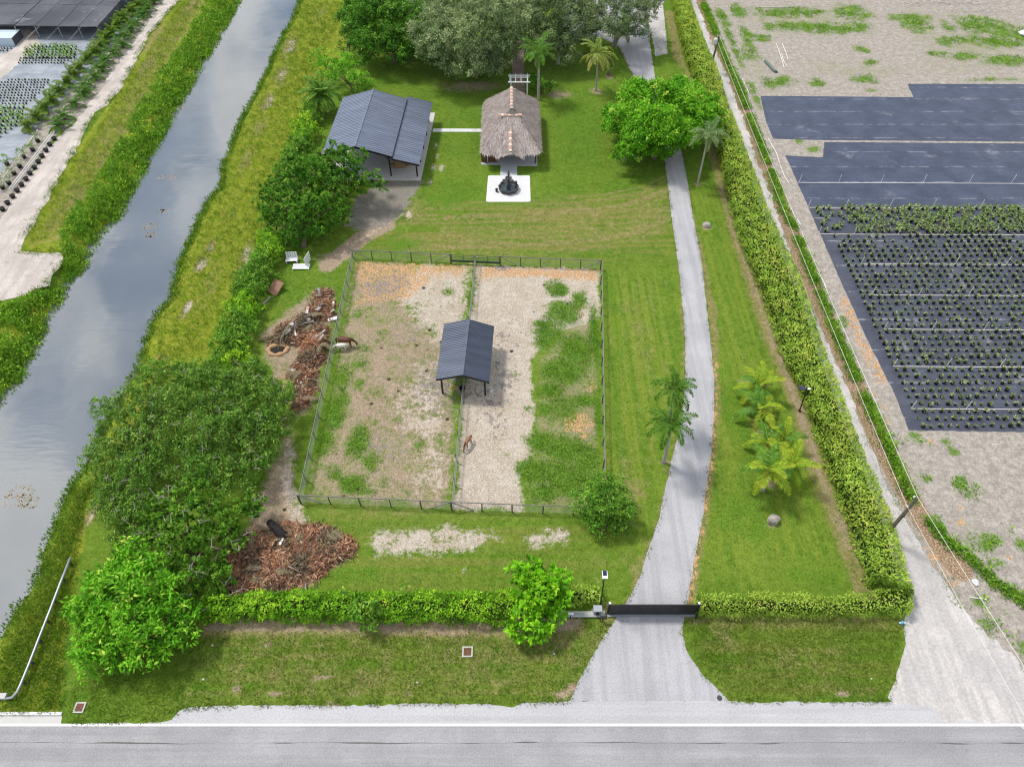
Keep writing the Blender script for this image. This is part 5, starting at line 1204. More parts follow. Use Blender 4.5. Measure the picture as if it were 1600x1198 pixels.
# ------------------------------------------------------------------ palms
def frond_mesh(name, length, mat, e0=.9, e1=-.9, nl=22, ll=.62, droop=.35, plumose=0.0, seed=0, wid=.055, tint0=.5):
    rg = np.random.default_rng(seed)
    ts = np.linspace(0, 1, 14); ang = e0 + (e1 - e0) * ts ** 1.2
    dx = np.cumsum(np.cos(ang)) / 14 * length; dz = np.cumsum(np.sin(ang)) / 14 * length
    rach = np.stack([dx, np.zeros(14), dz], 1); rach = np.vstack([[0, 0, 0], rach]); tt_ = np.linspace(0, 1, 15)
    mb = MB().tube([tuple(r) for r in rach], list(.045 * (1 - .8 * tt_)), 4)
    C = []; D = []; N = []; L = []; T = []
    for s in (-1, 1):
        for i in range(nl):
            t_ = .14 + .86 * i / (nl - 1); q = np.array([np.interp(t_, tt_, rach[:, k]) for k in range(3)]); q2 = np.array([np.interp(min(1, t_ + .05), tt_, rach[:, k]) for k in range(3)])
            tg = q2 - q; tg = tg / max(np.linalg.norm(tg), 1e-6) if np.linalg.norm(tg) > 1e-6 else np.array([1, 0, 0])
            up = np.array([-tg[2], 0, tg[0]])
            pl = rg.normal(0, plumose)
            d = np.array([0, s, 0]) * .9 + tg * (.35 + .5 * t_) + up * (.15 + pl) - np.array([0, 0, droop]) + rg.normal(0, .07, 3)
            C.append(q); D.append(d); N.append(up + np.array([0, -s * .3, .2])); L.append(ll * (math.sin(PI * min(1, .16 + .80 * t_)) ** .6) * rg.uniform(.85, 1.1)); T.append(np.clip(tint0 + .25 * (t_ - .5) + rg.normal(0, .12), 0, 1))
    v, tt2 = leaves(np.array(C), np.array(D), np.array(N), np.array(L), np.full(len(L), wid * 2), np.array(T))
    nv = len(mb.v); me = bpy.data.meshes.new(name)
    fs = mb.f + [tuple(nv + 4 * i + k for k in range(4)) for i in range(len(L))]
    me.from_pydata(mb.v + [tuple(x) for x in v.reshape(-1, 3)], [], fs); me.materials.append(mat)
    me.attributes.new('tint', 'FLOAT', 'POINT').data.foreach_set('value', np.concatenate([np.full(nv, min(1, tint0 + .3)), tt2]).astype(np.float32)); me.update()
    return me
FR = {}
def fset(key, mat, length, ll, **kw):
    FR[key] = [frond_mesh('frond', length, mat, 1.25, .2, ll=ll, droop=.05, seed=1, **kw), frond_mesh('frond', length, mat, .85, -.55, ll=ll, seed=2, **kw), frond_mesh('frond', length * .96, mat, .5, -1.0, ll=ll, seed=3, **kw), frond_mesh('frond', length * .9, mat, .05, -1.35, ll=ll * .95, seed=4, **kw)]
M['frond_royal'] = leafmat('royal_frond', G3((0, (.02, .07, .010)), (.5, (.065, .165, .016)), (1, (.22, .36, .05))), .6, .2, .1)
FR['royal'] = [frond_mesh('frond', 2.3, M['frond_royal'], 1.25, .1, nl=30, ll=.55, plumose=.3, seed=61, wid=.045, droop=.1), frond_mesh('frond', 2.6, M['frond_royal'], .95, -.9, nl=32, ll=.55, plumose=.3, seed=62, wid=.045), frond_mesh('frond', 2.6, M['frond_royal'], .65, -1.3, nl=32, ll=.55, plumose=.3, seed=63, wid=.045), frond_mesh('frond', 2.4, M['frond_royal'], .35, -1.5, nl=30, ll=.5, plumose=.3, seed=64, wid=.045)]
fset('far_royal', M['frond'], 3.3, .75, nl=26, plumose=.4, wid=.06)
fset('grey', M['frond_grey'], 3.0, .75, nl=26, plumose=.2, wid=.055)
FR['coco'] = [frond_mesh('frond', 3.4, M['frond_coco'], 1.2, -.1, ll=.75, droop=.2, seed=11), frond_mesh('frond', 3.5, M['frond_coco'], .8, -1.0, ll=.8, droop=.6, seed=12), frond_mesh('frond', 3.4, M['frond_coco'], .45, -1.25, ll=.8, droop=.7, seed=13, tint0=.65), frond_mesh('frond', 3.0, M['frond_coco'], .0, -1.45, ll=.75, droop=.7, seed=14, tint0=.85)]
fset('yel', M['frond_yel'], 2.5, .66, nl=26, wid=.05, tint0=.52)
FR['deep'] = [frond_mesh('frond', 2.2, M['frond'], 1.2, .3, ll=.55, seed=21, nl=20), frond_mesh('frond', 2.3, M['frond'], .9, -.5, ll=.55, seed=22, nl=20), frond_mesh('frond', 2.2, M['frond'], .5, -.9, ll=.55, seed=23, nl=20), frond_mesh('frond', 2.0, M['frond'], .2, -1.1, ll=.5, seed=24, nl=20)]
FR['green'] = [frond_mesh('frond', 2.7, M['frond'], 1.25, .0, ll=.68, seed=91, nl=28), frond_mesh('frond', 2.8, M['frond'], .9, -.9, ll=.7, seed=92, nl=28, droop=.5), frond_mesh('frond', 2.7, M['frond'], .5, -1.2, ll=.68, seed=93, nl=28, droop=.6), frond_mesh('frond', 2.4, M['frond_yel'], .1, -1.35, ll=.62, seed=94, nl=26, droop=.6)]
DEADF = [frond_mesh('dry_frond', 2.0, M['frond_dead'], .5, -1.1, ll=.4, seed=31), frond_mesh('dry_frond', 1.8, M['frond_dead'], -.2, -1.4, ll=.35, seed=32)]
def palm(name, label, base, top, key, nf, r=.13, shaft=0.0, dead=0, scale=1.0, bark=None, group=None, z=None, cat='palm', lo=0, boot=True):
    b = P(*base); tp = P(top[0], top[1], z) if z else top_of(base, top)
    o = thing(name, label, cat, b, group=group); q = tp - b
    if q.z > .3:
        MB().tube([(0, 0, -.05), (0, 0, .2), (q.x * .25, q.y * .25, q.z * .5), (q.x, q.y, q.z)], [r * 1.5, r * 1.15, r, r * .8], 9).build('trunk', bark or M['palebark'], o, smooth=True)
    if shaft: MB().tube([(q.x, q.y, q.z - shaft), (q.x, q.y, q.z - shaft * .5), (q.x, q.y, q.z + .15)], [r * .95, r * 1.05, r * .4], 8).build('crownshaft', M['trunk_green'], o, smooth=True)
    ph = random.random() * 6
    for k in range(nf):
        f = k / max(1, nf - 1); kind = min(3, int(lo + f * (3.99 - lo)))
        a = ph + k * 2.39996 + random.uniform(-.2, .2)
        fo_ = link('frond', FR['green' if key == 'yel' and k % 3 == 1 else key][kind], o, (q.x, q.y, q.z), (random.uniform(-.12, .12), random.uniform(-.12, .12), a))
        s = scale * random.uniform(.88, 1.1); fo_.scale = (s, s, s)
    for k in range(dead):
        fo_ = link('dry_frond', DEADF[k % 2], o, (q.x, q.y, q.z - .1), (0, 0, ph + 1.3 + k * 2.1)); fo_.scale = (scale,) * 3
    return o
palm('royal_palm', 'nearer of the two smooth-trunked palms leaning beside the driveway curve', (1037, 722), (1048, 664), 'royal', 12, .15, .9, lo=.5, scale=1.08)
palm('royal_palm', 'farther of the two smooth-trunked palms beside the driveway curve', (1042, 668), (1054, 608), 'royal', 12, .15, .9, lo=.5, scale=1.08)
palm('royal_palm', 'tall pale-trunked palm right behind the thatched hut', (841, 156), (842, 84), 'far_royal', 15, .17, 1.0, dead=2, lo=.4)
palm('coconut_palm', 'yellow-drooping coconut palm standing alone in its mulch ring on the far lawn', (931, 142), (934, 86), 'coco', 15, .15, dead=3)
palm('lane_palm', 'slender grey-green palm leaning over the lawn beside the round shade tree', (1090, 287), (1107, 210), 'grey', 14, .12, .8, dead=0, lo=.8)
palm('coconut_palm', 'dark coconut palm close to the parking court paving', (962, 74), (975, 48), 'grey', 13, .14, lo=.6)
palm('date_palm', 'low bushy palm between the barn roof and the canal bank', (498, 176), (502, 150), 'deep', 26, .2, scale=1.55)
palm('dwarf_palm', 'yellow-fronded palm with a dry white frond, at the lawn end of the palm cluster', (1183, 618), (1184, 604), 'yel', 11, .16, dead=3, scale=1.1)
palm('dwarf_palm', 'dark-hearted yellow palm second from the lawn end of the palm cluster', (1186, 655), (1189, 640), 'yel', 11, .16, dead=2, scale=1.05)
palm('dwarf_palm', 'yellow palm in the middle of the cluster', (1200, 706), (1198, 692), 'yel', 10, .16, dead=1)
palm('dwarf_palm', 'small yellow-green palm on the hedge side of the cluster', (1222, 700), (1226, 684), 'yel', 9, .14, scale=.8)
palm('dwarf_palm', 'largest yellow palm at the road end of the cluster', (1191, 765), (1200, 735), 'yel', 13, .2, scale=1.12)
palm('dwarf_palm', 'wide yellow palm between the largest palm and the tall hedge', (1226, 748), (1234, 728), 'yel', 10, .18, scale=1.05)
tag(thing('sapling_guard', 'small dark young palm in a mulch ring beside the far driveway', 'palm', P(951, 118)), None)
sg = [o for o in COL.objects if o.name.startswith('sapling_guard')][0]; sg.name = 'young_palm'
MB().tube([(0, 0, 0), (0, 0, .4), (.02, 0, .6)], [.3, .26, .15], 9).build('trunk', M['bark'], sg)
for k in range(5): f_ = link('frond', FR['grey'][k % 2], sg, (0, 0, .6), (0, 0, k * 1.3)); f_.scale = (.35,) * 3

# ------------------------------------------------------------------ rough growth
def scatter(poly_px, n, rg, world=False):
    w = np.array(poly_px) if world else wpoly(poly_px); lo, hi = w.min(0), w.max(0); out = []
    got = 0
    while got < n:
        q = rg.uniform(lo, hi, (n * 2, 2)); q = q[sdist(q[:, 0], q[:, 1], w) < 0]; out.append(q); got += len(q)
        if len(q) == 0: break
    return np.concatenate(out)[:n]
def growth(name, pts, h, leaf, mat, label=None, cat=None, seed=0, wid=.35, tint=.45, kind='stuff', lay=.35, z=None, per=10, spread=.25):
    """Tufts of blades and leaves rooted at the points."""
    rg = np.random.default_rng(seed); m = len(pts)
    if z is None: z, _ = water_height(pts[:, 0], pts[:, 1])
    q = np.repeat(np.concatenate([pts, np.asarray(z)[:, None]], 1), per, 0); n = len(q)
    hs = np.repeat(h * rg.uniform(.3, 1.2, m), per); ti = np.repeat(np.clip(rg.normal(tint, .18, m), 0, 1), per)
    e = sph(n, 0.0, rg)
    C = q + e * np.array([spread, spread, 0]) + np.stack([0 * hs, 0 * hs, hs * rg.random(n) * .8], 1)
    D = nrm(e * lay * 2 + rg.normal(0, .3, (n, 3)) + np.array([0, 0, .6])); N = nrm(np.array([0, 0, 1.0]) + rg.normal(0, .5, (n, 3)))
    L = leaf * rg.uniform(.6, 1.3, n)
    v, tt = leaves(C, D, N, L, L * wid, np.clip(ti + rg.normal(0, .12, n), 0, 1))
    return tag(link(name, quads_mesh(name, v, 4, mat, tt), kind=kind), label, cat)
rg = np.random.default_rng(11)
# bushy weeds on the far bank of the canal
SCR = [(385, -40), (372, 0), (340, 55), (312, 100), (284, 150), (257, 200), (228, 250), (201, 300), (182, 342), (160, 358), (138, 388), (132, 404), (112, 430), (96, 450), (88, 470), (70, 500), (56, 530), (40, 566), (14, 602), (-30, 640), (-40, 480), (10, 474), (60, 458), (92, 440), (100, 405), (96, 372), (120, 320), (150, 290), (185, 225), (220, 160), (255, 108), (292, 58), (324, 0), (345, -40)]
q = scatter(SCR, 9000, rg); dw_ = sdist(q[:, 0], q[:, 1], WPOLY)
q = q[rg.random(len(q)) < np.clip(1.15 - dw_ / 6.5, .12, 1) * np.clip(.75 + .6 * np.sin(q[:, 0] * .9 + q[:, 1] * .35) * np.sin(q[:, 1] * .8), .15, 1)]
growth('bank_weeds', q, .6, .34, M['weed_green'], seed=1, wid=.5, per=11, spread=.35)
SCR2 = [(160, 640), (110, 760), (80, 835), (60, 895), (20, 960), (-10, 1005), (2, 1012), (36, 962), (74, 905), (100, 840), (128, 770), (180, 660)]
EDG = [(v_[0] + 1.5, v_[1]) for v_ in WATER_R if v_[1] < 1010]
w_ = wpoly(EDG, WATER_Z); c_ = np.concatenate([[0], np.cumsum(np.linalg.norm(np.diff(w_, axis=0), axis=1))]); s_ = rg.uniform(0, c_[-1], 1900)
ep_ = np.stack([np.interp(s_, c_, w_[:, k]) for k in (0, 1)], 1) + rg.normal(0, .35, (1900, 2)) + np.array([.35, 0])
growth('waterside_weeds', ep_[::1], .45, .34, M['weed'], seed=2, wid=.3, per=9, spread=.3)
BNK = [(470, 0), (545, 5), (470, 170), (430, 330), (395, 395), (345, 545), (240, 580), (240, 500), (272, 440), (300, 370), (345, 265), (400, 148)]
growth('bank_grass', scatter(BNK, 5200, rg), .16, .24, M['weed'], seed=3, wid=.22, per=7, spread=.3, tint=.6)
BNK2 = [(160, 740), (130, 800), (100, 1000), (95, 1110), (0, 1112), (0, 1010), (60, 905), (115, 765)]
growth('bank_grass', scatter(BNK2, 2600, rg), .2, .24, M['weed'], seed=4, wid=.22, per=7, spread=.3, tint=.6)
MID = [(330, -20), (300, 30), (225, 150), (150, 285), (95, 365), (40, 385), (85, 305), (190, 145), (285, 0)]
growth('bank_grass', scatter(MID, 2600, rg), .2, .24, M['weed'], seed=5, wid=.22, per=6, spread=.35, tint=.65)
# green strip along the ditch
DIT = [(1090, -25), (1103, 15), (1117, 50), (1134, 95), (1154, 135), (1170, 180), (1190, 232), (1205, 270), (1222, 325), (1240, 358), (1252, 388), (1266, 425), (1276, 450), (1288, 478), (1300, 508), (1312, 538), (1326, 568), (1342, 605), (1360, 642), (1376, 674), (1391, 707), (1402, 735), (1414, 762), (1428, 788), (1450, 815), (1466, 832), (1488, 856), (1510, 872), (1534, 892), (1545, 905), (1576, 926), (1610, 945), (1680, 985)]
w_ = wpoly(DIT); c_ = np.concatenate([[0], np.cumsum(np.linalg.norm(np.diff(w_, axis=0), axis=1))]); s_ = rg.uniform(0, c_[-1], 3600)
dp = np.stack([np.interp(s_, c_, w_[:, k]) for k in (0, 1)], 1) + rg.normal(0, .30, (3600, 2))
keep = np.sin(s_ * 1.3) + np.sin(s_ * .47 + 1) > -1.35
growth('ditch_weeds', dp[keep], .42, .26, M['weed_green'], seed=6, wid=.4, per=12, spread=.25, z=np.zeros(keep.sum()))
# weeds and grass tussocks where the ground is painted green in the paddock and the fields
def from_mask(chn, thr, n, rg, box):
    j0, j1 = np.searchsorted(gx, [box[0], box[1]]); i0, i1 = np.searchsorted(gy, [box[2], box[3]])
    m = MASK[chn][i0:i1, j0:j1]; cand = np.argwhere(m > thr)
    pick = cand[rg.integers(0, len(cand), n)]; w = m[pick[:, 0], pick[:, 1]]; pick = pick[rg.random(n) < w]
    return np.stack([gx[j0 + pick[:, 1]], gy[i0 + pick[:, 0]]], 1) + rg.uniform(-.2, .2, (len(pick), 2))
q = from_mask('lush', .45, 5200, rg, (-19, 10.2, 31.5, 64)); q = q[sdist(q[:, 0], q[:, 1], wpoly(PAD)) < -.15]
growth('paddock_grass', q, .10, .20, M['weed_green'], seed=7, wid=.3, per=6, spread=.3, z=np.zeros(len(q)), tint=.4)
q = from_mask('lush', .42, 5200, rg, (24, 104, 20, 150)); q = q[(sdist(q[:, 0], q[:, 1], wpoly([(1160, 148), (1620, 120), (1900, 700), (1410, 690), (1200, 230)])) > 0) & (q[:, 0] > 33)]
q = q[::2]
growth('field_weeds', q, .14, .26, M['weed_green'], seed=8, wid=.4, per=8, spread=.4, z=np.zeros(len(q)))
# short turf of the lawns
LAWN = [(440, 400), (600, 100), (700, 120), (930, 150), (1050, 20), (1060, 90), (1350, 925), (1090, 925), (1115, 600), (1040, 250), (1070, 560), (980, 930), (330, 930), (470, 810), (945, 812), (940, 405), (545, 395), (470, 785), (430, 470)]
VER = [(320, 980), (960, 968), (895, 1092), (300, 1098), (260, 1124), (105, 1124), (120, 1060)]
VER2 = [(1072, 970), (1412, 970), (1390, 1090), (1140, 1090), (1085, 1030)]
tp_ = np.concatenate([scatter(LAWN, 19000, rg), scatter(VER, 9000, rg), scatter(VER2, 5000, rg)])
bare = np.zeros(len(tp_))
ii = np.clip(np.searchsorted(gy, tp_[:, 1]), 0, ny - 1); jj = np.clip(np.searchsorted(gx, tp_[:, 0]), 0, nx - 1)
for c_n in ('sand', 'soil', 'mulch', 'orange'): bare = np.maximum(bare, MASK[c_n][ii, jj])
drive_w = wpoly(DR_L + DR_R)
keep = (bare < .45) & (sdist(tp_[:, 0], tp_[:, 1], drive_w) > .15)
for bx in ((-25, -11, 81, 99), (-4.5, 3.8, 76, 98)): keep &= ~((tp_[:, 0] > bx[0]) & (tp_[:, 0] < bx[1]) & (tp_[:, 1] > bx[2]) & (tp_[:, 1] < bx[3]))
M['turf'] = leafmat('turf_blade', G3((0, (.07, .14, .012)), (.5, (.12, .20, .02)), (.85, (.19, .245, .035)), (1, (.27, .24, .08))), .8, .2, .1, gain=.92)
growth('lawn_turf', tp_[keep], .05, .13, M['turf'], seed=9, wid=.3, per=4, spread=.3, z=np.zeros(keep.sum()), tint=.45, lay=.6)
def along(pts, n, w, rg):
    p_ = wpoly(pts); c_ = np.concatenate([[0], np.cumsum(np.linalg.norm(np.diff(p_, axis=0), axis=1))]); s_ = rg.uniform(0, c_[-1], n)
    s_ = s_[np.sin(s_ * .8) + np.sin(s_ * 2.3 + 1) > -.7]
    return np.stack([np.interp(s_, c_, p_[:, k]) for k in (0, 1)], 1) + rg.normal(0, w, (len(s_), 2))
q = along(TRK_R[:-2], 1500, .35, rg)
growth('track_edge_grass', q, .16, .22, M['weed'], seed=14, wid=.25, per=7, spread=.3, z=np.zeros(len(q)), tint=.5)
q = along(LANE_R, 900, .3, rg)
growth('lane_edge_grass', q, .10, .18, M['weed'], seed=15, wid=.25, per=6, spread=.25, z=np.zeros(len(q)), tint=.6)
q = np.concatenate([along(DR_L[:-1], 900, .10, rg), along(DR_R[2:], 900, .10, rg), along([(110, 1128), (250, 1127), (285, 1107), (340, 1102), (890, 1095)], 700, .10, rg), along([(1140, 1094), (1390, 1095)], 250, .10, rg)])
growth('verge_edge_grass', q, .05, .13, M['turf'], seed=16, wid=.3, per=5, spread=.15, z=np.zeros(len(q)), tint=.55, lay=.6)
# floating scum on the canal
for k, (u, v, r) in enumerate([(262, 277, .9), (234, 353, .7), (236, 367, .55), (284, 168, .8), (34, 768, .8), (26, 782, .9), (45, 785, .7), (254, 330, .4)]):
    rgk = np.random.default_rng(60 + k); q = P(u, v, WATER_Z); n_ = 60
    a_ = rgk.uniform(0, 2 * PI, n_); r_ = r * np.sqrt(rgk.random(n_)); C = np.stack([q.x + r_ * np.cos(a_) * 1.4, q.y + r_ * np.sin(a_), np.full(n_, WATER_Z + .012)], 1)
    D = np.stack([np.cos(a_ * 3), np.sin(a_ * 3), 0 * a_], 1); N = np.tile([0, 0, 1.0], (n_, 1)); L = rgk.uniform(.12, .3, n_)
    vv, tt = leaves(C, D, N, L, L * .6, np.clip(rgk.normal(.7, .2, n_), 0, 1)); vv[..., 2] = WATER_Z + .012
    tag(link('floating_scum', quads_mesh('floating_scum', vv, 4, M['frond_dead'], tt), kind='stuff'), None)
# ------------------------------------------------------------------ nursery field beyond the lane
def clothmat(name, c1, c2, rough=.42, seamy=3.6, off=0.0, dust=.25, spec=.5):
    t = NT(name); p = t.pos()
    w1 = t.noise(1, 4, .65, t.scale(p, (.5, 2.6, 1)), .8); w2 = t.noise(.35, 4, .6)
    col = t.mix(t.step(w2, .3, .7), c1, c2)
    col = t.mix(t.math('MULTIPLY', t.step(w1, .5, .75), .4), col, tuple(min(1, x * 1.5) for x in c2))
    d = t.math('MULTIPLY', t.step(t.noise(.22, 6, .7), .58, .72), dust)
    sp = t.n('ShaderNodeSeparateXYZ'); t.l(p, sp.inputs[0])
    fy = t.math('FRACT', t.math('DIVIDE', t.math('ADD', sp.outputs[1], off), seamy))
    seam = t.math('MULTIPLY', t.step(t.math('ABSOLUTE', t.math('SUBTRACT', fy, t.math('ADD', .5, t.math('MULTIPLY', t.math('SUBTRACT', t.noise(.6, 3, .6), .5), .1)))), .030, .008), t.step(t.noise(.35, 6, .8), .46, .60))
    col = t.mix(t.math('MAXIMUM', d, t.math('MULTIPLY', seam, .5)), col, (.46, .45, .47))
    sc2 = t.math('MULTIPLY', t.step(t.noise(2.2, 6, .8), .66, .72), t.step(t.noise(.18, 3, .6), .5, .65))
    col = t.mix(t.math('MULTIPLY', sc2, .6), col, (.55, .55, .56))
    return t.finish(col, rough, t.bump(w1, .5, .10), spec)
M['cloth'] = clothmat('black_ground_cloth', (.034, .043, .076), (.056, .070, .112))
M['cloth2'] = clothmat('planted_ground_cloth', (.046, .052, .076), (.074, .082, .112), .5, 4.5, 1.0, .55, .4)
M['cloth_grey'] = clothmat('grey_ground_cloth', (.20, .225, .26), (.30, .33, .37), .6, 6.0, 0, .3, .3)
def cloth(label, pts, mat, z): return sheet('ground_cloth', pts, z, mat, .04, .6, kind=None, label=label, cat='ground cloth', group='sheets of nursery ground cloth')
cloth('short dark blue ground cloth strip along the weedy far edge of the field', [(1418, 131), (1650, 132), (1800, 133), (1860, 155), (1427, 152)], M['cloth'], .012)
cloth('wide wrinkled blue-black ground cloth below the weeds, without any plants', [(1188, 150), (1427, 152), (1860, 155), (2050, 225), (1288, 219), (1208, 217), (1197, 190)], M['cloth'], .014)
cloth('narrow blue-black ground cloth strip starting at the bare weedy notch', [(1288, 222), (2050, 228), (2110, 250), (1286, 246)], M['cloth'], .012)
cloth('blue-black ground cloth with the empty sprinkler pipes in front of the plants', [(1227, 243), (1286, 246), (2110, 250), (2200, 330), (1264, 325), (1246, 285)], M['cloth'], .016)
cloth('large dark ground cloth covered with rows of small potted plants', [(1264, 326), (2200, 330), (2900, 690), (1600, 675), (1420, 672), (1400, 620), (1350, 520), (1300, 408)], M['cloth2'], .012)
for k, (v, us, uL) in enumerate([(286, (1248, 1310, 1376, 1442, 1514, 1580), 1247), (325, (1262, 1321, 1389, 1457, 1531, 1606), 1262), (366.5, (1279, 1334, 1403, 1474, 1552), 1279), (413, (1345, 1418, 1492, 1572), 1345), (461.5, (1362, 1435, 1513, 1597), 1362), (515, (1381, 1456, 1537, 1618), 1381), (573, (1395, 1478, 1562), 1395), (639, (1423, 1509, 1598), 1423)]):
    a, b = P(uL, v), P(1780, v + 2.5)
    o = thing('irrigation_line', '%s white sprinkler pipe with upright risers, counting from the empty cloth' % ['first', 'second', 'third', 'fourth', 'fifth', 'sixth', 'seventh', 'eighth'][k], 'pipe', a, group='white sprinkler pipes across the ground cloth')
    MB().tube([(0, 0, .06), (b.x - a.x, b.y - a.y, .06)], .045, 6).build('pipe', M['pvc'], o)
    for u in us:
        q = P(u, v) - a; hgt = 1.25
        MB().tube([(q.x, q.y, .05), (q.x + random.gauss(0, .03), q.y, hgt)], .034, 6).build('riser', M['pvc'], o)
sheet('nursery_path', [(26, 44), (58, 50), (62, 72), (40, 90), (26, 103), (0, 124), (-80, 150), (-90, 86), (10, 84), (26, 72)], .018, M['tracksand'], .2, .5)
# potted plants
def plant_mesh(name, r, h, n, mat, seed, pr=.15, ph=.24, L=.22):
    rg2 = np.random.default_rng(seed); mb = MB().lathe([(pr * .8, 0), (pr, ph), (pr * .85, ph), (pr * .8, ph * .8)], 8)
    e = sph(n, .05, rg2); C = e * np.array([r * .25, r * .25, h * .35]) + np.array([0, 0, ph]); D = e + rg2.normal(0, .2, (n, 3)); N = np.array([0, 0, 1.0]) + rg2.normal(0, .3, (n, 3)) + e * .3
    Ls = L * rg2.uniform(.7, 1.25, n); v, tt = leaves(C, D, N, Ls, Ls * .42, np.clip(rg2.normal(.55, .22, n), 0, 1))
    nv = len(mb.v); me = bpy.data.meshes.new(name)
    me.from_pydata(mb.v + [tuple(x) for x in v.reshape(-1, 3)], [], mb.f + [tuple(nv + 4 * i + k for k in range(4)) for i in range(n)])
    me.materials.append(M['black_pot']); me.materials.append(mat)
    me.polygons.foreach_set('material_index', [0] * len(mb.f) + [1] * n)
    me.attributes.new('tint', 'FLOAT', 'POINT').data.foreach_set('value', np.concatenate([np.zeros(nv), tt]).astype(np.float32)); me.update()
    return me
M['leaf_nursery'] = leafmat('nursery_leaf', G3((0, (0.07, 0.12, 0.04)), (0.5, (0.22, 0.31, 0.1)), (0.85, (0.42, 0.48, 0.22)), (1, (0.58, 0.55, 0.36))), gain=1.12)
PM = [plant_mesh('potted_plant', .2, .28, 15, M['leaf_nursery'], 40 + k, .17, .26, L=.23) for k in range(5)]
PT = [plant_mesh('tall_potted_plant', .25, .5, 17, M['leaf_nursery'], 50 + k, .18, .3, L=.40) for k in range(3)]
def join_copies(name, meshes, places, kind='stuff', label=None, cat=None):
    """Many alike small plants as one object."""
    vs = []; fs = []; mi = []; ti = []; off = 0
    base = []
    for m in meshes:
        co = np.zeros(len(m.vertices) * 3, np.float32); m.vertices.foreach_get('co', co); tt = np.zeros(len(m.vertices), np.float32); m.attributes['tint'].data.foreach_get('value', tt)
        base.append((co.reshape(-1, 3), [tuple(p_.vertices) for p_ in m.polygons], [p_.material_index for p_ in m.polygons], tt))
    for (x, y, z, a, s, k) in (q_[:6] for q_ in places):
        co, f, m_, tt = base[k % len(base)]; c_, s_ = math.cos(a), math.sin(a)
        q = np.stack([(co[:, 0] * c_ - co[:, 1] * s_) * s + x, (co[:, 0] * s_ + co[:, 1] * c_) * s + y, co[:, 2] * s + z], 1)
        vs.append(q); fs += [tuple(i + off for i in ff) for ff in f]; mi += m_; ti.append(tt); off += len(co)
    me = bpy.data.meshes.new(name); me.from_pydata(np.concatenate(vs).tolist(), [], fs)
    for m in meshes[0].materials: me.materials.append(m)
    me.polygons.foreach_set('material_index', mi); me.attributes.new('tint', 'FLOAT', 'POINT').data.foreach_set('value', np.concatenate(ti)); me.update()
    return tag(link(name, me, kind=kind), label, cat)
edge = wpoly([(1420, 672), (1400, 620), (1350, 520), (1300, 408), (1264, 326)])
yB, yT = P(1430, 667).y, P(1300, 369).y
rows = []; y = yB; k = 0
pipes_y = [P(1400, v).y for v in (413, 461.5, 515, 573, 639)]
while y < yT:
    rows.append(y); y += .90
small = []
for r_, y in enumerate(rows):
    if any(abs(y - py) < .28 for py in pipes_y): y += .3
    xe = np.interp(y, edge[:, 1], edge[:, 0]) + 1.0 + (.0 if r_ % 2 else .0)
    x = 36.9 + .84 * math.ceil((xe - 36.9) / .84)
    while x < 64:
        if not (random.random() < .02): small.append((x + random.gauss(0, .05), y + random.gauss(0, .05), .014, random.random() * 6.3, random.uniform(.7, 1.25), random.randrange(5), r_))
        x += .84
small = [s for s in small if not (s[1] > P(1400, 385).y and s[0] < P(1405, 375).x and random.random() < .25)]
vis = lambda s: FPX * s[0] / (s[1] * math.cos(PITCH) + (CAM_H - s[2]) * math.sin(PITCH)) < 812
small.sort(key=lambda s: (not vis(s), s[1]))
ONES = 'first second third fourth fifth sixth seventh eighth ninth tenth eleventh twelfth thirteenth fourteenth fifteenth sixteenth seventeenth eighteenth nineteenth'.split()
def nth(i):
    if i < 20: return ONES[i - 1]
    t_, o_ = divmod(i, 10); n_ = ['twent', 'thirt', 'fort', 'fift'][t_ - 2]
    return n_ + 'ieth' if o_ == 0 else n_ + 'y-' + ONES[o_ - 1]
place = {}
for r_ in set(q_[6] for q_ in small):
    for i_, q_ in enumerate(sorted((q_ for q_ in small if q_[6] == r_), key=lambda q_: q_[0])): place[q_[:3]] = (r_ + 1, i_ + 1)
for s in small[:300]:
    o = link('potted_plant', PM[s[5]], None, s[:3], (0, 0, s[3])); o.scale = (s[4],) * 3
    tag(o, 'small potted plant, %s from the bare edge, in the %s row from the near edge' % (nth(place[s[:3]][1]), nth(place[s[:3]][0])), 'plant', 'potted plants on the dark ground cloth')
join_copies('potted_plants_beyond', PM, [s for s in small[300:] if s[0] < 62], 'stuff', 'farther rows of small potted plants on the dark ground cloth', 'plants')
tall = []
for r_ in range(8):
    y = P(1300, 363).y + r_ * .66
    xe = np.interp(y, edge[:, 1], edge[:, 0]) + .7; x = xe + (r_ % 2) * .3
    while x < 66:
        if random.random() < .92 and not (x < P(1330, 345).x and random.random() < .4): tall.append((x + random.gauss(0, .08), y + random.gauss(0, .06), .014, random.random() * 6.3, random.uniform(.75, 1.1), random.randrange(3)))
        x += .78
tall.sort(key=lambda s: (not vis(s), s[1]))
for s in tall[:300]:
    o = link('tall_potted_plant', PT[s[5]], None, s[:3], (0, 0, s[3])); o.scale = (s[4],) * 3
    tag(o, 'bushy potted plant in the crowded block between the second and third sprinkler pipes', 'plant', 'crowded bushy potted plants')
if tall[300:]: join_copies('tall_potted_plants_beyond', PT, tall[300:], 'stuff', 'rest of the crowded bushy potted plants', 'plants')
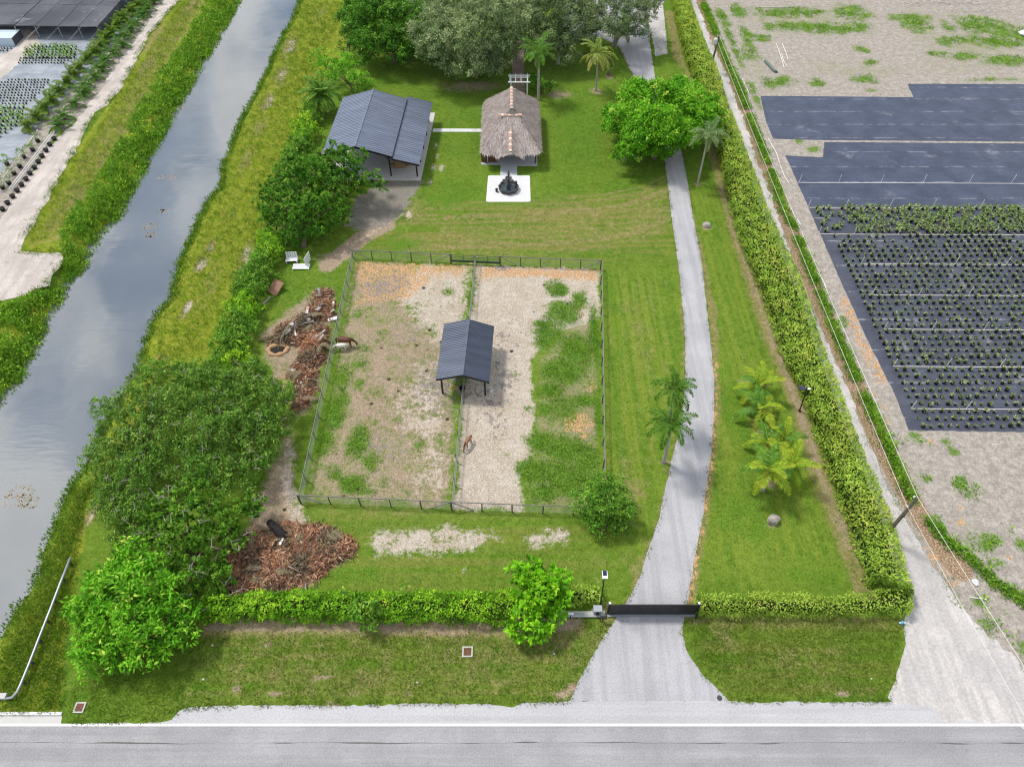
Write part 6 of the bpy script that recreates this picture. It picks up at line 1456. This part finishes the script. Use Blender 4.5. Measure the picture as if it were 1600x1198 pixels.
# loose pipes and a rolled net in the weedy field
for k, (p0, p1, lab) in enumerate([((1213, 69), (1225, 106), 'longest loose white pipe lying in the weedy field'), ((1221, 85), (1230, 105), 'loose white pipe crossing the longest one in the weedy field'), ((1222, 69), (1231, 93), 'short yellowish pipe lying beside the two white pipes'), ((1183, 12), (1240, 12.5), 'white pipe lying across the farthest weeds'), ((1160, 124), (1170, 145), 'bent white pipe beside the ditch weeds above the ground cloth'), ((1200, 217), (1218, 256), 'white pipe along the bare edge of the empty ground cloth'), ((1219, 259), (1233, 288), 'second white pipe along the bare edge of the empty ground cloth'), ((1232, 322), (1251, 352), 'white pipe in the bare strip beside the crowded plants'), ((1270, 417), (1291, 450), 'thick white pipe in the bare strip beside the planted cloth'), ((1515, 933), (1541, 937), 'thin white stick lying beside the gravel lane mouth')]):
    a, b = P(*p0), P(*p1); m = a.lerp(b, .6) + Vector((random.gauss(0, .12), 0, 0))
    tag(MB().tube([a + Vector((0, 0, .06)), m + Vector((0, 0, .08)), b + Vector((0, 0, .06))], .05, 6).build('loose_pipe', M['pvc']), lab, 'pipe', 'loose white pipes')
o = thing('rolled_net', 'grey-green roll of netting lying in the weedy field', 'roll', P(1203, 106)); a, b = P(1195, 97) - P(1203, 106), P(1211, 114) - P(1203, 106)
MB().tube([a + Vector((0, 0, .2)), b + Vector((0, 0, .2))], .22, 10).build('roll', simple('green_net', (.13, .18, .16), .8, .4, 6), o); MB().tube([a + Vector((.3, -.1, .12)), b + Vector((.3, -.1, .12))], .1, 8).build('core', M['black_pot'], o)
o = thing('white_sack', 'white plastic sack lying by the field edge among the weeds', 'sack', P(1597, 55)); MB().lathe([(.1, 0), (.6, .1), (.75, .35), (.5, .6), (.1, .7)], 12, wob=.12, lobes=5).build('sack', M['white_paint'], o); MB().lathe([(.1, .68), (.2, .8), (.05, .85)], 8).build('neck', M['white_paint'], o)

# ------------------------------------------------------------------ nursery beyond the canal
cloth('wide weathered grey ground cloth under the potted rows beside the clumping palms', [(-260, 30), (158, 44), (228, 2), (236, 8), (130, 120), (58, 200), (22, 250), (-60, 330), (-420, 330)], M['cloth_grey'], .008)
cloth('pale grey ground cloth in front of the shade house between the potted rows', [(30, 104), (101, 102), (80, 125), (4, 128)], M['cloth_grey'], .014)
cloth('light blue-grey ground cloth beside the sandy nursery path', [(58, 50), (148, 44), (128, 72), (62, 72)], M['cloth_grey'], .014)
cloth('long grey ground cloth below the green potted block along the shrubs', [(42, 190), (36, 208), (22, 245), (-20, 262), (-20, 225)], M['cloth_grey'], .020)
t = NT('shade_cloth')
sc = t.mix(t.step(t.noise(.12, 4, .6), .35, .65), (.062, .066, .080), (.105, .11, .128)); sc = t.mix(t.math('MULTIPLY', t.step(t.noise(.3, 4, .7), .6, .7), .5), sc, (.30, .32, .37))
M['shade'] = t.finish(sc, .75, t.bump(t.noise(.6, 3), .3, .1), .2)
shd = thing('shade_house', 'large flat grey shade-cloth roof on posts over the nursery', 'shade house', P(0, 60))
org = P(0, 60); zr = 2.1
seams = [(-120, 39), (-60, 39), (22, 40.5), (54, 41), (90, 41.5), (122, 42), (151, 42.5)]
def upto(q, k): return P(q[0] + (790 - q[0]) * k, q[1] + (-726 - q[1]) * k, zr)
for i in range(len(seams) - 1):
    a, b = P(*seams[i], zr), P(*seams[i + 1], zr)
    for j in range(3):
        c0, c1 = a.y + 8.5 * j, a.y + 8.5 * (j + 1)
        def at_(p_, yy): return Vector((p_.x + (yy - p_.y) * .02, yy, zr))
        g = .06; mb = MB(); rows_ = 5
        for ii in range(rows_ + 1):
            for jj in range(rows_ + 1):
                fx, fy = ii / rows_, jj / rows_; sag = -.22 * math.sin(PI * fx) * math.sin(PI * fy)
                q = at_(a, c0 + g + (c1 - c0 - 2 * g) * fy).lerp(at_(b, c0 + g + (c1 - c0 - 2 * g) * fy), g / 5 + (1 - 2 * g / 5) * fx); mb.v.append((q.x - org.x, q.y - org.y, zr + sag))
        for ii in range(rows_):
            for jj in range(rows_): mb.f.append((ii * 6 + jj, (ii + 1) * 6 + jj, (ii + 1) * 6 + jj + 1, ii * 6 + jj + 1)); mb.m.append(0)
        mb.build('shade_panel', M['shade'], shd)
    for yy in (a.y, a.y + 8.5, a.y + 17):
        for p_ in ((a, b) if i == len(seams) - 2 else (a,)): MB().box((p_.x - org.x + (yy - p_.y) * .02, yy - org.y, zr / 2), (.1, .1, zr)).build('post', M['pale_metal'], shd)
a, b = P(*seams[0], zr), P(*seams[-1], zr)
MB().bar(a - org + Vector((0, 0, zr * 0)), b - org, .07).build('edge_cable', M['dark_steel'], shd)
c_ = b - org; MB().slab4((c_.x + .05, c_.y, .1), (c_.x + .55, c_.y + 25, .1), (c_.x + .5, c_.y + 25, zr), (c_.x, c_.y, zr), .03).build('side_curtain', M['shade'], shd)
o = thing('nursery_tunnel', 'pale blue-white covered box at the corner of the shade house', 'tunnel', P(0, 72)); a, b = P(-40, 72) - P(0, 72), P(24, 72) - P(0, 72)
MB().box(((a.x + b.x) / 2, 1.6, .65), (b.x - a.x, 3.2, 1.3)).build('cover', simple('pale_plastic_sheet', (.52, .62, .70), .45, .1, 1), o); MB().box((b.x + .03, 1.6, .62), (.05, 3.1, 1.2)).build('end_curtain', M['shade'], o)
PL = [plant_mesh('nursery_pot_plant', .2, .5, 9, M['leaf_mid'], 70 + k, .13, .22, .38) for k in range(3)]
PE = [plant_mesh('young_potted_plant', .1, .15, 6, M['leaf_oak'], 80 + k, .12, .16, .17) for k in range(2)]
def block(poly_, sp):
    w = wpoly(poly_); lo, hi = w.min(0), w.max(0); out = []
    yy = lo[1]; r_ = 0
    while yy < hi[1]:
        xx = lo[0] + (r_ % 2) * sp / 2
        while xx < hi[0]: out.append((xx, yy)); xx += sp
        yy += sp * 1.55; r_ += 1
    q = np.array(out); return q[sdist(q[:, 0], q[:, 1], w) < 0]
gb_ = np.concatenate([block([(44, 74), (124, 71), (117, 91), (38, 91)], .62), block([(-20, 169), (44, 166), (36, 190), (0, 214), (-20, 225)], .62)])
pl = [(x + random.gauss(0, .05), y_ + random.gauss(0, .05), .02, random.random() * 6, random.uniform(.8, 1.3), random.randrange(3)) for x, y_ in gb_]
pl.sort(key=lambda s: s[1])
for s in pl[:300]:
    o = link('nursery_pot_plant', PL[s[5]], None, s[:3], (0, 0, s[3])); o.scale = (s[4],) * 3
    tag(o, 'leafy green potted plant in a close-set block by the shade house', 'plant', 'leafy potted plants beyond the canal')
if pl[300:]: join_copies('nursery_pot_plants_beyond', PL, pl[300:], 'stuff', 'rest of the leafy potted plants by the shade house', 'plants')
ge_ = np.concatenate([block([(30, 92), (118, 91), (100, 102), (28, 103)], .52), block([(2, 126), (82, 124), (60, 150), (44, 164), (-20, 167), (-20, 140)], .52), block([(-30, 73), (22, 74), (10, 82), (-30, 84)], .55)])
pl = [(x + random.gauss(0, .03), y_ + random.gauss(0, .03), .02, random.random() * 6, random.uniform(.9, 1.2), random.randrange(2)) for x, y_ in ge_]
pl.sort(key=lambda s: s[1])
for s in pl[:300]:
    o = link('young_potted_plant', PE[s[5]], None, s[:3], (0, 0, s[3])); o.scale = (s[4],) * 3
    tag(o, 'nearly bare black pot in the striped rows by the grey nursery cloths', 'pot', 'nearly bare black pots beyond the canal')
if pl[300:]: join_copies('young_potted_plants_beyond', PE, pl[300:], 'stuff', 'rest of the nearly bare black pots', 'pots')
# shrubs and palms along the sandy track
NUMS = ['first', 'second', 'third', 'fourth', 'fifth', 'sixth', 'seventh', 'eighth', 'ninth', 'tenth', 'eleventh', 'twelfth', 'thirteenth', 'fourteenth', 'fifteenth', 'sixteenth', 'seventeenth', 'eighteenth', 'nineteenth', 'twentieth', 'twenty-first', 'twenty-second']
fset('arch', M['frond_yel'], 1.5, .5, nl=13, wid=.06, tint0=.25)
M['frond_lime'] = leafmat('yellow_green_frond', G3((0, (.04, .10, .012)), (.5, (.11, .21, .025)), (.85, (.26, .33, .04)), (1, (.42, .42, .08))))
FR['arch'] = [frond_mesh('frond', 1.6, M['frond_lime'], 1.35, .5, nl=12, ll=.55, seed=41, wid=.07), frond_mesh('frond', 1.6, M['frond_lime'], 1.0, -.3, nl=12, ll=.55, seed=42, wid=.07), frond_mesh('frond', 1.5, M['frond_lime'], .7, -.7, nl=12, ll=.5, seed=43, wid=.07), frond_mesh('frond', 1.4, M['frond_lime'], .5, -.9, nl=12, ll=.5, seed=44, wid=.07)]
FR['cycad'] = [frond_mesh('frond', 1.9, M['frond'], 1.2, .1, nl=14, ll=.5, seed=51, tint0=.35), frond_mesh('frond', 2.0, M['frond'], .85, -.4, nl=14, ll=.5, seed=52, tint0=.35), frond_mesh('frond', 1.9, M['frond'], .5, -.7, nl=14, ll=.5, seed=53, tint0=.35), frond_mesh('frond', 1.7, M['frond'], .25, -.9, nl=14, ll=.45, seed=54, tint0=.3)]
A0, A1 = P(46, 202), P(240, -12)
for k in range(20):
    q = A0.lerp(A1, k / 19) + Vector((random.gauss(0, .2), random.gauss(0, .2), 0))
    o = thing('clumping_palm', '%s yellow-green clumping palm of the line beside the sandy track, counting from its near end' % NUMS[k], 'palm', q, group='yellow-green palms along the nursery')
    MB().tube([(0, 0, 0), (.02, 0, .5)], [.2, .12], 7).build('stem', M['bark'], o)
    for j in range(13):
        f_ = link('frond', FR['arch'][j * 4 // 13], o, (random.gauss(0, .12), random.gauss(0, .12), .4), (0, 0, j * 2.4 + random.random())); f_.scale = (random.uniform(.95, 1.3),) * 3
A0, A1 = P(93, 200), P(262, -22)
for k in range(19):
    q = A0.lerp(A1, k / 18) + Vector((random.gauss(0, .25), random.gauss(0, .25), 0))
    o = thing('feather_palm', '%s dark feather palm of the line edging the sandy track, counting from its near end' % NUMS[k], 'palm', q, group='dark palms edging the sandy track')
    MB().tube([(0, 0, 0), (0, 0, .45)], [.26, .2], 8).build('trunk', M['bark'], o)
    for j in range(14):
        f_ = link('frond', FR['cycad'][j * 4 // 14], o, (0, 0, .45), (0, 0, j * 2.4 + random.random())); f_.scale = (random.uniform(.85, 1.2),) * 3
for k, (u, v) in enumerate([(86, 219), (79, 228), (73, 237), (67, 246), (61, 255), (55, 264), (48, 273), (42, 282), (35, 291), (28, 300), (21, 309), (13, 319), (5, 329)]):
    o = thing('black_pot', '%s black pot of the spaced line along the sandy track, counting from the palms' % NUMS[k], 'pot', P(u, v) + Vector((0, 0, .0)), group='black pots along the sandy track')
    MB().lathe([(.26, 0), (.34, .42), (.29, .42), (.27, .34)], 12).build('pot', M['black_pot'], o); MB().lathe([(.27, .33), (.27, .36)], 12).build('soil', M['charcoal'], o)
for k, (u, v) in enumerate([(52, 236), (32, 262), (23, 273), (12, 258), (15, 288), (5, 295), (38, 247), (60, 222), (48, 205)]):
    o = thing('potted_shrub', '%s rounded grey-green potted shrub behind the line of black pots' % NUMS[k], 'shrub', P(u, v), group='grey-green potted shrubs by the track')
    MB().lathe([(.25, 0), (.32, .4), (.28, .4)], 10).build('pot', M['black_pot'], o)
    crown('foliage', [((0, 0, .85), .62, .85)], M['leaf_oak'] if k % 3 else M['leaf_mid'], o, leaf=.2, clump_r=.25, dens=6, per=12, seed=k + 90)
for k, (p0, p1) in enumerate([((84, 212), (18, 300)), ((64, 212), (0, 302))]):
    a, b = P(*p0), P(*p1); o = thing('drip_frame', ['pale pipe frame running beside the line of black pots', 'thin pale pipe frame running behind the grey-green potted shrubs'][k], 'pipe frame', a)
    for dz, dx in ((.55, 0), (.55, .35), (.15, .17)) if k == 0 else ((.9, 0),): MB().tube([(dx, 0, dz), (b.x - a.x + dx, b.y - a.y, dz)], .05, 6).build('pipe', M['pvc'], o)
    for i in range(10): q = (b - a) * (i / 9); MB().tube([(q.x, q.y, 0), (q.x, q.y, .9 if k else .55)], .035, 6).build('stake', M['pvc'], o)

# ------------------------------------------------------------------ piles of cut branches
def pile(label, blobs, mats, n, seed, sticks=14, boards=0, frnds=0):
    """blobs: (u, v, radius, height) heaps that make up one pile of debris."""
    rg3 = np.random.default_rng(seed); b = P(blobs[0][0], blobs[0][1]); o = thing('debris_pile', label, 'debris pile', b)
    hb_ = MB(); C = []; hh_ = []
    tot = sum(q[2] ** 2 for q in blobs)
    def hgt(x, y): return max([.72 * q[3] * max(0, 1 - ((x - c_.x) ** 2 + (y - c_.y) ** 2) / q[2] ** 2) for q, c_ in zip(blobs, cs)])
    cs = [P(q[0], q[1]) - b for q in blobs]
    for i, (q, c_) in enumerate(zip(blobs, cs)):
        m = int(1.7 * n * q[2] ** 2 / tot); a_ = rg3.uniform(0, 2 * PI, m); r_ = q[2] * np.sqrt(rg3.random(m)) * (1 + .15 * np.sin(a_ * 3 + i) + .1 * np.sin(a_ * 7))
        C.append(np.stack([c_.x + r_ * np.cos(a_), c_.y + r_ * np.sin(a_)], 1))
        q = (q[0], q[1], q[2], q[3] * .7)
        hb_.lathe([(q[2] * .95, -.05), (q[2] * .85, q[3] * .18), (q[2] * .6, q[3] * .5), (q[2] * .3, q[3] * .75), (.05, q[3] * .85)], 14, (c_.x, c_.y, 0), wob=.1, lobes=5)
    hb_.build('heap', M['heap'], o)
    C = np.concatenate(C); Z = np.array([hgt(x, y) for x, y in C]); m = len(C)
    for j, mat in enumerate(mats):
        big = np.sin(C[:, 0] * 1.6 + seed) * np.sin(C[:, 1] * 1.3 + seed * 2) + rg3.normal(0, .35, m)
        s = (np.digitize(big, np.linspace(-.6, .6, len(mats) + 1)[1:-1]) == j) if len(mats) > 1 else np.ones(m, bool)
        k = s.sum(); 
        if k == 0: continue
        a_ = rg3.uniform(0, 2 * PI, k); D = np.stack([np.cos(a_), np.sin(a_), rg3.normal(.12, .3, k)], 1); N = np.array([0, 0, 1.0]) + rg3.normal(0, .6, (k, 3))
        L = rg3.uniform(.2, .7, k); CC = np.concatenate([C[s], (Z[s] * rg3.uniform(.75, 1.08, k) + .04)[:, None]], 1)
        v, tt = leaves(CC, D, N, L, L * rg3.uniform(.07, .22, k), np.clip(rg3.normal(.5, .25, k), 0, 1))
        link('dead_leaves', quads_mesh('dead_leaves', v, 4, mat, tt), o, kind='stuff')
    for k in range(sticks):
        x, y = C[rg3.integers(0, m)]; a = rg3.uniform(0, 2 * PI); l = rg3.uniform(.7, 2.0); z = hgt(x, y)
        d = Vector((math.cos(a), math.sin(a), rg3.normal(0, .15))) * l / 2; c_ = Vector((x, y, z + .1))
        MB().tube([c_ - d, c_ + Vector((0, 0, rg3.uniform(0, .12))), c_ + d], [.05, .04, .02], 5).build('branch', [M['bark'], M['ash'], M['bark'], M['charcoal']][k % 4], o)
    for k in range(boards):
        x, y = C[rg3.integers(0, m)]; z = hgt(x, y); MB().box((0, 0, 0), (rg3.uniform(.5, 1.1), rg3.uniform(.15, .4), .06)).build('board', [M['ash'], M['white_paint'], M['ash']][k % 3], o, loc=(x, y, z + .15), rot=(rg3.normal(0, .25), rg3.normal(0, .25), rg3.uniform(0, 3)))
    for k in range(frnds):
        x, y = C[rg3.integers(0, m)]; f_ = link('dry_frond', DEADF[k % 2], o, (x, y, hgt(x, y) + .1), (0, 0, rg3.uniform(0, 6)))
    return o
M['heap'] = simple('rotting_heap', (.13, .08, .055), .95, .5, 3)
pile('rust-red leaf pile with pale broken boards nearest the white bench', [(505, 462, 1.1, .8), (508, 478, 1.1, .7), (497, 485, 1.3, .9), (510, 492, 1.0, .6)], [M['dead_red'], M['dead_brown'], M['dead_red']], 1500, 3, 10, 9, 2)
pile('dark charred branch pile beside the tan dirt ring', [(472, 505, 1.2, 1.0), (455, 520, 1.6, 1.1), (440, 530, 1.2, .7), (468, 530, 1.2, .8), (482, 500, .9, .7)], [M['dead_brown'], M['dead_brown'], M['dead_red']], 1700, 4, 22, 5, 3)
pile('orange-red dead palm frond pile along the wire fence by the horses', [(495, 520, 1.2, 1.1), (490, 540, 1.4, 1.2), (486, 560, 1.5, 1.2), (475, 575, 1.3, .9), (500, 535, 1.0, .9), (468, 590, 1.2, .7), (480, 588, 1.1, .6)], [M['dead_red'], M['dead_red'], M['dead_brown']], 2600, 5, 16, 4, 9)
pile('small brown leaf heap between the thicket and the fence', [(475, 612, 1.1, .6), (470, 630, .9, .5), (480, 602, .9, .5)], [M['dead_red'], M['dead_brown']], 900, 6, 7, 1, 3)
pile('large spread-out heap of rusty cut branches behind the front hedge', [(470, 848, 2.0, 1.1), (440, 870, 2.2, 1.0), (505, 850, 1.8, .9), (535, 858, 1.3, .8), (420, 900, 2.0, .7), (460, 885, 2.0, .9), (390, 870, 1.8, .7), (495, 880, 1.5, .7), (400, 850, 1.4, .6), (445, 835, 1.2, .7), (375, 915, 1.3, .4)], [M['dead_brown'], M['dead_red'], M['dead_red']], 5600, 7, 30, 2, 14)
o = thing('dirt_ring', 'round tan ring of heaped dirt at the edge of the charred pile', 'dirt ring', P(434, 547))
rp = [(1.0 * math.cos(a) * (1 + .08 * math.sin(3 * a)), .72 * math.sin(a) * (1 + .06 * math.sin(2 * a)), .0) for a in np.linspace(0, 2 * PI, 25)]
MB().tube(rp, [.24 + .07 * math.sin(i * 1.7) for i in range(25)], 8, cap=False).build('rim', M['tan_dirt'], o, smooth=True); MB().lathe([(.9, .02), (.88, .05)], 20, (0, 0, 0)).build('burnt_floor', M['charcoal'], o)
o = thing('black_log', 'thick charred black log on the far side of the rusty branch heap', 'log', P(437, 832)); MB().tube([(-.9, .7, .6), (-.2, .1, .75), (.5, -.5, .55), (.9, -.7, .4)], [.3, .38, .4, .3], 9).build('log', M['charcoal'], o, smooth=True); MB().tube([(-.2, .1, .8), (-.5, -.3, 1.1)], [.14, .07], 6).build('stub', M['charcoal'], o)
for k, (u, v, rx) in enumerate([(452, 490, .3)]):
    f_ = tag(link('fallen_frond', frond_mesh('fallen_frond', 3.4, M['frond_dead'], .5, -.25, ll=.25, nl=16, droop=.1, seed=77), None, P(439, 538) + Vector((0, 0, .5)), (0, 0, 1.15)), 'long pale stripped palm frond lying across the charred pile', 'palm frond')

# ------------------------------------------------------------------ horses
def skin_body(name, chains, mat, parent, sub=2):
    """One continuous body grown over a skeleton; chains share joints by name."""
    vs = []; rad = []; idx = {}; ed = []
    for ch_ in chains:
        prev = None
        for nm, p_, r in ch_:
            if nm not in idx: idx[nm] = len(vs); vs.append(p_); rad.append(r)
            if prev is not None: ed.append((prev, idx[nm]))
            prev = idx[nm]
    me = bpy.data.meshes.new(name); me.from_pydata(vs, ed, []); me.materials.append(mat)
    o = link(name, me, parent)
    sk = o.modifiers.new('skin', 'SKIN'); sk.use_smooth_shade = True
    for i, r in enumerate(rad): me.skin_vertices[0].data[i].radius = r if hasattr(r, '__len__') else (r, r)
    me.skin_vertices[0].data[0].use_root = True
    ss = o.modifiers.new('sub', 'SUBSURF'); ss.levels = sub; ss.render_levels = sub
    return o
def coat(name, c, patch=None, sc=3.0, dark_legs=None):
    t = NT(name); col = t.mix(t.noise(sc * 3, 3), tuple(x * .8 for x in c), tuple(min(1, x * 1.2) for x in c))
    if patch: col = t.mix(t.step(t.noise(sc, 2, .4, t.objco()), .52, .56), col, patch)
    if dark_legs:
        sp = t.n('ShaderNodeSeparateXYZ'); t.l(t.objco(), sp.inputs[0]); col = t.mix(t.step(sp.outputs[2], .5, .3), col, dark_legs)
    return t.finish(col, .55, None, .25)
def horse(name, label, loc, rz, s, mat, hair, graze=True, thick=1.0):
    o = thing(name, label, 'horse', loc, rz); o.scale = (s, s, s)
    k = thick
    J = {'hip': ((-.42, 0, .98), .25 * k), 'bar': ((-.05, 0, .92), .26 * k), 'wit': ((.38, 0, 1.0), .23 * k), 'chest': ((.56, 0, .92), .17)}
    nk = [('chest', *J['chest']), ('n1', (.78, .03, .86), .125), ('n2', (.97, .06, .62), .10), ('poll', (1.08, .08, .42), .085), ('head', (1.05, .09, .24), .075), ('muz', (1.0, .10, .08), .052)] if graze else [('chest', *J['chest']), ('n1', (.76, 0, 1.12), .12), ('n2', (.92, 0, 1.34), .09), ('poll', (1.02, 0, 1.46), .08), ('head', (1.16, 0, 1.38), .07), ('muz', (1.3, 0, 1.26), .05)]
    ch_ = [[('hip', *J['hip']), ('bar', *J['bar']), ('wit', *J['wit'])] + nk]
    ch_.append([('hip', *J['hip']), ('rump', (-.60, 0, .95), .19), ('dock', (-.72, 0, .93), .08)])
    for sd in (-1, 1):
        f = .05 * sd
        ch_.append([('hip', *J['hip']), ('st%d' % sd, (-.44 + f, .14 * sd, .76), .14), ('hk%d' % sd, (-.60 + f, .14 * sd, .46), .062), ('hc%d' % sd, (-.54 + f, .14 * sd, .14), .042), ('hf%d' % sd, (-.50 + f, .14 * sd, .03), .055)])
        ch_.append([('wit', *J['wit']), ('el%d' % sd, (.42 - f * 2, .13 * sd, .70), .105), ('kn%d' % sd, (.44 - f * 2, .13 * sd, .38), .055), ('pa%d' % sd, (.44 - f * 2, .13 * sd, .12), .04), ('ff%d' % sd, (.47 - f * 2, .13 * sd, .03), .055)])
    # order so that the pelvis is the root
    skin_body('body', ch_, mat, o)
    mane = MB()
    pts = [(J['wit'][0][0], 0, 1.2)] + [(p_[0] - (.02 if graze else .09), p_[1], p_[2] + r * (1.0 if graze else .5)) for _, p_, r in nk[1:4]]
    mane.tube(pts, [.03, .06, .055, .04], 6); mane.build('mane', hair, o, smooth=True)
    MB().tube([(-.72, 0, 1.02), (-.84, 0, .86), (-.86, 0, .55), (-.84, 0, .32)], [.045, .075, .07, .015], 7).build('tail', hair, o, smooth=True)
    for sd in (-1, 1):
        p_ = nk[3][1]; MB().add([(p_[0] - .02, p_[1] + .05 * sd, p_[2] + .05), (p_[0] + .04, p_[1] + .07 * sd, p_[2] + .05), (p_[0] + .03, p_[1] + .075 * sd, p_[2] + .18), (p_[0] + .005, p_[1] + .04 * sd, p_[2] + .06)], [(0, 1, 2), (1, 3, 2), (3, 0, 2), (0, 3, 1)]).build('ear', mat, o)
    return o
M['hair_dark'] = simple('dark_hair', (.022, .014, .012), .6, .3, 8)
M['hair_white'] = simple('white_hair', (.70, .66, .60), .7, .15, 8)
horse('brown_horse', 'brown horse with dark head grazing behind the white pony', P(541, 540.5), math.radians(-6), 1.12, coat('bay_coat', (.12, .048, .028), None, 3, (.03, .018, .015)), M['hair_dark'], thick=1.08)
horse('white_pony', 'small white pony grazing with its head at the wire fence', P(534, 547), math.radians(184), .84, coat('white_coat', (.70, .65, .58)), M['hair_white'], thick=1.1)
horse('tan_horse', 'lone tan horse with a dark head and legs in the pale half of the paddock', P(731, 696), math.radians(244), .86, coat('tan_coat', (.27, .13, .07), None, 3, (.045, .03, .025)), M['hair_dark'], thick=.82)
